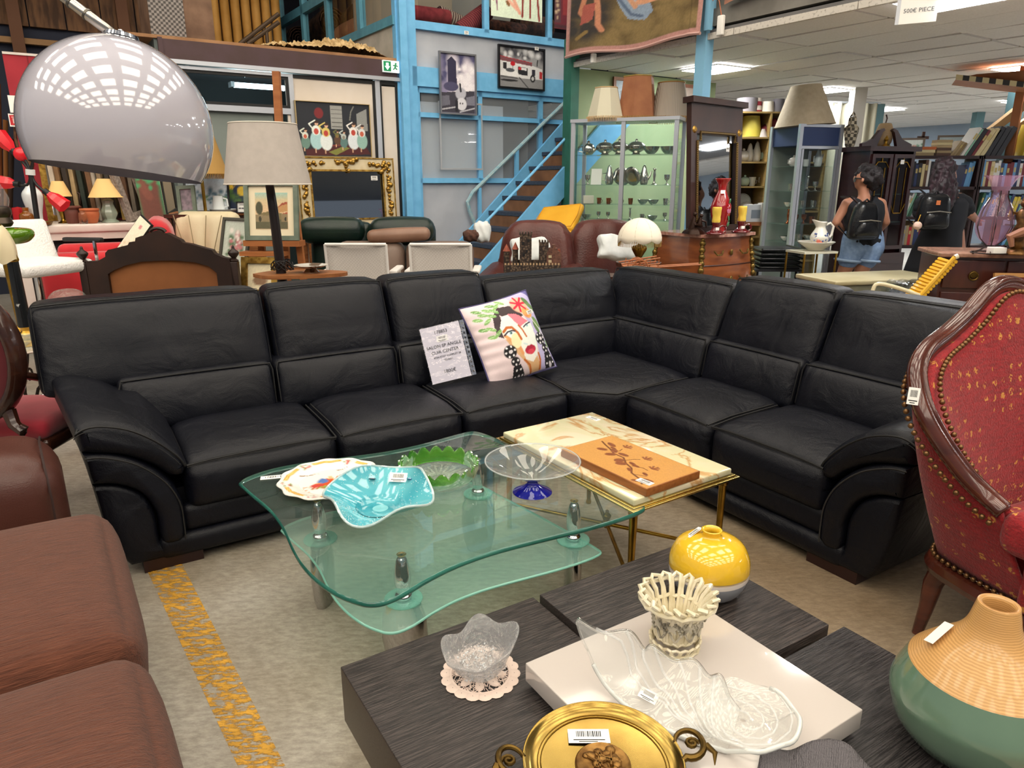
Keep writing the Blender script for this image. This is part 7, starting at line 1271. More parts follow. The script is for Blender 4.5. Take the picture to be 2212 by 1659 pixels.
def ware(kind, lab, loc, m, sc=1.0, rz=0, group=None, tilt=0):
    t = thing(kind.replace(' ', '_'), lab, kind, loc, rot=(tilt, 0, rz), group=group); pr = [(r*sc, z*sc) for r, z in KP[kind]]; obj('body', lathe(smoothprof(pr, 2), 16), m, t, smooth=60)
    if 'pot' in kind:
        hz_, r_ = (.055, .058) if kind == 'teapot' else (.09, .045); obj('spout', tube([(r_*.85*sc, 0, hz_*.6*sc), (r_*1.4*sc, 0, hz_*sc), (r_*1.75*sc, 0, hz_*1.6*sc)], [.014*sc, .01*sc, .006*sc], 7), m, t); obj('handle', tube([(-r_*.8*sc, 0, hz_*1.35*sc), (-r_*1.7*sc, 0, hz_*1.3*sc), (-r_*1.7*sc, 0, hz_*.6*sc), (-r_*.85*sc, 0, hz_*.45*sc)], .005*sc, 6), m, t)
    if kind in ('cup',): obj('handle', tube([(.03*sc, 0, .055*sc), (.05*sc, 0, .05*sc), (.046*sc, 0, .025*sc), (.028*sc, 0, .02*sc)], .004*sc, 5), m, t)
    return t
rows = [(5, ['teapot', 'tureen', 'tureen', 'tureen', 'bowl', 'bowl'], 1.2), (4, ['goblet', 'candlestick', 'coffee pot', 'tray', 'tray', 'coffee pot', 'candlestick', 'goblet'], 1.0), (3, ['cup', 'cup', 'cup', 'cup', 'cup', 'bowl', 'bowl', 'cup'], .8), (2, ['bowl', 'goblet', 'goblet', 'goblet', 'candlestick', 'cup', 'bowl', 'goblet'], .75), (1, ['goblet', 'bowl', 'goblet', 'cup', 'goblet', 'bowl', 'goblet'], .8), (0, ['bowl', 'tureen', 'bowl', 'tureen'], .9)]
ordn = ['bottom', 'second', 'third', 'fourth', 'fifth', 'top']; rr = random.Random(21)
for ri, ks, sc in rows:
    n = len(ks); cup3 = ri == 3
    for i, kd in enumerate(ks):
        x = -vw/2+.12+(vw-.24)*i/(n-1); m_ = COP if (ri == 3 and i < 5) else SILVER
        loc = vloc(x, -.03+.05*(i % 2), SHZ[ri]); tl = 0
        if kd == 'tray': tl = rad(-75); loc = loc+np.array([0, .0, .085])
        ware(kd, '%s %s on the %s glass shelf of the silver showcase' % ('copper' if m_ is COP else 'shiny silver', kd, ordn[ri]), loc, m_, sc, rr.uniform(-.8, .8), 'silverware on showcase shelf %s' % ordn[ri], tl)
tag(obj('white_card', box(-.06, .06, -.002, .002, 0, .17), PAPER, loc=vloc(-.32, -.1, SHZ[4]), rot=(rad(-8), 0, va), smooth=0), 'blank white card standing in the silver showcase', 'card'); tag(obj('cream_box', rbox(.12, .1, .09, .008, 1), M('box_cream', 'd8d0c0', .7), loc=vloc(-.42, -.05, SHZ[3]+.046)), 'small cream cardboard box beside the copper cups', 'box')
# ---- lampshades on the showcase
zt = vh+.037
def shd(nm, lab, px, r0, r1, h, m, n, fr, mf, dx=0):
    q = at(px, Yv, zt); t = thing(nm, lab, 'lampshade', q, rad(10)); obj('shade', shade_g(r0, r1, h, n), m, t, smooth=25 if n < 16 else 60); obj('top_trim', tube([(r1*math.cos(a), r1*math.sin(a), h) for a in np.linspace(0, 6.283, n, endpoint=False)], .006, 5, closed=True), mf, t); stuffed(obj('fringe', fringe(r0*.99, .02, fr, 70, .005), mf, t)); return t
shd('cream_lampshade', 'cream panelled lampshade with peach fringe on the showcase', 1308, .205, .125, .31, M('shade_cream', 'c9c4ae', .8), 8, .05, M('fringe_peach', 'c4a478', .8)); shd('rust_lampshade', 'rust-brown six-sided lampshade with gold tassels on the showcase', 1376, .22, .165, .42, M('shade_rust', 'a06a48', .8, c2='8e5a3e', sc=6), 6, .06, M('fringe_gilt', '9a8040', .8)); shd('pleated_lampshade', 'taupe pleated lampshade with ochre band on the showcase', 1446, .215, .14, .36, M('shade_taupe', 'a89c8e', .8, c2='8c8074', sc=30, kind='wave', wdir='X'), 32, .06, M('fringe_ochre', '9a7038', .8))
# ---- bombe commode with mirror and ornaments
Yo = 6.5; p = at(1520, Yo, 0); oa_ = rad(33); cw_, cd_, chh = .64, .56, zat(506, Yo)-.025; t = thing('bombe_commode', 'bombe marquetry commode with pink marble top and gilt mounts', 'commode', (p[0]+.1, p[1]+.34, 0), oa_); MQ = M('marquetry', '8a4e2a', .22, c2='6e3a1e', sc=4, st=(1, 1, 5), coat=.5)
def bom(z): f = (z-.12)/(chh-.12); return 1+.13*math.sin(math.pi*min(1, f*1.05))**1.2-.06*(1-f)
rings_ = [[(x*bom(z), y*bom(z), z) for x, y in [(a, b) for a, b in ((-cw_/2, -cd_/2), (-cw_/4, -cd_/2-.03), (0, -cd_/2-.04), (cw_/4, -cd_/2-.03), (cw_/2, -cd_/2), (cw_/2+.02, 0), (cw_/2, cd_/2), (-cw_/2, cd_/2), (-cw_/2-.02, 0))]] for z in np.linspace(.12, chh, 12)]
obj('bombe_body', loft(rings_), MQ, t, smooth=50); PKM = M('pink_marble', 'b88c7c', .2, c2='8e5f54', sc=9, dist=1.5, coat=.4)
top = [(x*1.1, y*1.1) for x, y in [(a, b) for a, b, c in rings_[-1]]]; obj('marble_top', prism(top, chh, chh+.028), PKM, t, smooth=0)
for sx_, sy_ in ((-1, -1), (1, -1), (-1, 1)):
    o = obj('leg', tube([(sx_*cw_/2*.97, sy_*cd_/2*.97, .16), (sx_*cw_/2*1.02, sy_*cd_/2*1.02, .06), (sx_*cw_/2*1.05, sy_*cd_/2*1.05, 0)], [.04, .025, .02], 8), MQ, t)
    stuffed(obj('gilt_mount', join(*[xf(ball((0, 0, 0), .02+.01*(j % 2), 7, 5), (sx_*cw_/2*bom(z)*1.01, sy_*cd_/2*bom(z)*1.01, z)) for j, z in enumerate(np.linspace(chh-.02, chh-.35, 12))]), M('ormolu', '8a7038', .4, .8, c2='4a3a1c', sc=30), t, smooth=60))
for z in (chh-.14, chh-.38):
    obj('drawer_line', tube([(x*1.004, y*1.006-.002, z-.11) for x, y, _ in [(a*bom(z-.11), b*bom(z-.11), 0) for a, b in ((-cw_/2, -cd_/2), (-cw_/4, -cd_/2-.03), (0, -cd_/2-.04), (cw_/4, -cd_/2-.03), (cw_/2, -cd_/2))]], .005, 5), WOODD, t)
    for x in (-.17, .17): obj('drawer_handle', tube([(x-.06, -cd_/2*bom(z)-.05, z+.02), (x-.03, -cd_/2*bom(z)-.065, z-.015), (x+.03, -cd_/2*bom(z)-.065, z-.015), (x+.06, -cd_/2*bom(z)-.05, z+.02)], .008, 6), MATS['ormolu'], t)
    obj('escutcheon', xf(ball((0, 0, 0), .02, 8, 6, (1, .4, 1.4)), (0, -cd_/2*bom(z)-.055, z)), MATS['ormolu'], t)
ctz = chh+.03; Ym = 6.85; k = 1/pxs(Ym); pm = at(1537, Ym, ctz); mw_, mh_ = 192*k, zat(215, Ym)-ctz; t = thing('carved_mirror', 'tall dark carved mirror with gilt rope moulding on the commode', 'mirror', pm, rot=(rad(-4), 0, rad(42))); DKW = M('mirror_wood', '2a1a18', .35, c2='38241e', sc=4)
bw_ = .085; x0, x1 = -mw_/2, mw_/2; parts('frame_stile', [box(x0, x0+bw_, -.05, 0, 0, mh_-.3), box(x1-bw_, x1, -.05, 0, 0, mh_-.3)], DKW, t, smooth=0); obj('frame_head', box(x0, x1, -.05, 0, mh_-.3, mh_-.04), DKW, t, smooth=0); obj('cornice', box(x0-.03, x1+.03, -.09, .02, mh_-.05, mh_), DKW, t, smooth=0); obj('frame_foot', box(x0, x1, -.05, 0, 0, .05), DKW, t, smooth=0)
obj('gilt_rope', tube([(x0+bw_+.005, -.055, .05), (x0+bw_+.005, -.055, mh_-.36), (x0+bw_+.05, -.055, mh_-.36), (x0+bw_+.05, -.055, mh_-.29), (x1-bw_-.05, -.055, mh_-.29), (x1-bw_-.05, -.055, mh_-.36), (x1-bw_-.005, -.055, mh_-.36), (x1-bw_-.005, -.055, .05)], .013, 7), M('gilt_rope', '8a7040', .4, .7, c2='3a2a18', sc=40, kind='wave', wdir='DIAGONAL'), t); parts('rosette', [xf(lathe([(.001, .012), (.02, .012), (.032, 0)], 12), (x, -.05, mh_-.27), (math.pi/2, 0, 0)) for x in (x0+.05, x1-.05)], GOLD, t)
obj('mirror_glass', box(x0+.06, x1-.06, -.02, -.012, .04, mh_-.28), MATS['mirror_silver'], t, smooth=0); sticker(t, (x1-.2, -.0215, mh_-.42), (math.pi/2, 0, 0), .05, .04)
def onM(px, Y): return at(px, Y, ctz+.001)
t = thing('red_vase', 'red Chinese vase painted with a pink peony before the mirror', 'vase', onM(1553, 6.62)); RVz = M('oxblood_glaze', '8a1218', .12, coat=.8, c2='a01c20', sc=5); obj('vase_body', lathe(smoothprof([(.001, 0), (.06, 0), (.055, .03), (.085, .16), (.09, .24), (.05, .34), (.035, .38), (.045, .43), (.07, .47), (.06, .47), (.03, .4)], 4), 28), RVz, t, smooth=180)
parts('painted_flower', [xf(lathe([(.001, .004), (.022, .003), (.028, 0)], 10), (.055, -.069, z), (math.pi/2, 0, rad(38)), (1, 1, 1)) for z in (.2,)], M('peony_pink', 'b86a8a', .3), t); parts('painted_leaf', [xf(ball((0, 0, 0), .02, 8, 5, (.6, .25, 1.3)), (.06, -.062, z), (0, a, rad(40))) for z, a in ((.28, .4), (.13, -.3), (.08, .5))], M('leaf_paint', '3a6a44', .3), t); sticker(t, (-.01, -.062, .36), (math.pi/2-.2, 0, 0), .04, .03, False)
for px, dY in ((1545, -.12), (1600, .1)):
    t = thing('chamber_candle', ('yellow candle in a maroon chamberstick beside the mirror frame foot', 'yellow candle in a maroon chamberstick in front of the red vase')[px < 1580], 'candle', onM(px, 6.52+dY)); MRC = M('maroon_glaze', '5a0c14', .1, coat=.8); obj('holder', lathe(smoothprof([(.001, 0), (.075, 0), (.08, .015), (.05, .03), (.03, .06), (.038, .1), (.034, .1), (.001, .09)], 3), 22), MRC, t, smooth=180); obj('finger_ring', tube([(.06+.03*math.cos(a), 0, .045+.03*math.sin(a)) for a in np.linspace(0, 6.283, 14, endpoint=False)], .008, 6, closed=True), MRC, t)
    obj('candle_wax', lathe(smoothprof([(.03, .095), (.036, .11), (.034, .16), (.04, .21), (.035, .235), (.02, .22)], 3), 14, lambda a, r, z: (r*(1+.08*math.sin(5*a+z*60)), z)), M('yellow_wax', 'd8b848', .5), t, smooth=180); sticker(t, (0, -.056, .05), (math.pi/2, 0, 0), .03, .025, False)
t = thing('black_sculpture', 'small black bronze group sculpture on the commode', 'sculpture', onM(1500, 6.5)); rr = random.Random(5); obj('rock_base', xf(lathe([(.001, 0), (.1, 0), (.09, .02), (.05, .05), (.001, .06)], 9, lambda a, r, z: (r*(1+.15*math.sin(3*a)), z)), (0, 0, 0)), BRZ, t); parts('figure', [tube([(x, y, .03), (x+.01, y, .09), (x+.02, y, .14)], [.035, .028, .015], 7) for x, y in ((-.03, 0), (.03, .02))], BRZ, t); parts('head', [ball((-.005, 0, .17), .02), ball((.055, .02, .155), .018)], BRZ, t); parts('arm', [tube([(-.02, 0, .12), (.0, -.03, .08), (.06, -.03, .07)], .01, 6), tube([(.05, .02, .12), (.1, .02, .1), (.11, .02, .05)], .009, 6)], BRZ, t)
# ---- crockery shelves
Yr = 9.7; k = 1/pxs(Yr, 350); pr_ = at(1650, Yr, 0); SHW = M('shelf_wood', 'a08650', .5, c2='8e7444', sc=4, st=(1, 1, 6)); t = thing('crockery_shelves', 'open wooden shelves of white crockery behind the carved mirror', 'shelf unit', (pr_[0], pr_[1], 0), rad(6)); ws = 1.35; zsh = [zat(y, Yr) for y in (560, 508, 455, 402, 350, 298, 244)]
for z in zsh: obj('shelf_board', box(-ws/2, ws/2, -.18, .18, z-.02, z), SHW, t, smooth=0)
for x in (-ws/2, -.1, ws/2): obj('upright', box(x-.012, x+.012, -.18, .18, 0, zsh[-1]), SHW, t, smooth=0)
obj('back_board', box(-ws/2, ws/2, .17, .18, 0, zsh[-1]), M('shelf_back', '5a4a30', .8), t, smooth=0)
def shl(px, i, dy=0): q = at(px, Yr-.03+dy, zsh[i]+.002); return q
n6 = ['bottom', 'lower', 'third', 'fourth', 'fifth', 'upper']
items = [(1605, 4, 'teapot', WHP, 1.3), (1618, 4, 'coffee pot', WHP, 1.1), (1633, 4, 'coffee pot', WHP, 1.2), (1655, 4, 'teapot', GRP, 1.4), (1676, 4, 'teapot', BLP, 1.2), (1692, 4, 'cup', WHP, 1.3), (1608, 3, 'teapot', GRP, 1.1), (1624, 3, 'cup', WHP, 1.4), (1648, 3, 'coffee pot', WHP, .9), (1662, 3, 'bowl', GRP, .9), (1690, 3, 'cup', BLP, 1.2), (1612, 2, 'tureen', WHP, 1.0), (1645, 2, 'teapot', WHP, 1.2), (1680, 2, 'bowl', WHP, 1.2)]
for px, i, kd, m_, sc in items: ware(kd, '%s %s on the %s crockery shelf' % ({WHP: 'white', GRP: 'pale green', BLP: 'pale blue'}[m_], kd, n6[i]), shl(px, i), m_, sc, .3, 'crockery on the wooden shelves')
for px, i, sc in ((1660, 4, 1.15), (1668, 3, .9), (1602, 2, 1.0)): t = thing('dinner_plate', 'white plate standing upright on the %s crockery shelf' % n6[i], 'plate', shl(px, i, .1)+np.array([0, 0, .11*sc]), rot=(rad(78), 0, 0), group='crockery on the wooden shelves'); obj('plate_disc', lathe([(.001, 0), (.07*sc, 0), (.11*sc, .015), (.108*sc, .019), (.001, .006)], 24), WHP, t); obj('rim_line', tube([(.1*sc*math.cos(a), .1*sc*math.sin(a), .017) for a in np.linspace(0, 6.283, 24, endpoint=False)], .003, 4, closed=True), M('rim_grey', '8a94a0', .3), t)
def lsh(nm, lab, loc, r0, r1, h, m, tilt=(0, 0, 0), trim=None, n=24): t = thing(nm, lab, 'lampshade', loc, rot=tilt); obj('shade', shade_g(r0, r1, h, n), m, t, smooth=60); obj('rim', tube([(r0*math.cos(a), r0*math.sin(a), .0) for a in np.linspace(0, 6.283, n, endpoint=False)], .005, 5, closed=True), trim or m, t); return t
lsh('yellow_lampshade', 'yellow and green painted lampshade on the crockery shelves', shl(1620, 5), .14, .1, .26, M('shade_yellow', 'b8a84c', .8, c2='d2c04a', sc=5), trim=M('trim_olive', '4a4a20', .7)); lsh('burgundy_lampshade', 'small burgundy cone lampshade lying tilted on the shelf', shl(1655, 5, .02)+np.array([0, 0, .06]), .12, .03, .2, M('shade_burgundy', '6a1c24', .8), (rad(30), rad(25), 0)); lsh('tiny_white_lampshade', 'tiny white cone lampshade beneath the burgundy one', shl(1648, 5, -.08), .06, .02, .1, LIN)
lsh('grey_drum_shade', 'grey drum lampshade on top of the crockery shelves', shl(1612, 6), .13, .13, .17, M('shade_grey', '7a767a', .8)); lsh('red_topped_shade', 'red and white lampshade on top of the crockery shelves', shl(1633, 6), .075, .055, .17, M('shade_redwhite', '8a2430', .8, c2='d8cfc4', sc=3, kind='wave', wdir='Z')); lsh('white_drum_shade', 'white lampshade on top of the crockery shelves', shl(1657, 6), .09, .07, .13, M('shade_white', 'cfc8b8', .8)); lsh('dark_drum_shade', 'dark grey lampshade beside the white one on the shelves', shl(1680, 6), .08, .07, .16, M('shade_dgrey', '5a565a', .8))
# table with boxes below the mirror side
p = at(1640, 8.9, 0); hz_ = zat(478, 8.9); t = thing('box_table', 'small dark table loaded with packaged boxes', 'table', (p[0], p[1], 0)); obj('table_top', box(-.33, .3, -.2, .2, hz_-.04, hz_), WOOD, t, smooth=0); leg4(t, (-.28, .26), (-.15, .15), hz_-.04, .025, BLK)
for px, w_, h_, c_, lab in ((1623, .2, .2, 'c8ccd0', 'white carton with grey panel on the box table'), (1648, .13, .22, 'd8d4cc', 'tall cream carton on the box table'), (1655, .24, .12, '8a90b0', 'flat lilac carton at the back of the box table'), (1608, .1, .12, '4a4a4e', 'small dark carton on the box table')):
    q = at(px, 8.82 + (.12 if h_ == .12 else 0), hz_+.001); t = thing('carton', lab, 'box', q, rad(8), 'packaged cartons'); obj('box_body', box(-w_/2, w_/2, -.06, .04, 0, h_), M('carton_'+c_, c_, .7), t, smooth=0); obj('printed_panel', box(-w_*.2, w_*.4, -.063, -.06, h_*.2, h_*.7), M('panel_print', '7a8490', .6), t, smooth=0)
# ---- blue-topped display cabinet and cone shade
Yb = 8.45; ba2 = rad(16); p = at(1722, Yb, 0); bw2, bd2_, bh2 = .52, .5, zat(272, Yb)
t = thing('blue_display_cabinet', 'aluminium display cabinet with dark blue header', 'display cabinet', (p[0], p[1], 0), ba2); zh0, zh1 = bh2-.22, bh2-.03; NAV = M('navy_panel', '28385e', .5)
parts('post', [box(x-.02, x+.02, y-.02, y+.02, 0, bh2) for x in (-bw2/2, bw2/2) for y in (-bd2_/2, bd2_/2)], ALU, t, smooth=0); obj('header', box(-bw2/2, bw2/2, -bd2_/2, bd2_/2, zh0, zh1), NAV, t, smooth=0)
for z in (zh0-.035, zh1, .2): parts('rail', [box(-bw2/2, bw2/2, -bd2_/2-.012, -bd2_/2+.012, z, z+.03), box(bw2/2-.012, bw2/2+.012, -bd2_/2, bd2_/2, z, z+.03)], ALU, t, smooth=0)
obj('glass_door', box(-bw2/2+.03, bw2/2-.03, -bd2_/2-.004, -bd2_/2, .22, zh0-.04), VG, t, smooth=0); obj('side_glass', box(bw2/2-.003, bw2/2, -bd2_/2+.02, bd2_/2-.02, .22, zh0-.04), VG, t, smooth=0); parts('door_frame', [box(x-.012, x+.012, -bd2_/2-.02, -bd2_/2-.005, .22, zh0-.04) for x in (-bw2/2+.04, bw2/2-.04)], ALU, t, smooth=0); obj('base_panel', box(-bw2/2, bw2/2, -bd2_/2, bd2_/2, 0, .2), GREYD, t, smooth=0); obj('back_panel', box(-bw2/2, bw2/2, bd2_/2-.01, bd2_/2, .2, zh0), M('cab_back', '8a948c', .5), t, smooth=0)
zz2 = [zat(y, Yb) for y in (520, 482, 448, 412, 360)]
for z in zz2: obj('glass_shelf', box(-bw2/2+.02, bw2/2-.02, -bd2_/2+.02, bd2_/2-.02, z-.006, z), MATS['shelf_clear'], t, smooth=0)
for i, ks in enumerate((['bowl', 'cup', 'bowl'], ['candlestick', 'goblet', 'goblet', 'cup'], ['bowl', 'cup', 'cup'], ['cup', 'goblet', 'candlestick', 'goblet'], ['teapot', 'cup', 'coffee pot'])):
    for j, kd in enumerate(ks):
        v = rotm(0, 0, ba2) @ np.array([-bw2/2+.1+(bw2-.2)*j/(len(ks)-1), -.05, 0]); m_ = (SILVER, COP, SILVER, SILVER, WHP)[i]; ware(kd, '%s %s on the %s shelf of the blue-topped cabinet' % ({SILVER: 'silver', COP: 'copper', WHP: 'white'}[m_], kd, ordn[i]), (p[0]+v[0], p[1]+v[1], zz2[i]+.001), m_, .95, .5, 'ware in the blue-topped cabinet')
q = at(1738, Yb, bh2+.002); t = lsh('cone_lampshade', 'very large beige cone lampshade on the blue-topped cabinet', q, .32, .16, .42, M('shade_beige', 'b9aa90', .8, c2='b0a086', sc=20), (0, rad(-4), 0), n=40)
# ---- mahogany cabinet with swan-neck pediment
Yw = 8.25; p = at(1880, Yw, 0); wa2 = rad(18); ww, wd2, wh = .62, .4, zat(318, Yw); t = thing('mahogany_cabinet', 'dark mahogany cabinet with glazed doors and swan-neck pediment', 'cabinet', (p[0], p[1], 0), wa2); MHC = M('cabinet_mahogany', '2a1114', .3, c2='361a1a', sc=3, st=(1, 1, 6), coat=.3)
obj('carcass_side', box(-ww/2, -ww/2+.03, -wd2/2, wd2/2, 0, wh), MHC, t, smooth=0); obj('carcass_side', box(ww/2-.03, ww/2, -wd2/2, wd2/2, 0, wh), MHC, t, smooth=0); obj('carcass_back', box(-ww/2, ww/2, wd2/2-.02, wd2/2, 0, wh), MHC, t, smooth=0); obj('cornice', box(-ww/2-.04, ww/2+.04, -wd2/2-.04, wd2/2, wh-.05, wh), MHC, t, smooth=0); obj('base_chest', box(-ww/2-.02, ww/2+.02, -wd2/2-.03, wd2/2, 0, .72), MHC, t, smooth=0)
for sg in (-1, 1):
    d = obj('glazed_door', xf(frame(ww/2-.035, wh-.84, .04, .02, .76, -(ww/2-.035)/2), (sg*(ww/4-.008), -wd2/2, 0)), MHC, t, smooth=0); x = sg*(ww/4-.008); obj('pane', box(x-.1, x+.1, -wd2/2-.006, -wd2/2-.002, .8, wh-.1), VG, d, smooth=0)
    obj('brass_tracery', join(*[tube([(x+a, -wd2/2-.012, wh-.1-b), (x+c, -wd2/2-.012, wh-.1-e)], .005, 5) for a, b, c, e in ((-.1, .12, -.05, .06), (-.05, .06, .05, .06), (.05, .06, .1, .12), (0, .06, 0, 0), (-.05, .12, -.05, .6), (.05, .12, .05, .6), (-.1, .5, -.05, .6), (.1, .5, .05, .6), (-.05, .6, .05, .6))]), BRASS, d); d.children[-1]['kind'] = 'stuff'
    obj('swan_neck', plate([(sg*x_, z_+wh) for x_, z_ in ((.34, 0), (.34, .03), (.2, .08), (.12, .17), (.07, .19), (.05, .17), (.08, .15), (.1, .1), (.12, .05), (.14, 0))], -.1, -.06), MHC, t, smooth=0)
    for z in (.25, .5): obj('drawer_pull', tube([(sg*.16-.04, -wd2/2-.035, z), (sg*.16-.03, -wd2/2-.06, z-.03), (sg*.16+.03, -wd2/2-.06, z-.03), (sg*.16+.04, -wd2/2-.035, z)], .006, 5), BRASS, t)
parts('drawer_front', [box(-ww/2+.02, ww/2-.02, -wd2/2-.04, -wd2/2-.03, z-.1, z+.1) for z in (.25, .5)], MHC, t, smooth=0)
obj('finial', xf(lathe(smoothprof([(.04, 0), (.05, .01), (.02, .03), (.015, .06), (.025, .08), (.001, .12)], 3), 12), (0, -.08, wh)), BRASS, t); sticker(t, (.12, -wd2/2-.022, wh-.16), (math.pi/2, 0, 0), .05, .045, False); parts('glass_shelf', [box(-ww/2+.03, ww/2-.03, -wd2/2+.03, wd2/2-.03, z, z+.008) for z in (1.05, 1.35)], MATS['shelf_clear'], t, smooth=0)
q = at(1835, Yw, wh+.002); t = thing('pierced_lantern', 'tall pierced ceramic lantern on the mahogany cabinet', 'lantern', q); PRC = M('pierced_ceramic', 'b8ac94', .6, c2='4a4438', sc=30, kind='checker'); obj('lantern_body', loft([ring(0, 0, z, r, r, 6) for z, r in ((0, .045), (.02, .055), (.19, .085), (.2, .08), (.23, .05), (.3, .045), (.31, .03))]), PRC, t, smooth=0); obj('top_crown', tube([(-.03, 0, .31), (0, 0, .36), (.03, 0, .31)], .01, 6), PRC, t)
q = at(1906, Yw+.05, wh+.002); t = thing('wooden_round_box', 'pale wooden round drum vessel on the mahogany cabinet', 'vessel', q); obj('drum', xf(lathe(smoothprof([(.001, 0), (.05, 0), (.085, .06), (.09, .15), (.07, .23), (.05, .25), (.001, .25)], 3), 22), (0, 0, 0)), M('drum_wood', 'a08460', .6, c2='8a6e4c', sc=6), t, smooth=180); obj('top_sprig', tube([(0, 0, .25), (.01, 0, .3), (-.005, 0, .34)], .008, 5), WOODD, t)
# ---- bookcases and books
BKW = M('bookcase_wood', '241012', .4, c2='30181a', sc=3, st=(1, 1, 6)); Yk2 = 8.9; ka = 0.0
def bookcase(nm, lab, px0, px1, ys, Y, up):
    a, b = at(px0, Y, 0), at(px1, Y, 0); wd = b[0]-a[0]; t = thing(nm, lab, 'bookcase', ((a[0]+b[0])/2, Y, 0), ka); zs = [zat(y, Y) for y in ys]
    for z in zs: obj('shelf', box(-wd/2, wd/2, -.14, .14, z-.035, z), BKW, t, smooth=0)
    parts('upright', [box(x-.02, x+.02, -.14, .14, 0, zs[0]) for x in (-wd/2, wd/2)], BKW, t, smooth=0); obj('plinth', box(-wd/2, wd/2, -.13, .14, 0, .12), BKW, t, smooth=0)
    return zs, a[0], wd, Y
yb = (337, 403, 467, 528, 590)
z1s, xa1, wd1, _ = bookcase('bookcase', 'dark bookcase behind the woman in the black dress', 1932, 2083, yb, Yk2, 0); z2s, xa2, wd2_, _ = bookcase('bookcase', 'dark bookcase with bright new books beside the woman in black dress', 2088, 2300, yb, Yk2, 0)
BC = {'dark red': '6a1820', 'bright red': 'b0202c', 'black': '1c1c22', 'navy blue': '26345c', 'sky blue': '5f94c0', 'white': 'd8d6d0', 'cream': 'c9b98c', 'tan': 'a08a64', 'forest green': '2c5a44', 'mint green': '7aa890', 'yellow': 'c8b23c', 'grey': '8a8c90', 'brown': '5c4030', 'teal': '2f7478', 'mauve': '8a6a80', 'orange': 'b8602c'}
PGM = M('book_pages', 'd0c6ac', .9)
def book(x, Y, z, th, h, d, cn, shelf, lean=0, flat=False, which='dark'):
    m_ = M('book_'+cn.replace(' ', '_'), BC[cn], .5)
    t = thing('book', '%s %s on the %s' % (cn, 'book lying flat' if flat else ('book leaning' if abs(lean) > .15 else 'book standing upright'), shelf), 'book', (x, Y-.02, z+.001), rot=(0, math.pi/2 if flat else lean, 0) if not flat else (0, 0, 0), group='books on the '+shelf)
    if flat: obj('cover', box(0, h, -d/2, d/2, 0, th), m_, t, smooth=0); return
    obj('cover', join(box(0, th, -d/2, -d/2+.006, 0, h), box(0, .005, -d/2+.006, d/2, 0, h), box(th-.005, th, -d/2+.006, d/2, 0, h)), m_, t, smooth=0); obj('pages', box(.005, th-.005, -d/2+.006, d/2-.004, .003, h-.006), PGM, t, smooth=0)
    if rr.random() < .4: obj('spine_label', box(th*.15, th*.85, -d/2-.001, -d/2, h*.6, h*.8), M('spine_gold', 'b8a468', .5), t, smooth=0)
rr = random.Random(31); names_ = list(BC)
def brow(px0, px1, Y, z, shelf, pal, hm=(.2, .29), lean=0.0, dth=(.022, .042)):
    x = at(px0, Y, z)[0]; xe = at(px1, Y, z)[0]
    while x < xe:
        th = rr.uniform(*dth); h = rr.uniform(*hm); book(x, Y, z, th, h, .17, rr.choice(pal), shelf, lean*rr.uniform(.9, 1.1)); x += th/math.cos(lean)+.002
brow(1943, 2012, Yk2, z1s[1], 'upper shelf behind the long-haired woman', ['black', 'black', 'tan', 'white', 'navy blue', 'cream', 'brown'], (.24, .31)); brow(2064, 2080, Yk2, z1s[1], 'upper shelf behind the long-haired woman', ['sky blue', 'navy blue'], (.24, .3), .12)
brow(1934, 1972, Yk2, z1s[2], 'middle shelf behind the long-haired woman', ['white', 'mint green', 'forest green', 'grey'], (.24, .29), .3); brow(1974, 1995, Yk2, z1s[2], 'middle shelf behind the long-haired woman', ['mauve', 'white', 'grey'], (.24, .28), .32); brow(1936, 1990, Yk2, z1s[3], 'lowest shelf behind the long-haired woman', ['teal', 'bright red', 'cream', 'tan', 'navy blue', 'white', 'dark red', 'grey'], (.2, .3))
brow(2092, 2212, Yk2, z2s[1], 'upper shelf of the bright-book bookcase', ['dark red', 'dark red', 'bright red', 'white', 'sky blue', 'navy blue', 'white', 'sky blue', 'cream'], (.24, .31)); brow(2095, 2130, Yk2, z2s[2], 'middle shelf of the bright-book bookcase', ['mint green', 'forest green', 'white', 'sky blue'], (.24, .3), .22); brow(2150, 2212, Yk2, z2s[2], 'middle shelf of the bright-book bookcase', ['grey', 'navy blue', 'teal', 'dark red', 'yellow', 'mint green'], (.22, .28), .2); brow(2150, 2212, Yk2, z2s[3], 'lower shelf of the bright-book bookcase', ['yellow', 'sky blue', 'forest green', 'grey'], (.22, .28), .3)
x = at(2062, Yk2, z1s[0])[0]
for cn, h, th in (('white', .36, .03), ('mint green', .34, .02), ('black', .35, .045), ('dark red', .33, .03), ('cream', .35, .05), ('cream', .35, .045), ('black', .36, .055), ('black', .36, .055), ('black', .36, .055)): book(x, Yk2, z1s[0], th, h, .2, cn, 'top of the dark bookcases', .5 if cn != 'black' or h < .36 else .42); x += th/.86+.004
for i in range(5): book(at(2170, Yk2, 0)[0]+i*.056, Yk2, z1s[0], .05, .36, .2, 'yellow', 'top of the dark bookcases', .16)
for j, (cn, h) in enumerate((('tan', .22), ('cream', .23), ('orange', .24))): book(at(1948, Yk2, 0)[0], Yk2, z1s[0]+j*.034, .032, h, .16, cn, 'top of the dark bookcases', flat=True)
for j in range(6): book(at(1993, Yk2, 0)[0]+.004*(j % 2), Yk2, z1s[0]+j*.03, .028, .17, .14, ('brown', 'tan', 'brown', 'tan', 'cream', 'tan')[j], 'top of the dark bookcases', flat=True)
x = at(2022, Yk2, 0)[0]
for i in range(5): book(x+i*.036, Yk2, z1s[0], .028, .2-.012*i, .14, 'tan', 'top of the dark bookcases', .55)
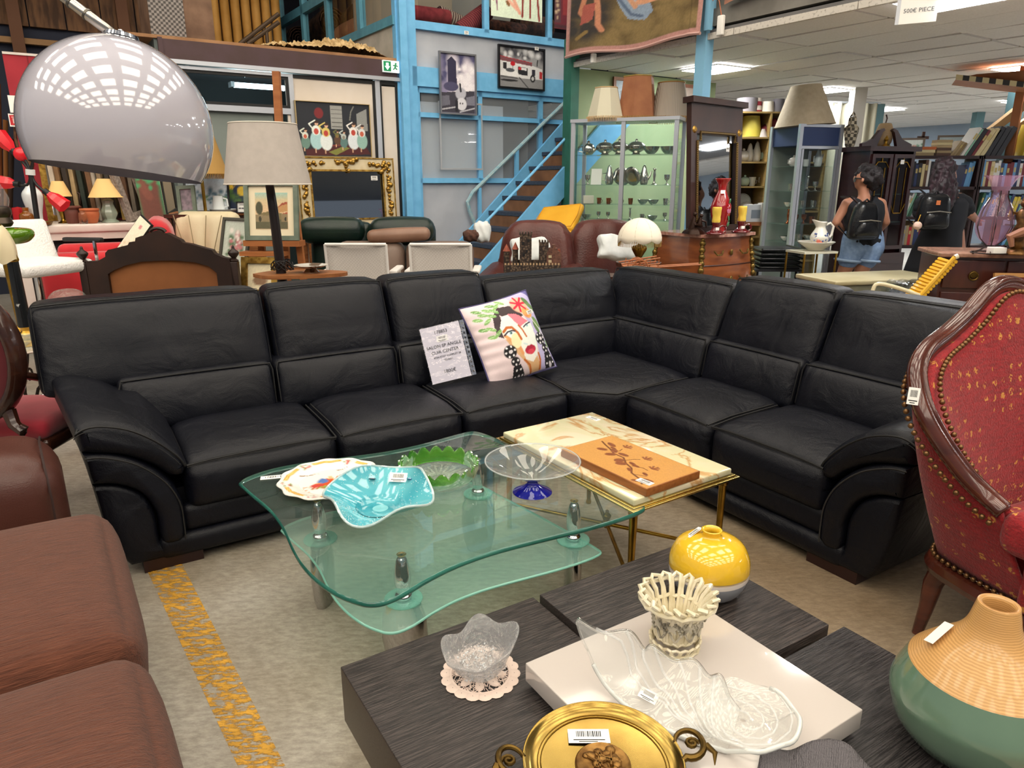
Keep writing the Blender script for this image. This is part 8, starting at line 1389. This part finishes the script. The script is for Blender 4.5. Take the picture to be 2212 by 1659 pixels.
# ---- pitcher and basin on brass stand, folded chairs, crate, gilt chest
Yq = 7.15; p = at(1760, Yq, 0); hz_ = zat(541, Yq); t = thing('brass_stand', 'square brass-legged stand under the wash basin', 'stand', (p[0], p[1], 0), rad(15)); obj('stand_top', box(-.19, .19, -.15, .15, hz_-.02, hz_), M('stand_glass', 'c8c4b0', .3), t, smooth=0); leg4(t, (-.18, .18), (-.14, .14), hz_-.02, .011, BRASS)
FAI = M('flowered_china', 'dcd8cc', .15, coat=.6); t = thing('wash_basin', 'wide white china basin under the flowered pitcher', 'basin', at(1761, Yq, hz_+.001)); obj('basin_bowl', lathe(smoothprof([(.001, 0), (.07, 0), (.09, .02), (.15, .06), (.175, .08), (.17, .085), (.08, .03), (.001, .03)], 4), 32), FAI, t, smooth=180)
t = thing('flowered_pitcher', 'white china pitcher painted with pink roses', 'pitcher', at(1768, Yq, hz_+.033)); obj('pitcher_body', lathe(smoothprof([(.001, 0), (.055, 0), (.05, .015), (.085, .07), (.088, .11), (.055, .17), (.045, .2), (.06, .24), (.052, .24), (.035, .19)], 4), 28, lambda a, r, z: (r*(1+.5*max(0, (z-.19)/.05)*max(0, -math.cos(a))**3), z+.02*max(0, (z-.2)/.04)*max(0, -math.cos(a))**2)), FAI, t, smooth=180); obj('pitcher_handle', tube([(.045, 0, .21), (.09, 0, .235), (.125, 0, .2), (.115, 0, .12), (.075, 0, .07)], .012, 8), FAI, t)
parts('painted_rose', [xf(ball((0, 0, 0), r_, 9, 6, (1, .3, 1)), (x, y, z)) for x, y, z, r_ in ((-.035, -.075, .06, .026), (-.015, -.082, .045, .018))], M('rose_paint', 'b8604c', .4), t); stuffed(obj('painted_leaves', join(*[xf(ball((0, 0, 0), .009, 6, 4, (1, .4, 1)), (.086*math.sin(a), -.086*math.cos(a), z)) for a, z in [(rr.uniform(-1, 1.2), rr.uniform(.05, .14)) for _ in range(22)]]), M('leaf_blue', '4a5a8a', .4), t))
p = at(1674, 7.6, 0)
for i in range(5): q = at(1674, 7.6, zat(574, 7.6)+i*.045); t = thing('folding_chair', 'black folded chair lying %s of the stack beside the commode' % ('lowest', 'second', 'in the middle', 'fourth', 'topmost')[i], 'folding chair', q, rad(-6)+.02*i, 'stacked black folding chairs'); obj('seat_panel', rbox(.4, .4, .02, .008, 1), M('chair_black', '121214', .4), t); parts('frame_tube', [cyl((s*.21, -.25, .012), (s*.21, .25, .012), .011, n=6) for s in (-1, 1)], MATS['chair_black'], t)
t = thing('chair_trolley', 'low dark stand under the stack of folded chairs', 'stand', (p[0], p[1], 0)); hz_ = zat(574, 7.6)-.012; obj('platform', box(-.24, .24, -.26, .26, hz_-.02, hz_), BLK, t, smooth=0); leg4(t, (-.2, .2), (-.2, .2), hz_-.02, .012, BLK)
p = at(1692, 7.0, 0); t = thing('blue_crate', 'blue plastic crate on the floor beside the brass stand', 'crate', (p[0], p[1], 0), rad(10)); CRB = M('crate_blue', '1f4a8a', .4); parts('crate_wall', [box(-.25, .25, -.18, -.17, 0, .45), box(-.25, .25, .17, .18, 0, .45), box(-.25, -.24, -.17, .17, 0, .45), box(.24, .25, -.17, .17, 0, .45)], CRB, t, smooth=0); obj('crate_floor', box(-.24, .24, -.17, .17, 0, .02), CRB, t, smooth=0)
Yg = 6.45; p = at(1895, Yg, 0); hz_ = zat(596, Yg); t = thing('painted_chest', 'low grey-green painted chest with carved scrolls behind the sofa', 'chest', (p[0], p[1], 0), rad(14)); PNT = M('chest_paint', '8a8a76', .5, c2='7a7a66', sc=5); obj('chest_body', box(-.55, .55, -.25, .25, .05, hz_-.03), PNT, t, smooth=0); obj('chest_lid', xf(rbox(1.16, .56, .04, .012, 1), (0, 0, hz_-.015)), M('lid_cream', 'b4ab8c', .4, c2='a49a78', sc=4), t); parts('carved_scroll', [tube([(x+.07*(1-i/16)*math.cos(i*.6), -.255, hz_-.15+.07*(1-i/16)*math.sin(i*.6)) for i in range(16)], .01, 5) for x in (-.42, .42, 0)], M('carved_dark', '4a4a40', .5), t); leg4(t, (-.5, .5), (-.2, .2), .06, .03, PNT)
# ---- yellow rope chair
Yy = 5.15; p = at(1985, Yy, 0); t = thing('rope_lounger', 'white tubular garden lounger with yellow plastic cord back', 'lounger', (p[0], p[1], 0)); q = lambda px, py, dy=0: tuple(W(px, py, Yy+dy)-np.array([p[0], p[1], 0])); WT = M('lounger_tube', 'd9cfae', .35); YC = M('yellow_cord', 'd2a016', .4, coat=.3)
for dy in (0, .2):
    obj('back_post', tube([q(1978, 650, dy), q(2062, 556, dy)], .016, 8), YC if dy == 0 else WT, t); obj('post_end', tube([q(2062, 556, dy), q(2069, 553, dy)], .018, 8), WT, t)
    obj('arm_tube', tube(smoothprof([q(1880, 655, dy), q(1886, 625, dy), q(1898, 613, dy), q(1940, 622, dy), q(1985, 638, dy)], 3), .014, 8), WT, t)
    obj('side_rail', tube([(-.9, dy, .3), (-.05, dy, .3), (.0, dy, .36)], .014, 8), WT, t); parts('leg', [cyl((x, dy, 0), (x, dy, .3), .014) for x in (-.8, -.1)], WT, t)
for i in range(13): f = (i+.5)/13; a = np.array(q(1982, 646))*(1-f)+np.array(q(2060, 562))*f; obj('cord', tube([tuple(a+np.array([.02, -.01, 0])), tuple(a+np.array([.03, .1, -.01])), tuple(a+np.array([.02, .2, 0]))], .014, 6), YC, t)
for i in range(10): obj('cord', tube([(-.85+i*.085, 0, .315), (-.85+i*.085, .2, .315)], .012, 6), YC, t)
q = at(2035, 5.35, 0); hz_ = zat(640, 5.35); pls = thing('plastic_bundle', 'black items wrapped in crumpled clear plastic beside the chest', 'bundle', (q[0], q[1]+.35, 0)); obj('dark_core', xf(rbox(.26, .2, hz_, .05, 4), (0, 0, hz_/2)), BLK, pls); obj('plastic_wrap', xf(rbox(.32, .26, hz_+.06, .06, 9, lambda P, Q: P*(1+.05*np.sin(Q[:, [0]]*11+Q[:, [2]]*9))), (0, 0, hz_/2+.03)), glass('cling_wrap', (.9, .92, .95), bump=1.0, bsc=25), pls)
# ---- mahogany chest with marble top, vase, gilt figure
Yj = 5.35; ja = rad(-12); p = at(2150, Yj, 0); hz_ = zat(547, Yj); t = thing('mahogany_chest', 'mahogany chest of drawers with pink-brown marble top', 'chest of drawers', (p[0]+.14, p[1]+.2, 0), ja); MHJ = M('chest_mahogany', '3a1a16', .3, c2='4a241c', sc=3, st=(5, 1, 1), coat=.3); JW = .95
obj('carcass', box(-JW/2+.05, JW/2, -.22, .25, .06, hz_-.03), MHJ, t, smooth=0); obj('marble_top', xf(rbox(JW, .54, .032, .008, 1), (.02, .0, hz_-.016)), M('marble_brown', 'a07a68', .2, c2='7c584a', sc=7, dist=1.4), t)
for i, z in enumerate((hz_-.16, hz_-.4, hz_-.64)):
    for x0_, x1_ in ((-JW/2+.07, .0), (.02, JW/2-.02)):
        d = obj('drawer', xf(rbox(x1_-x0_, .03, .21, .006, 1), ((x0_+x1_)/2, -.225, z)), MHJ, t); obj('ring_pull', tube([((x0_+x1_)/2+.03*math.cos(a), -.25, z-.01+.03*math.sin(a)) for a in np.linspace(0, 6.283, 14, endpoint=False)], .006, 6, closed=True), MATS['antique_brass'], d); obj('pull_rose', xf(lathe([(.001, .012), (.024, .01), (.03, 0)], 14), ((x0_+x1_)/2, -.24, z), (math.pi/2, 0, 0)), MATS['antique_brass'], d)
leg4(t, (-JW/2+.1, JW/2-.05), (-.18, .2), .07, .03, MHJ); parts('gilt_corner', [xf(ball((0, 0, 0), .02, 7, 5, (.8, .8, 2)), (-JW/2+.05, -.23, z)) for z in (hz_-.1, hz_-.2)], GOLD, t)
t = thing('amethyst_vase', 'tall ribbed amethyst glass vase in a wire frame', 'vase', at(2137, Yj-.02, hz_+.001)); AM = glass('amethyst', (.93, .80, .88), ior=1.45, body=.16, bodycol='c8a0ba'); k = 1/pxs(Yj, 460); zq = lambda py: zat(py, Yj)-hz_
obj('vase_body', lathe(smoothprof([(.001, .06), (.03, .065), (.085, .11), (.117, .19), (.1, zq(455)), (.055, zq(425)), (.052, zq(412)), (.085, zq(388)), (.118, zq(380)), (.112, zq(379))], 5), 72, lambda a, r, z: (r*(1+.035*math.cos(12*a)), z)), AM, t, smooth=180)
parts('wire', [tube([(r*1.03*math.cos(a), r*1.03*math.sin(a), z) for r, z in ((.12, 0), (.07, .02), (.03, .055), (.085, .11), (.118, .19), (.1, zq(455)), (.057, zq(425)), (.055, zq(412)))], .004, 5) for a in np.arange(0, 6.2, 1.047)], IRON, t); obj('wire_foot', tube([(.12*math.cos(a), .12*math.sin(a), .006) for a in np.linspace(0, 6.283, 24, endpoint=False)], .005, 5, closed=True), IRON, t)
t = thing('gilt_figure', 'gilded dancing figure group with draped cloth on the chest', 'figurine', at(2196, Yj-.1, hz_+.001)); GF = M('gilt_aged', '8a6438', .4, .6, c2='3c2818', sc=18)
obj('figure_base', lathe(smoothprof([(.001, 0), (.08, 0), (.07, .03), (.03, .05), (.001, .055)], 3), 14), GF, t); obj('dancer', tube([(0, 0, .04), (-.02, 0, .12), (.0, 0, .22), (-.015, 0, .29), (-.01, 0, .33)], [.05, .06, .035, .045, .014], 10), GF, t, smooth=180); obj('head', ball((-.01, 0, .36), .027), GF, t); obj('headdress', xf(lathe([(.022, 0), (.012, .03), (.001, .08)], 10), (-.01, 0, .38)), GF, t); parts('arm', [tube([(.03, 0, .29), (.08, 0, .26), (.06, 0, .2)], .012, 6), tube([(-.05, 0, .29), (-.09, 0, .3), (-.1, 0, .24)], .012, 6)], GF, t); obj('drape', tube([(.06, -.03, .2), (-.04, -.06, .16), (-.1, -.04, .13), (-.08, -.05, .06)], [.02, .035, .03, .015], 8), M('drape_terra', '9a6a52', .5), t)
p2 = at(2178, Yj-.2, hz_+.001); tag(obj('white_box', rbox(.1, .08, .05, .005, 1), PAPER, loc=p2+np.array([-.01, .12, .026])), 'small white box beside the wire-framed vase', 'box'); t = thing('bronze_animal', 'black bronze animal figurine at the chest edge', 'figurine', at(2166, Yj-.02, hz_+.001)); obj('body', tube([(-.05, 0, .02), (0, 0, .035), (.05, 0, .02)], [.02, .03, .012], 8), BRZ, t); parts('leg', [cyl((x, 0, 0), (x, 0, .03), .008) for x in (-.04, .04)], BRZ, t)
framed('gilt_corner_frame', 'orange wooden frame corner leaning in front of the chest', at(2178, 5.02, .003), .3, zat(592, 5.02), .03, M('frame_orange', 'b08048', .5), '8a3c34', [], (rad(-14), 0, rad(-8)), 8, 8)
# ---- pictures on the green wall and the far wall, crucifix, timbers
def gpic(nm, lab, x0, y0, x1, y1, mf, bg, lay): s_, e_ = sx(x0, (y0+y1)/2, 7.26), sx(x1, (y0+y1)/2, 7.26); return framed(nm, lab, B((s_+e_)/2, 7.28, zz((x0+x1)/2, y1, 7.26)), e_-s_, zz((x0+x1)/2, y0, 7.26)-zz((x0+x1)/2, y1, 7.26), .04, mf, bg, lay, (0, 0, BA), 16, 20)
gpic('brown_framed_print', 'brown-framed print above the rust lampshade', 1325, 168, 1384, 232, WOOD, 'c4d4dc', [('p', [(.2, .4), (.8, .4), (.8, 1), (.2, 1)], '8f9aa0')]); gpic('pink_framed_print', 'pinkish framed print above the pleated lampshade', 1457, 182, 1510, 240, M('frame_pink', '9a6a58', .5), 'c8b8ac', [('p', [(.3, .4), (.8, .4), (.8, 1), (.3, 1)], 'd8d8d4')])
Yf = 16.0
for nm, lab, x0, y0, x1, y1, bg, lay in (('far_print', 'dark-framed palm print on the far blue wall', 1928, 298, 1976, 332, 'c8ccc4', [('s', .5, 1, .2, .7, 10, .1, '4a7a5c'), ('s', .1, .7, .5, .9, 8, .1, 'a86a5a')]), ('far_landscape', 'wide gilt-framed landscape on the far blue wall', 2008, 292, 2064, 318, '9aa4a4', [('g', .5, .9, '8a8468')])):
    a, b = at(x0, Yf, 0), at(x1, Yf, 0); framed(nm, lab, (((a[0]+b[0])/2), Yf, zat(y1, Yf)), b[0]-a[0], zat(y0, Yf)-zat(y1, Yf), .04, M('far_frame', '5a4a3c', .5), bg, lay, (0, 0, rad(-20)), 20, 16)
t = thing('wall_crucifix', 'dark wooden crucifix on the far blue wall', 'crucifix', at(1990, Yf, zat(322, Yf))); obj('upright', cbox((0, 0, .17), (.06, .03, .36)), WOODD, t, smooth=0); obj('crossbar', cbox((0, 0, .23), (.24, .03, .06)), WOODD, t, smooth=0)
t = thing('timber_stair', 'orange timber stair underside edged with hazard tape', 'staircase', (0, 0, 0)); TIM = M('timber_orange', '9a5f36', .6, c2='84502c', sc=4); a, b, c_, d_ = W(2064, 172, 9.0), W(2240, 192, 8.4), W(2240, 150, 8.4), W(2110, 160, 9.0)
obj('landing_beam', join(loft([[tuple(a), tuple(b), tuple(c_), tuple(d_)], [tuple(v+np.array([.25, .5, 0])) for v in (a, b, c_, d_)]])), TIM, t, smooth=0); n_ = 12
for i in range(n_): u0, u1 = i/n_, (i+1)/n_; v0, v1 = a+(b-a)*u0, a+(b-a)*u1; obj('tape_stripe', loft([[tuple(v0+np.array([0, -.01, 0])), tuple(v1+np.array([0, -.01, 0])), tuple(v1+np.array([0, -.01, .055])), tuple(v0+np.array([0, -.01, .055]))], [tuple(v0), tuple(v1), tuple(v1+np.array([0, 0, .055])), tuple(v0+np.array([0, 0, .055]))]]), (M('tape_cream', 'd8c89a', .5), M('tape_black', '2c2a2a', .5))[i % 2], t, smooth=0)
for x0, y0, x1, y1, r_ in ((2118, 300, 2240, 205, .06), (2160, 300, 2260, 232, .05)): obj('stringer', tube([tuple(W(x0, y0, 9.3)), tuple(W(x1, y1, 8.8))], r_, 4), M('timber_pale', 'a88a64', .6), t, smooth=0)
nw = W(2205, 200, 8.9); obj('newel', cyl((nw[0], nw[1], 0), (nw[0], nw[1], CZ-.03), .06, n=4), TIM, t, smooth=0)
q = W(1985, 196, 13); t = thing('far_exit_sign', 'small green and white exit sign hanging from the dropped ceiling', 'sign', q); obj('housing', cbox((0, 0, 0), (.22, .03, .09)), MATS['exit_housing'], t, smooth=0); obj('green_field', cbox((-.04, -.017, 0), (.09, .004, .07)), GRN, t, smooth=0); obj('bracket', cyl((0, 0, .04), (0, 0, CZ-q[2]), .008), ALU, t)
p = at(1792, 11.6, 0); t = thing('grey_curtain', 'pale grey curtain hanging beside the white column', 'curtain', (p[0], p[1], 0), rad(10)); obj('cloth', sheet(48, 8, lambda u, v: ((u-.5)*1.2, .04*math.sin(u*50), .6+v*(zat(222, 11.6)-.6))), M('curtain_grey', 'a8a490', .9), t, smooth=180, solid=.004); obj('curtain_rail', cyl((-.65, 0, zat(221, 11.6)), (.65, 0, zat(221, 11.6)), .015), ALU, t)
# ================================================================ TWO WOMEN (seen from behind) AND THEIR RUCKSACKS
def chain(pts): return [cyl(a[:3], b[:3], a[3], b[3], 10) for a, b in zip(pts[:-1], pts[1:])] + [ball(p[:3], p[3], 10, 8) for p in pts]
def blob(nm, gs, m, parent, vox=.011, it=6, fac=.6, extra=0):
    o = obj(nm, join(*gs), m, parent, smooth=180); md = o.modifiers.new('r', 'REMESH'); md.mode = 'VOXEL'; md.voxel_size = vox; md.use_smooth_shade = True
    s_ = o.modifiers.new('s', 'SMOOTH'); s_.iterations = it; s_.factor = fac
    if extra:
        tx_ = bpy.data.textures.new(nm, 'CLOUDS'); tx_.noise_scale = .045; d_ = o.modifiers.new('d', 'DISPLACE'); d_.texture = tx_; d_.strength = extra
    dg = bpy.context.evaluated_depsgraph_get(); me = bpy.data.meshes.new_from_object(o.evaluated_get(dg)); o.modifiers.clear(); o.data = me; return o
SKIN = M('skin_tan', 'a8755c', .55, c2='9c6a52', sc=6); HAIR = M('hair_dark', '0a0709', .65, c2='1c1216', sc=40, bump=.6, bsc=70); DEN = M('denim_pale', '7f97b8', .85, c2='6d86aa', sc=30); BLC = M('black_cloth', '0e1016', .85, c2='13151c', sc=10); BPL = M('rucksack_leather', '0c0d10', .3, bump=.2, bsc=60); ZIP = M('zip_metal', 'a8a49c', .3, .9)
def person(lab, Y, root_px): p = at(root_px, Y, 0); return thing('person', lab, 'person', (p[0], p[1], 0)), (lambda px, py, dy=0, r=.05: (*(W(px, py, Y+dy)-np.array([p[0], p[1], 0])), r)), p
t, q, wp = person('woman in black vest and pale denim shorts looking aside', 7.2, 1850)
fl = lambda a: (a[0], a[1], max(a[2], .03), a[3])
def hand(w_, k_, d):
    w_, k_ = np.array(w_[:3]), np.array(k_[:3]); f = (w_-k_)/np.linalg.norm(w_-k_); s_ = np.cross(f, [0, 0, 1]); s_ /= np.linalg.norm(s_)+1e-6; pc = w_+f*.05; g = chain([(*w_, .022), (*pc, .03)])
    for i, l in enumerate((.055, .062, .066, .058)): b0_ = pc+f*.025+s_*(i-1.5)*.016; g += chain([(*b0_, .0095), (*(b0_+f*l*.6+np.array([0, 0, -.008])), .0088), (*(b0_+f*l+np.array([0, 0, -.025])), .0075)])
    th_ = w_+f*.02; return g + chain([(*(th_+s_*.022*d), .012), (*(th_+s_*.05*d+f*.02), .01), (*(th_+s_*.06*d+f*.045), .0085)])
legs = lambda hl, kl, al, hr, kr, ar: chain([hl, kl, al]) + chain([hr, kr, ar]) + chain([al, (al[0], al[1]+.1, .03, .032)]) + chain([ar, (ar[0], ar[1]+.1, .03, .032)])
hl, kl, al = q(1843, 545, 0, .095), q(1817, 600, .02, .058), fl(q(1798, 690, .02, .038)); hr, kr, ar = q(1880, 545, 0, .095), q(1852, 602, .02, .058), fl(q(1846, 700, .05, .038))
torso = chain([q(1847, 530, 0, .11), q(1852, 492, 0, .085), q(1848, 455, 0, .09), q(1842, 441, 0, .06)]) + chain([q(1880, 530, 0, .11), q(1878, 492, 0, .085), q(1886, 455, 0, .09), q(1892, 441, 0, .06)])
eL, wL = q(1806, 480, .0, .04), q(1824, 499, .14, .027); eR, wR = q(1914, 480, 0, .04), q(1900, 499, .14, .027)
body = torso + chain([q(1840, 438, 0, .055), q(1829, 440, 0, .052), eL, wL]) + chain([q(1894, 438, 0, .055), q(1903, 440, 0, .052), eR, wR]) + hand(wL, eL, 1) + hand(wR, eR, -1) + legs(hl, kl, al, hr, kr, ar) + chain([q(1867, 440, 0, .075), q(1866, 418, -.0, .052), q(1866, 400, .01, .06)]) + chain([q(1868, 384, .0, .088), q(1864, 392, .02, .08), q(1858, 400, .03, .045), q(1853, 402, .03, .03)]) + chain([q(1857, 386, .03, .06), q(1850, 385, .035, .03)]) + chain([q(1850, 385, .035, .014), q(1845, 389, .04, .011)]) + chain([q(1849, 395, .035, .018), q(1851, 396, .03, .022)]) + [xf(ball((0, 0, 0), .026, 8, 6, (.6, .6, 1)), q(1863, 390, -.08)[:3])]
blob('body', body, SKIN, t, .0105, 5)
vest = [(g[0], g[1]) for g in chain([q(1848, 522, 0, .122), q(1852, 492, 0, .112), q(1848, 460, 0, .115), q(1845, 450, 0, .1)]) + chain([q(1880, 522, 0, .122), q(1878, 492, 0, .112), q(1885, 460, 0, .115), q(1888, 450, 0, .1)])] + chain([q(1843, 448, -.02, .045), q(1842, 430, 0, .03)]) + chain([q(1890, 448, -.02, .045), q(1891, 430, 0, .03)])
blob('vest', vest, BLC, t, .012, 5)
blob('shorts', chain([q(1846, 512, 0, .115), q(1844, 535, 0, .125), q(1838, 552, .0, .11), q(1833, 560, .0, .102)]) + chain([q(1882, 512, 0, .115), q(1882, 535, 0, .125), q(1876, 552, 0, .11), q(1873, 560, 0, .102)]), DEN, t, .012, 3)
parts('shorts_cuff', [xf(tube([(.118*math.cos(a), .118*math.sin(a), 0) for a in np.linspace(0, 6.283, 22, endpoint=False)], .014, 6, closed=True), np.array(q(x, 562, 0)[:3]), (0, rad(5), 0)) for x in (1831, 1872)], M('denim_cuff', '93aac6', .85), t)
blob('hair', chain([q(1871, 375, -.0, .095), q(1878, 388, -.04, .075), q(1886, 382, -.05, .085), q(1893, 390, -.05, .075), q(1884, 372, -.03, .08), q(1896, 376, -.04, .05), q(1888, 400, -.05, .055)]), HAIR, t, .014, 3, extra=.07)
gm = obj('glasses', tube([q(1861, 386, -.08)[:3], q(1849, 385, -.02)[:3], q(1847, 386, .02)[:3]], .006, 5), BLK, t); obj('lens', xf(lathe([(.001, .003), (.024, .002), (.026, 0)], 14), q(1847, 388, .0)[:3], (0, rad(-80), 0)), MATS['black_plastic'], t)
parts('shoe', [xf(rbox(.1, .25, .07, .03, 3), (a[0], a[1]+.05, .035)) for a in (al, ar)], M('trainer_white', 'd8d4cc', .6), t)
def rucksack(lab, wd, ht, dp, loc, rz, charm, cone):
    t = thing('rucksack', lab, 'backpack', loc, rz)
    def fn(P, Q): k_ = 1-cone*(np.clip(Q[:, [2]], -1, 1)*.5+.5)**2; P[:, [0]] *= k_; P[:, 1] -= .02*(Q[:, 1] < 0)*(1-np.abs(Q[:, 0])**3)*(1-np.abs(Q[:, 2])**3); return P
    obj('bag_body', rbox(wd, dp, ht, .06, 7, fn), BPL, t); obj('front_pocket', xf(rbox(wd*.78, .05, ht*.42, .025, 5, fn), (0, -dp/2-.015, -ht*.2)), BPL, t)
    obj('pocket_zip', tube([(-wd*.36, -dp/2-.045, .0), (0, -dp/2-.055, .012), (wd*.36, -dp/2-.045, .0)], .005, 5), ZIP, t); obj('top_zip', tube([(wd*.46*(1-cone*.6)*math.cos(a), -dp*.3, ht*.1+ht*.36*math.sin(a)) for a in np.linspace(0, math.pi, 12)], .005, 5), ZIP, t); obj('top_handle', tube([(-.03, .0, ht*.48), (0, -.01, ht*.56), (.03, 0, ht*.48)], .009, 6), BPL, t)
    parts('shoulder_strap', [tube([(s*wd*.2, dp*.3, ht*.45), (s*wd*.38, dp*.7, ht*.62), (s*wd*.5, dp*1.5, ht*.6)], .018, 6, flat=.4) for s in (-1, 1)] + [tube([(s*wd*.42, dp*.4, -ht*.4), (s*wd*.62, dp*.9, -ht*.15)], .012, 6, flat=.4) for s in (-1, 1)], BPL, t)
    if charm: obj('pompom_charm', ball((-wd*.55, -dp/2-.02, -ht*.36), .038, 14, 10), M('pompom', 'cfb0a0', .95, bump=.8, bsc=60), t); obj('charm_chain', tube([(-wd*.5, -dp/2-.02, -.02), (-wd*.56, -dp/2-.025, -ht*.25)], .005, 5), BRASS, t); obj('badge', cbox((-.01, -dp/2-.024, ht*.26), (.035, .006, .04)), M('badge_orange', 'b8683c', .4), t, smooth=0)
    return t
s_ = W(1866, 477, 7.2-.2); rucksack('tapered black leather rucksack on the woman in denim shorts', .3, .36, .13, s_, rad(4), False, .42)
t, q, wp = person('woman in black dress with long dark hair reaching to books', 7.0, 2030)
al, ar = fl(q(2004, 700, .0, .04)), fl(q(2052, 705, .05, .04)); hl, kl, hr, kr = q(2015, 545, 0, .1), q(2008, 610, 0, .06), q(2058, 545, 0, .1), q(2056, 610, 0, .06)
eR, wR = q(2096, 462, -.02, .042), q(2112, 476, .22, .03); wR = q(2108, 474, .1, .03); eL, wL = q(1988, 480, .05, .04), q(1998, 505, .2, .028)
body = chain([q(2018, 535, 0, .11), q(2020, 480, 0, .1), q(2014, 440, 0, .08)]) + chain([q(2058, 535, 0, .11), q(2056, 480, 0, .1), q(2062, 440, 0, .08)]) + chain([q(2004, 432, 0, .06), q(1992, 440, 0, .055), eL, wL]) + chain([q(2072, 430, 0, .06), q(2083, 440, 0, .055), eR, wR]) + hand(wR, eR, 1) + hand(wL, eL, -1) + legs(hl, kl, al, hr, kr, ar) + chain([q(2040, 430, 0, .07), q(2042, 408, .02, .052), q(2044, 392, .04, .06)]) + chain([q(2042, 372, .0, .09), q(2048, 385, .05, .075), q(2052, 394, .06, .04)]) + chain([q(2057, 382, .07, .022), q(2061, 384, .07, .012)]) + [xf(ball((0, 0, 0), .026, 8, 6, (.6, .6, 1)), q(2058, 379, .0)[:3])]
blob('body', body, SKIN, t, .0105, 5)
xc = q(2030, 500)[0]; zq = lambda py: q(2030, py)[2]
secs = [ring(xc+dx, .0, zq(py), rx, ry, 28) for py, dx, rx, ry in ((428, .03, .17, .085), (440, .03, .205, .12), (470, .03, .19, .135), (500, .02, .185, .14), (540, 0, .225, .17), (575, -.01, .25, .19), (592, -.012, .262, .2))]
obj('dress', loft(secs, cap=False), BLC, t, smooth=180, solid=.008); parts('sleeve', [join(*chain([q(2072, 434, 0, .075), q(2082, 440, 0, .078), q(2090, 454, 0, .07)])), join(*chain([q(2002, 434, 0, .075), q(1993, 441, 0, .078), q(1988, 458, 0, .07)]))], BLC, t, smooth=180)
blob('hair', chain([q(2040, 362, -.02, .1), q(2036, 385, -.06, .1), q(2030, 410, -.1, .09), q(2022, 432, -.13, .08), q(2010, 446, -.13, .06)]) + chain([q(2036, 385, -.05, .09), q(2042, 415, -.1, .085), q(2040, 445, -.13, .07), q(2032, 465, -.14, .03)]) + chain([q(2050, 385, -.03, .06), q(2056, 415, -.07, .05), q(2056, 438, -.09, .03)]), M('hair_plum', '10080c', .6, c2='2c141e', sc=30, st=(1, 1, .2), bump=.7, bsc=50, bst=(1, 1, .2)), t, .013, 4, extra=.06)
parts('shoe', [xf(rbox(.1, .25, .06, .025, 3), (a[0], a[1]+.05, .03)) for a in (al, ar)], BLK, t)
s_ = W(2016, 458, 7.0-.24); rucksack('rounded black leather rucksack with pompom on the woman in dress', .29, .33, .14, s_, rad(-6), True, .2)
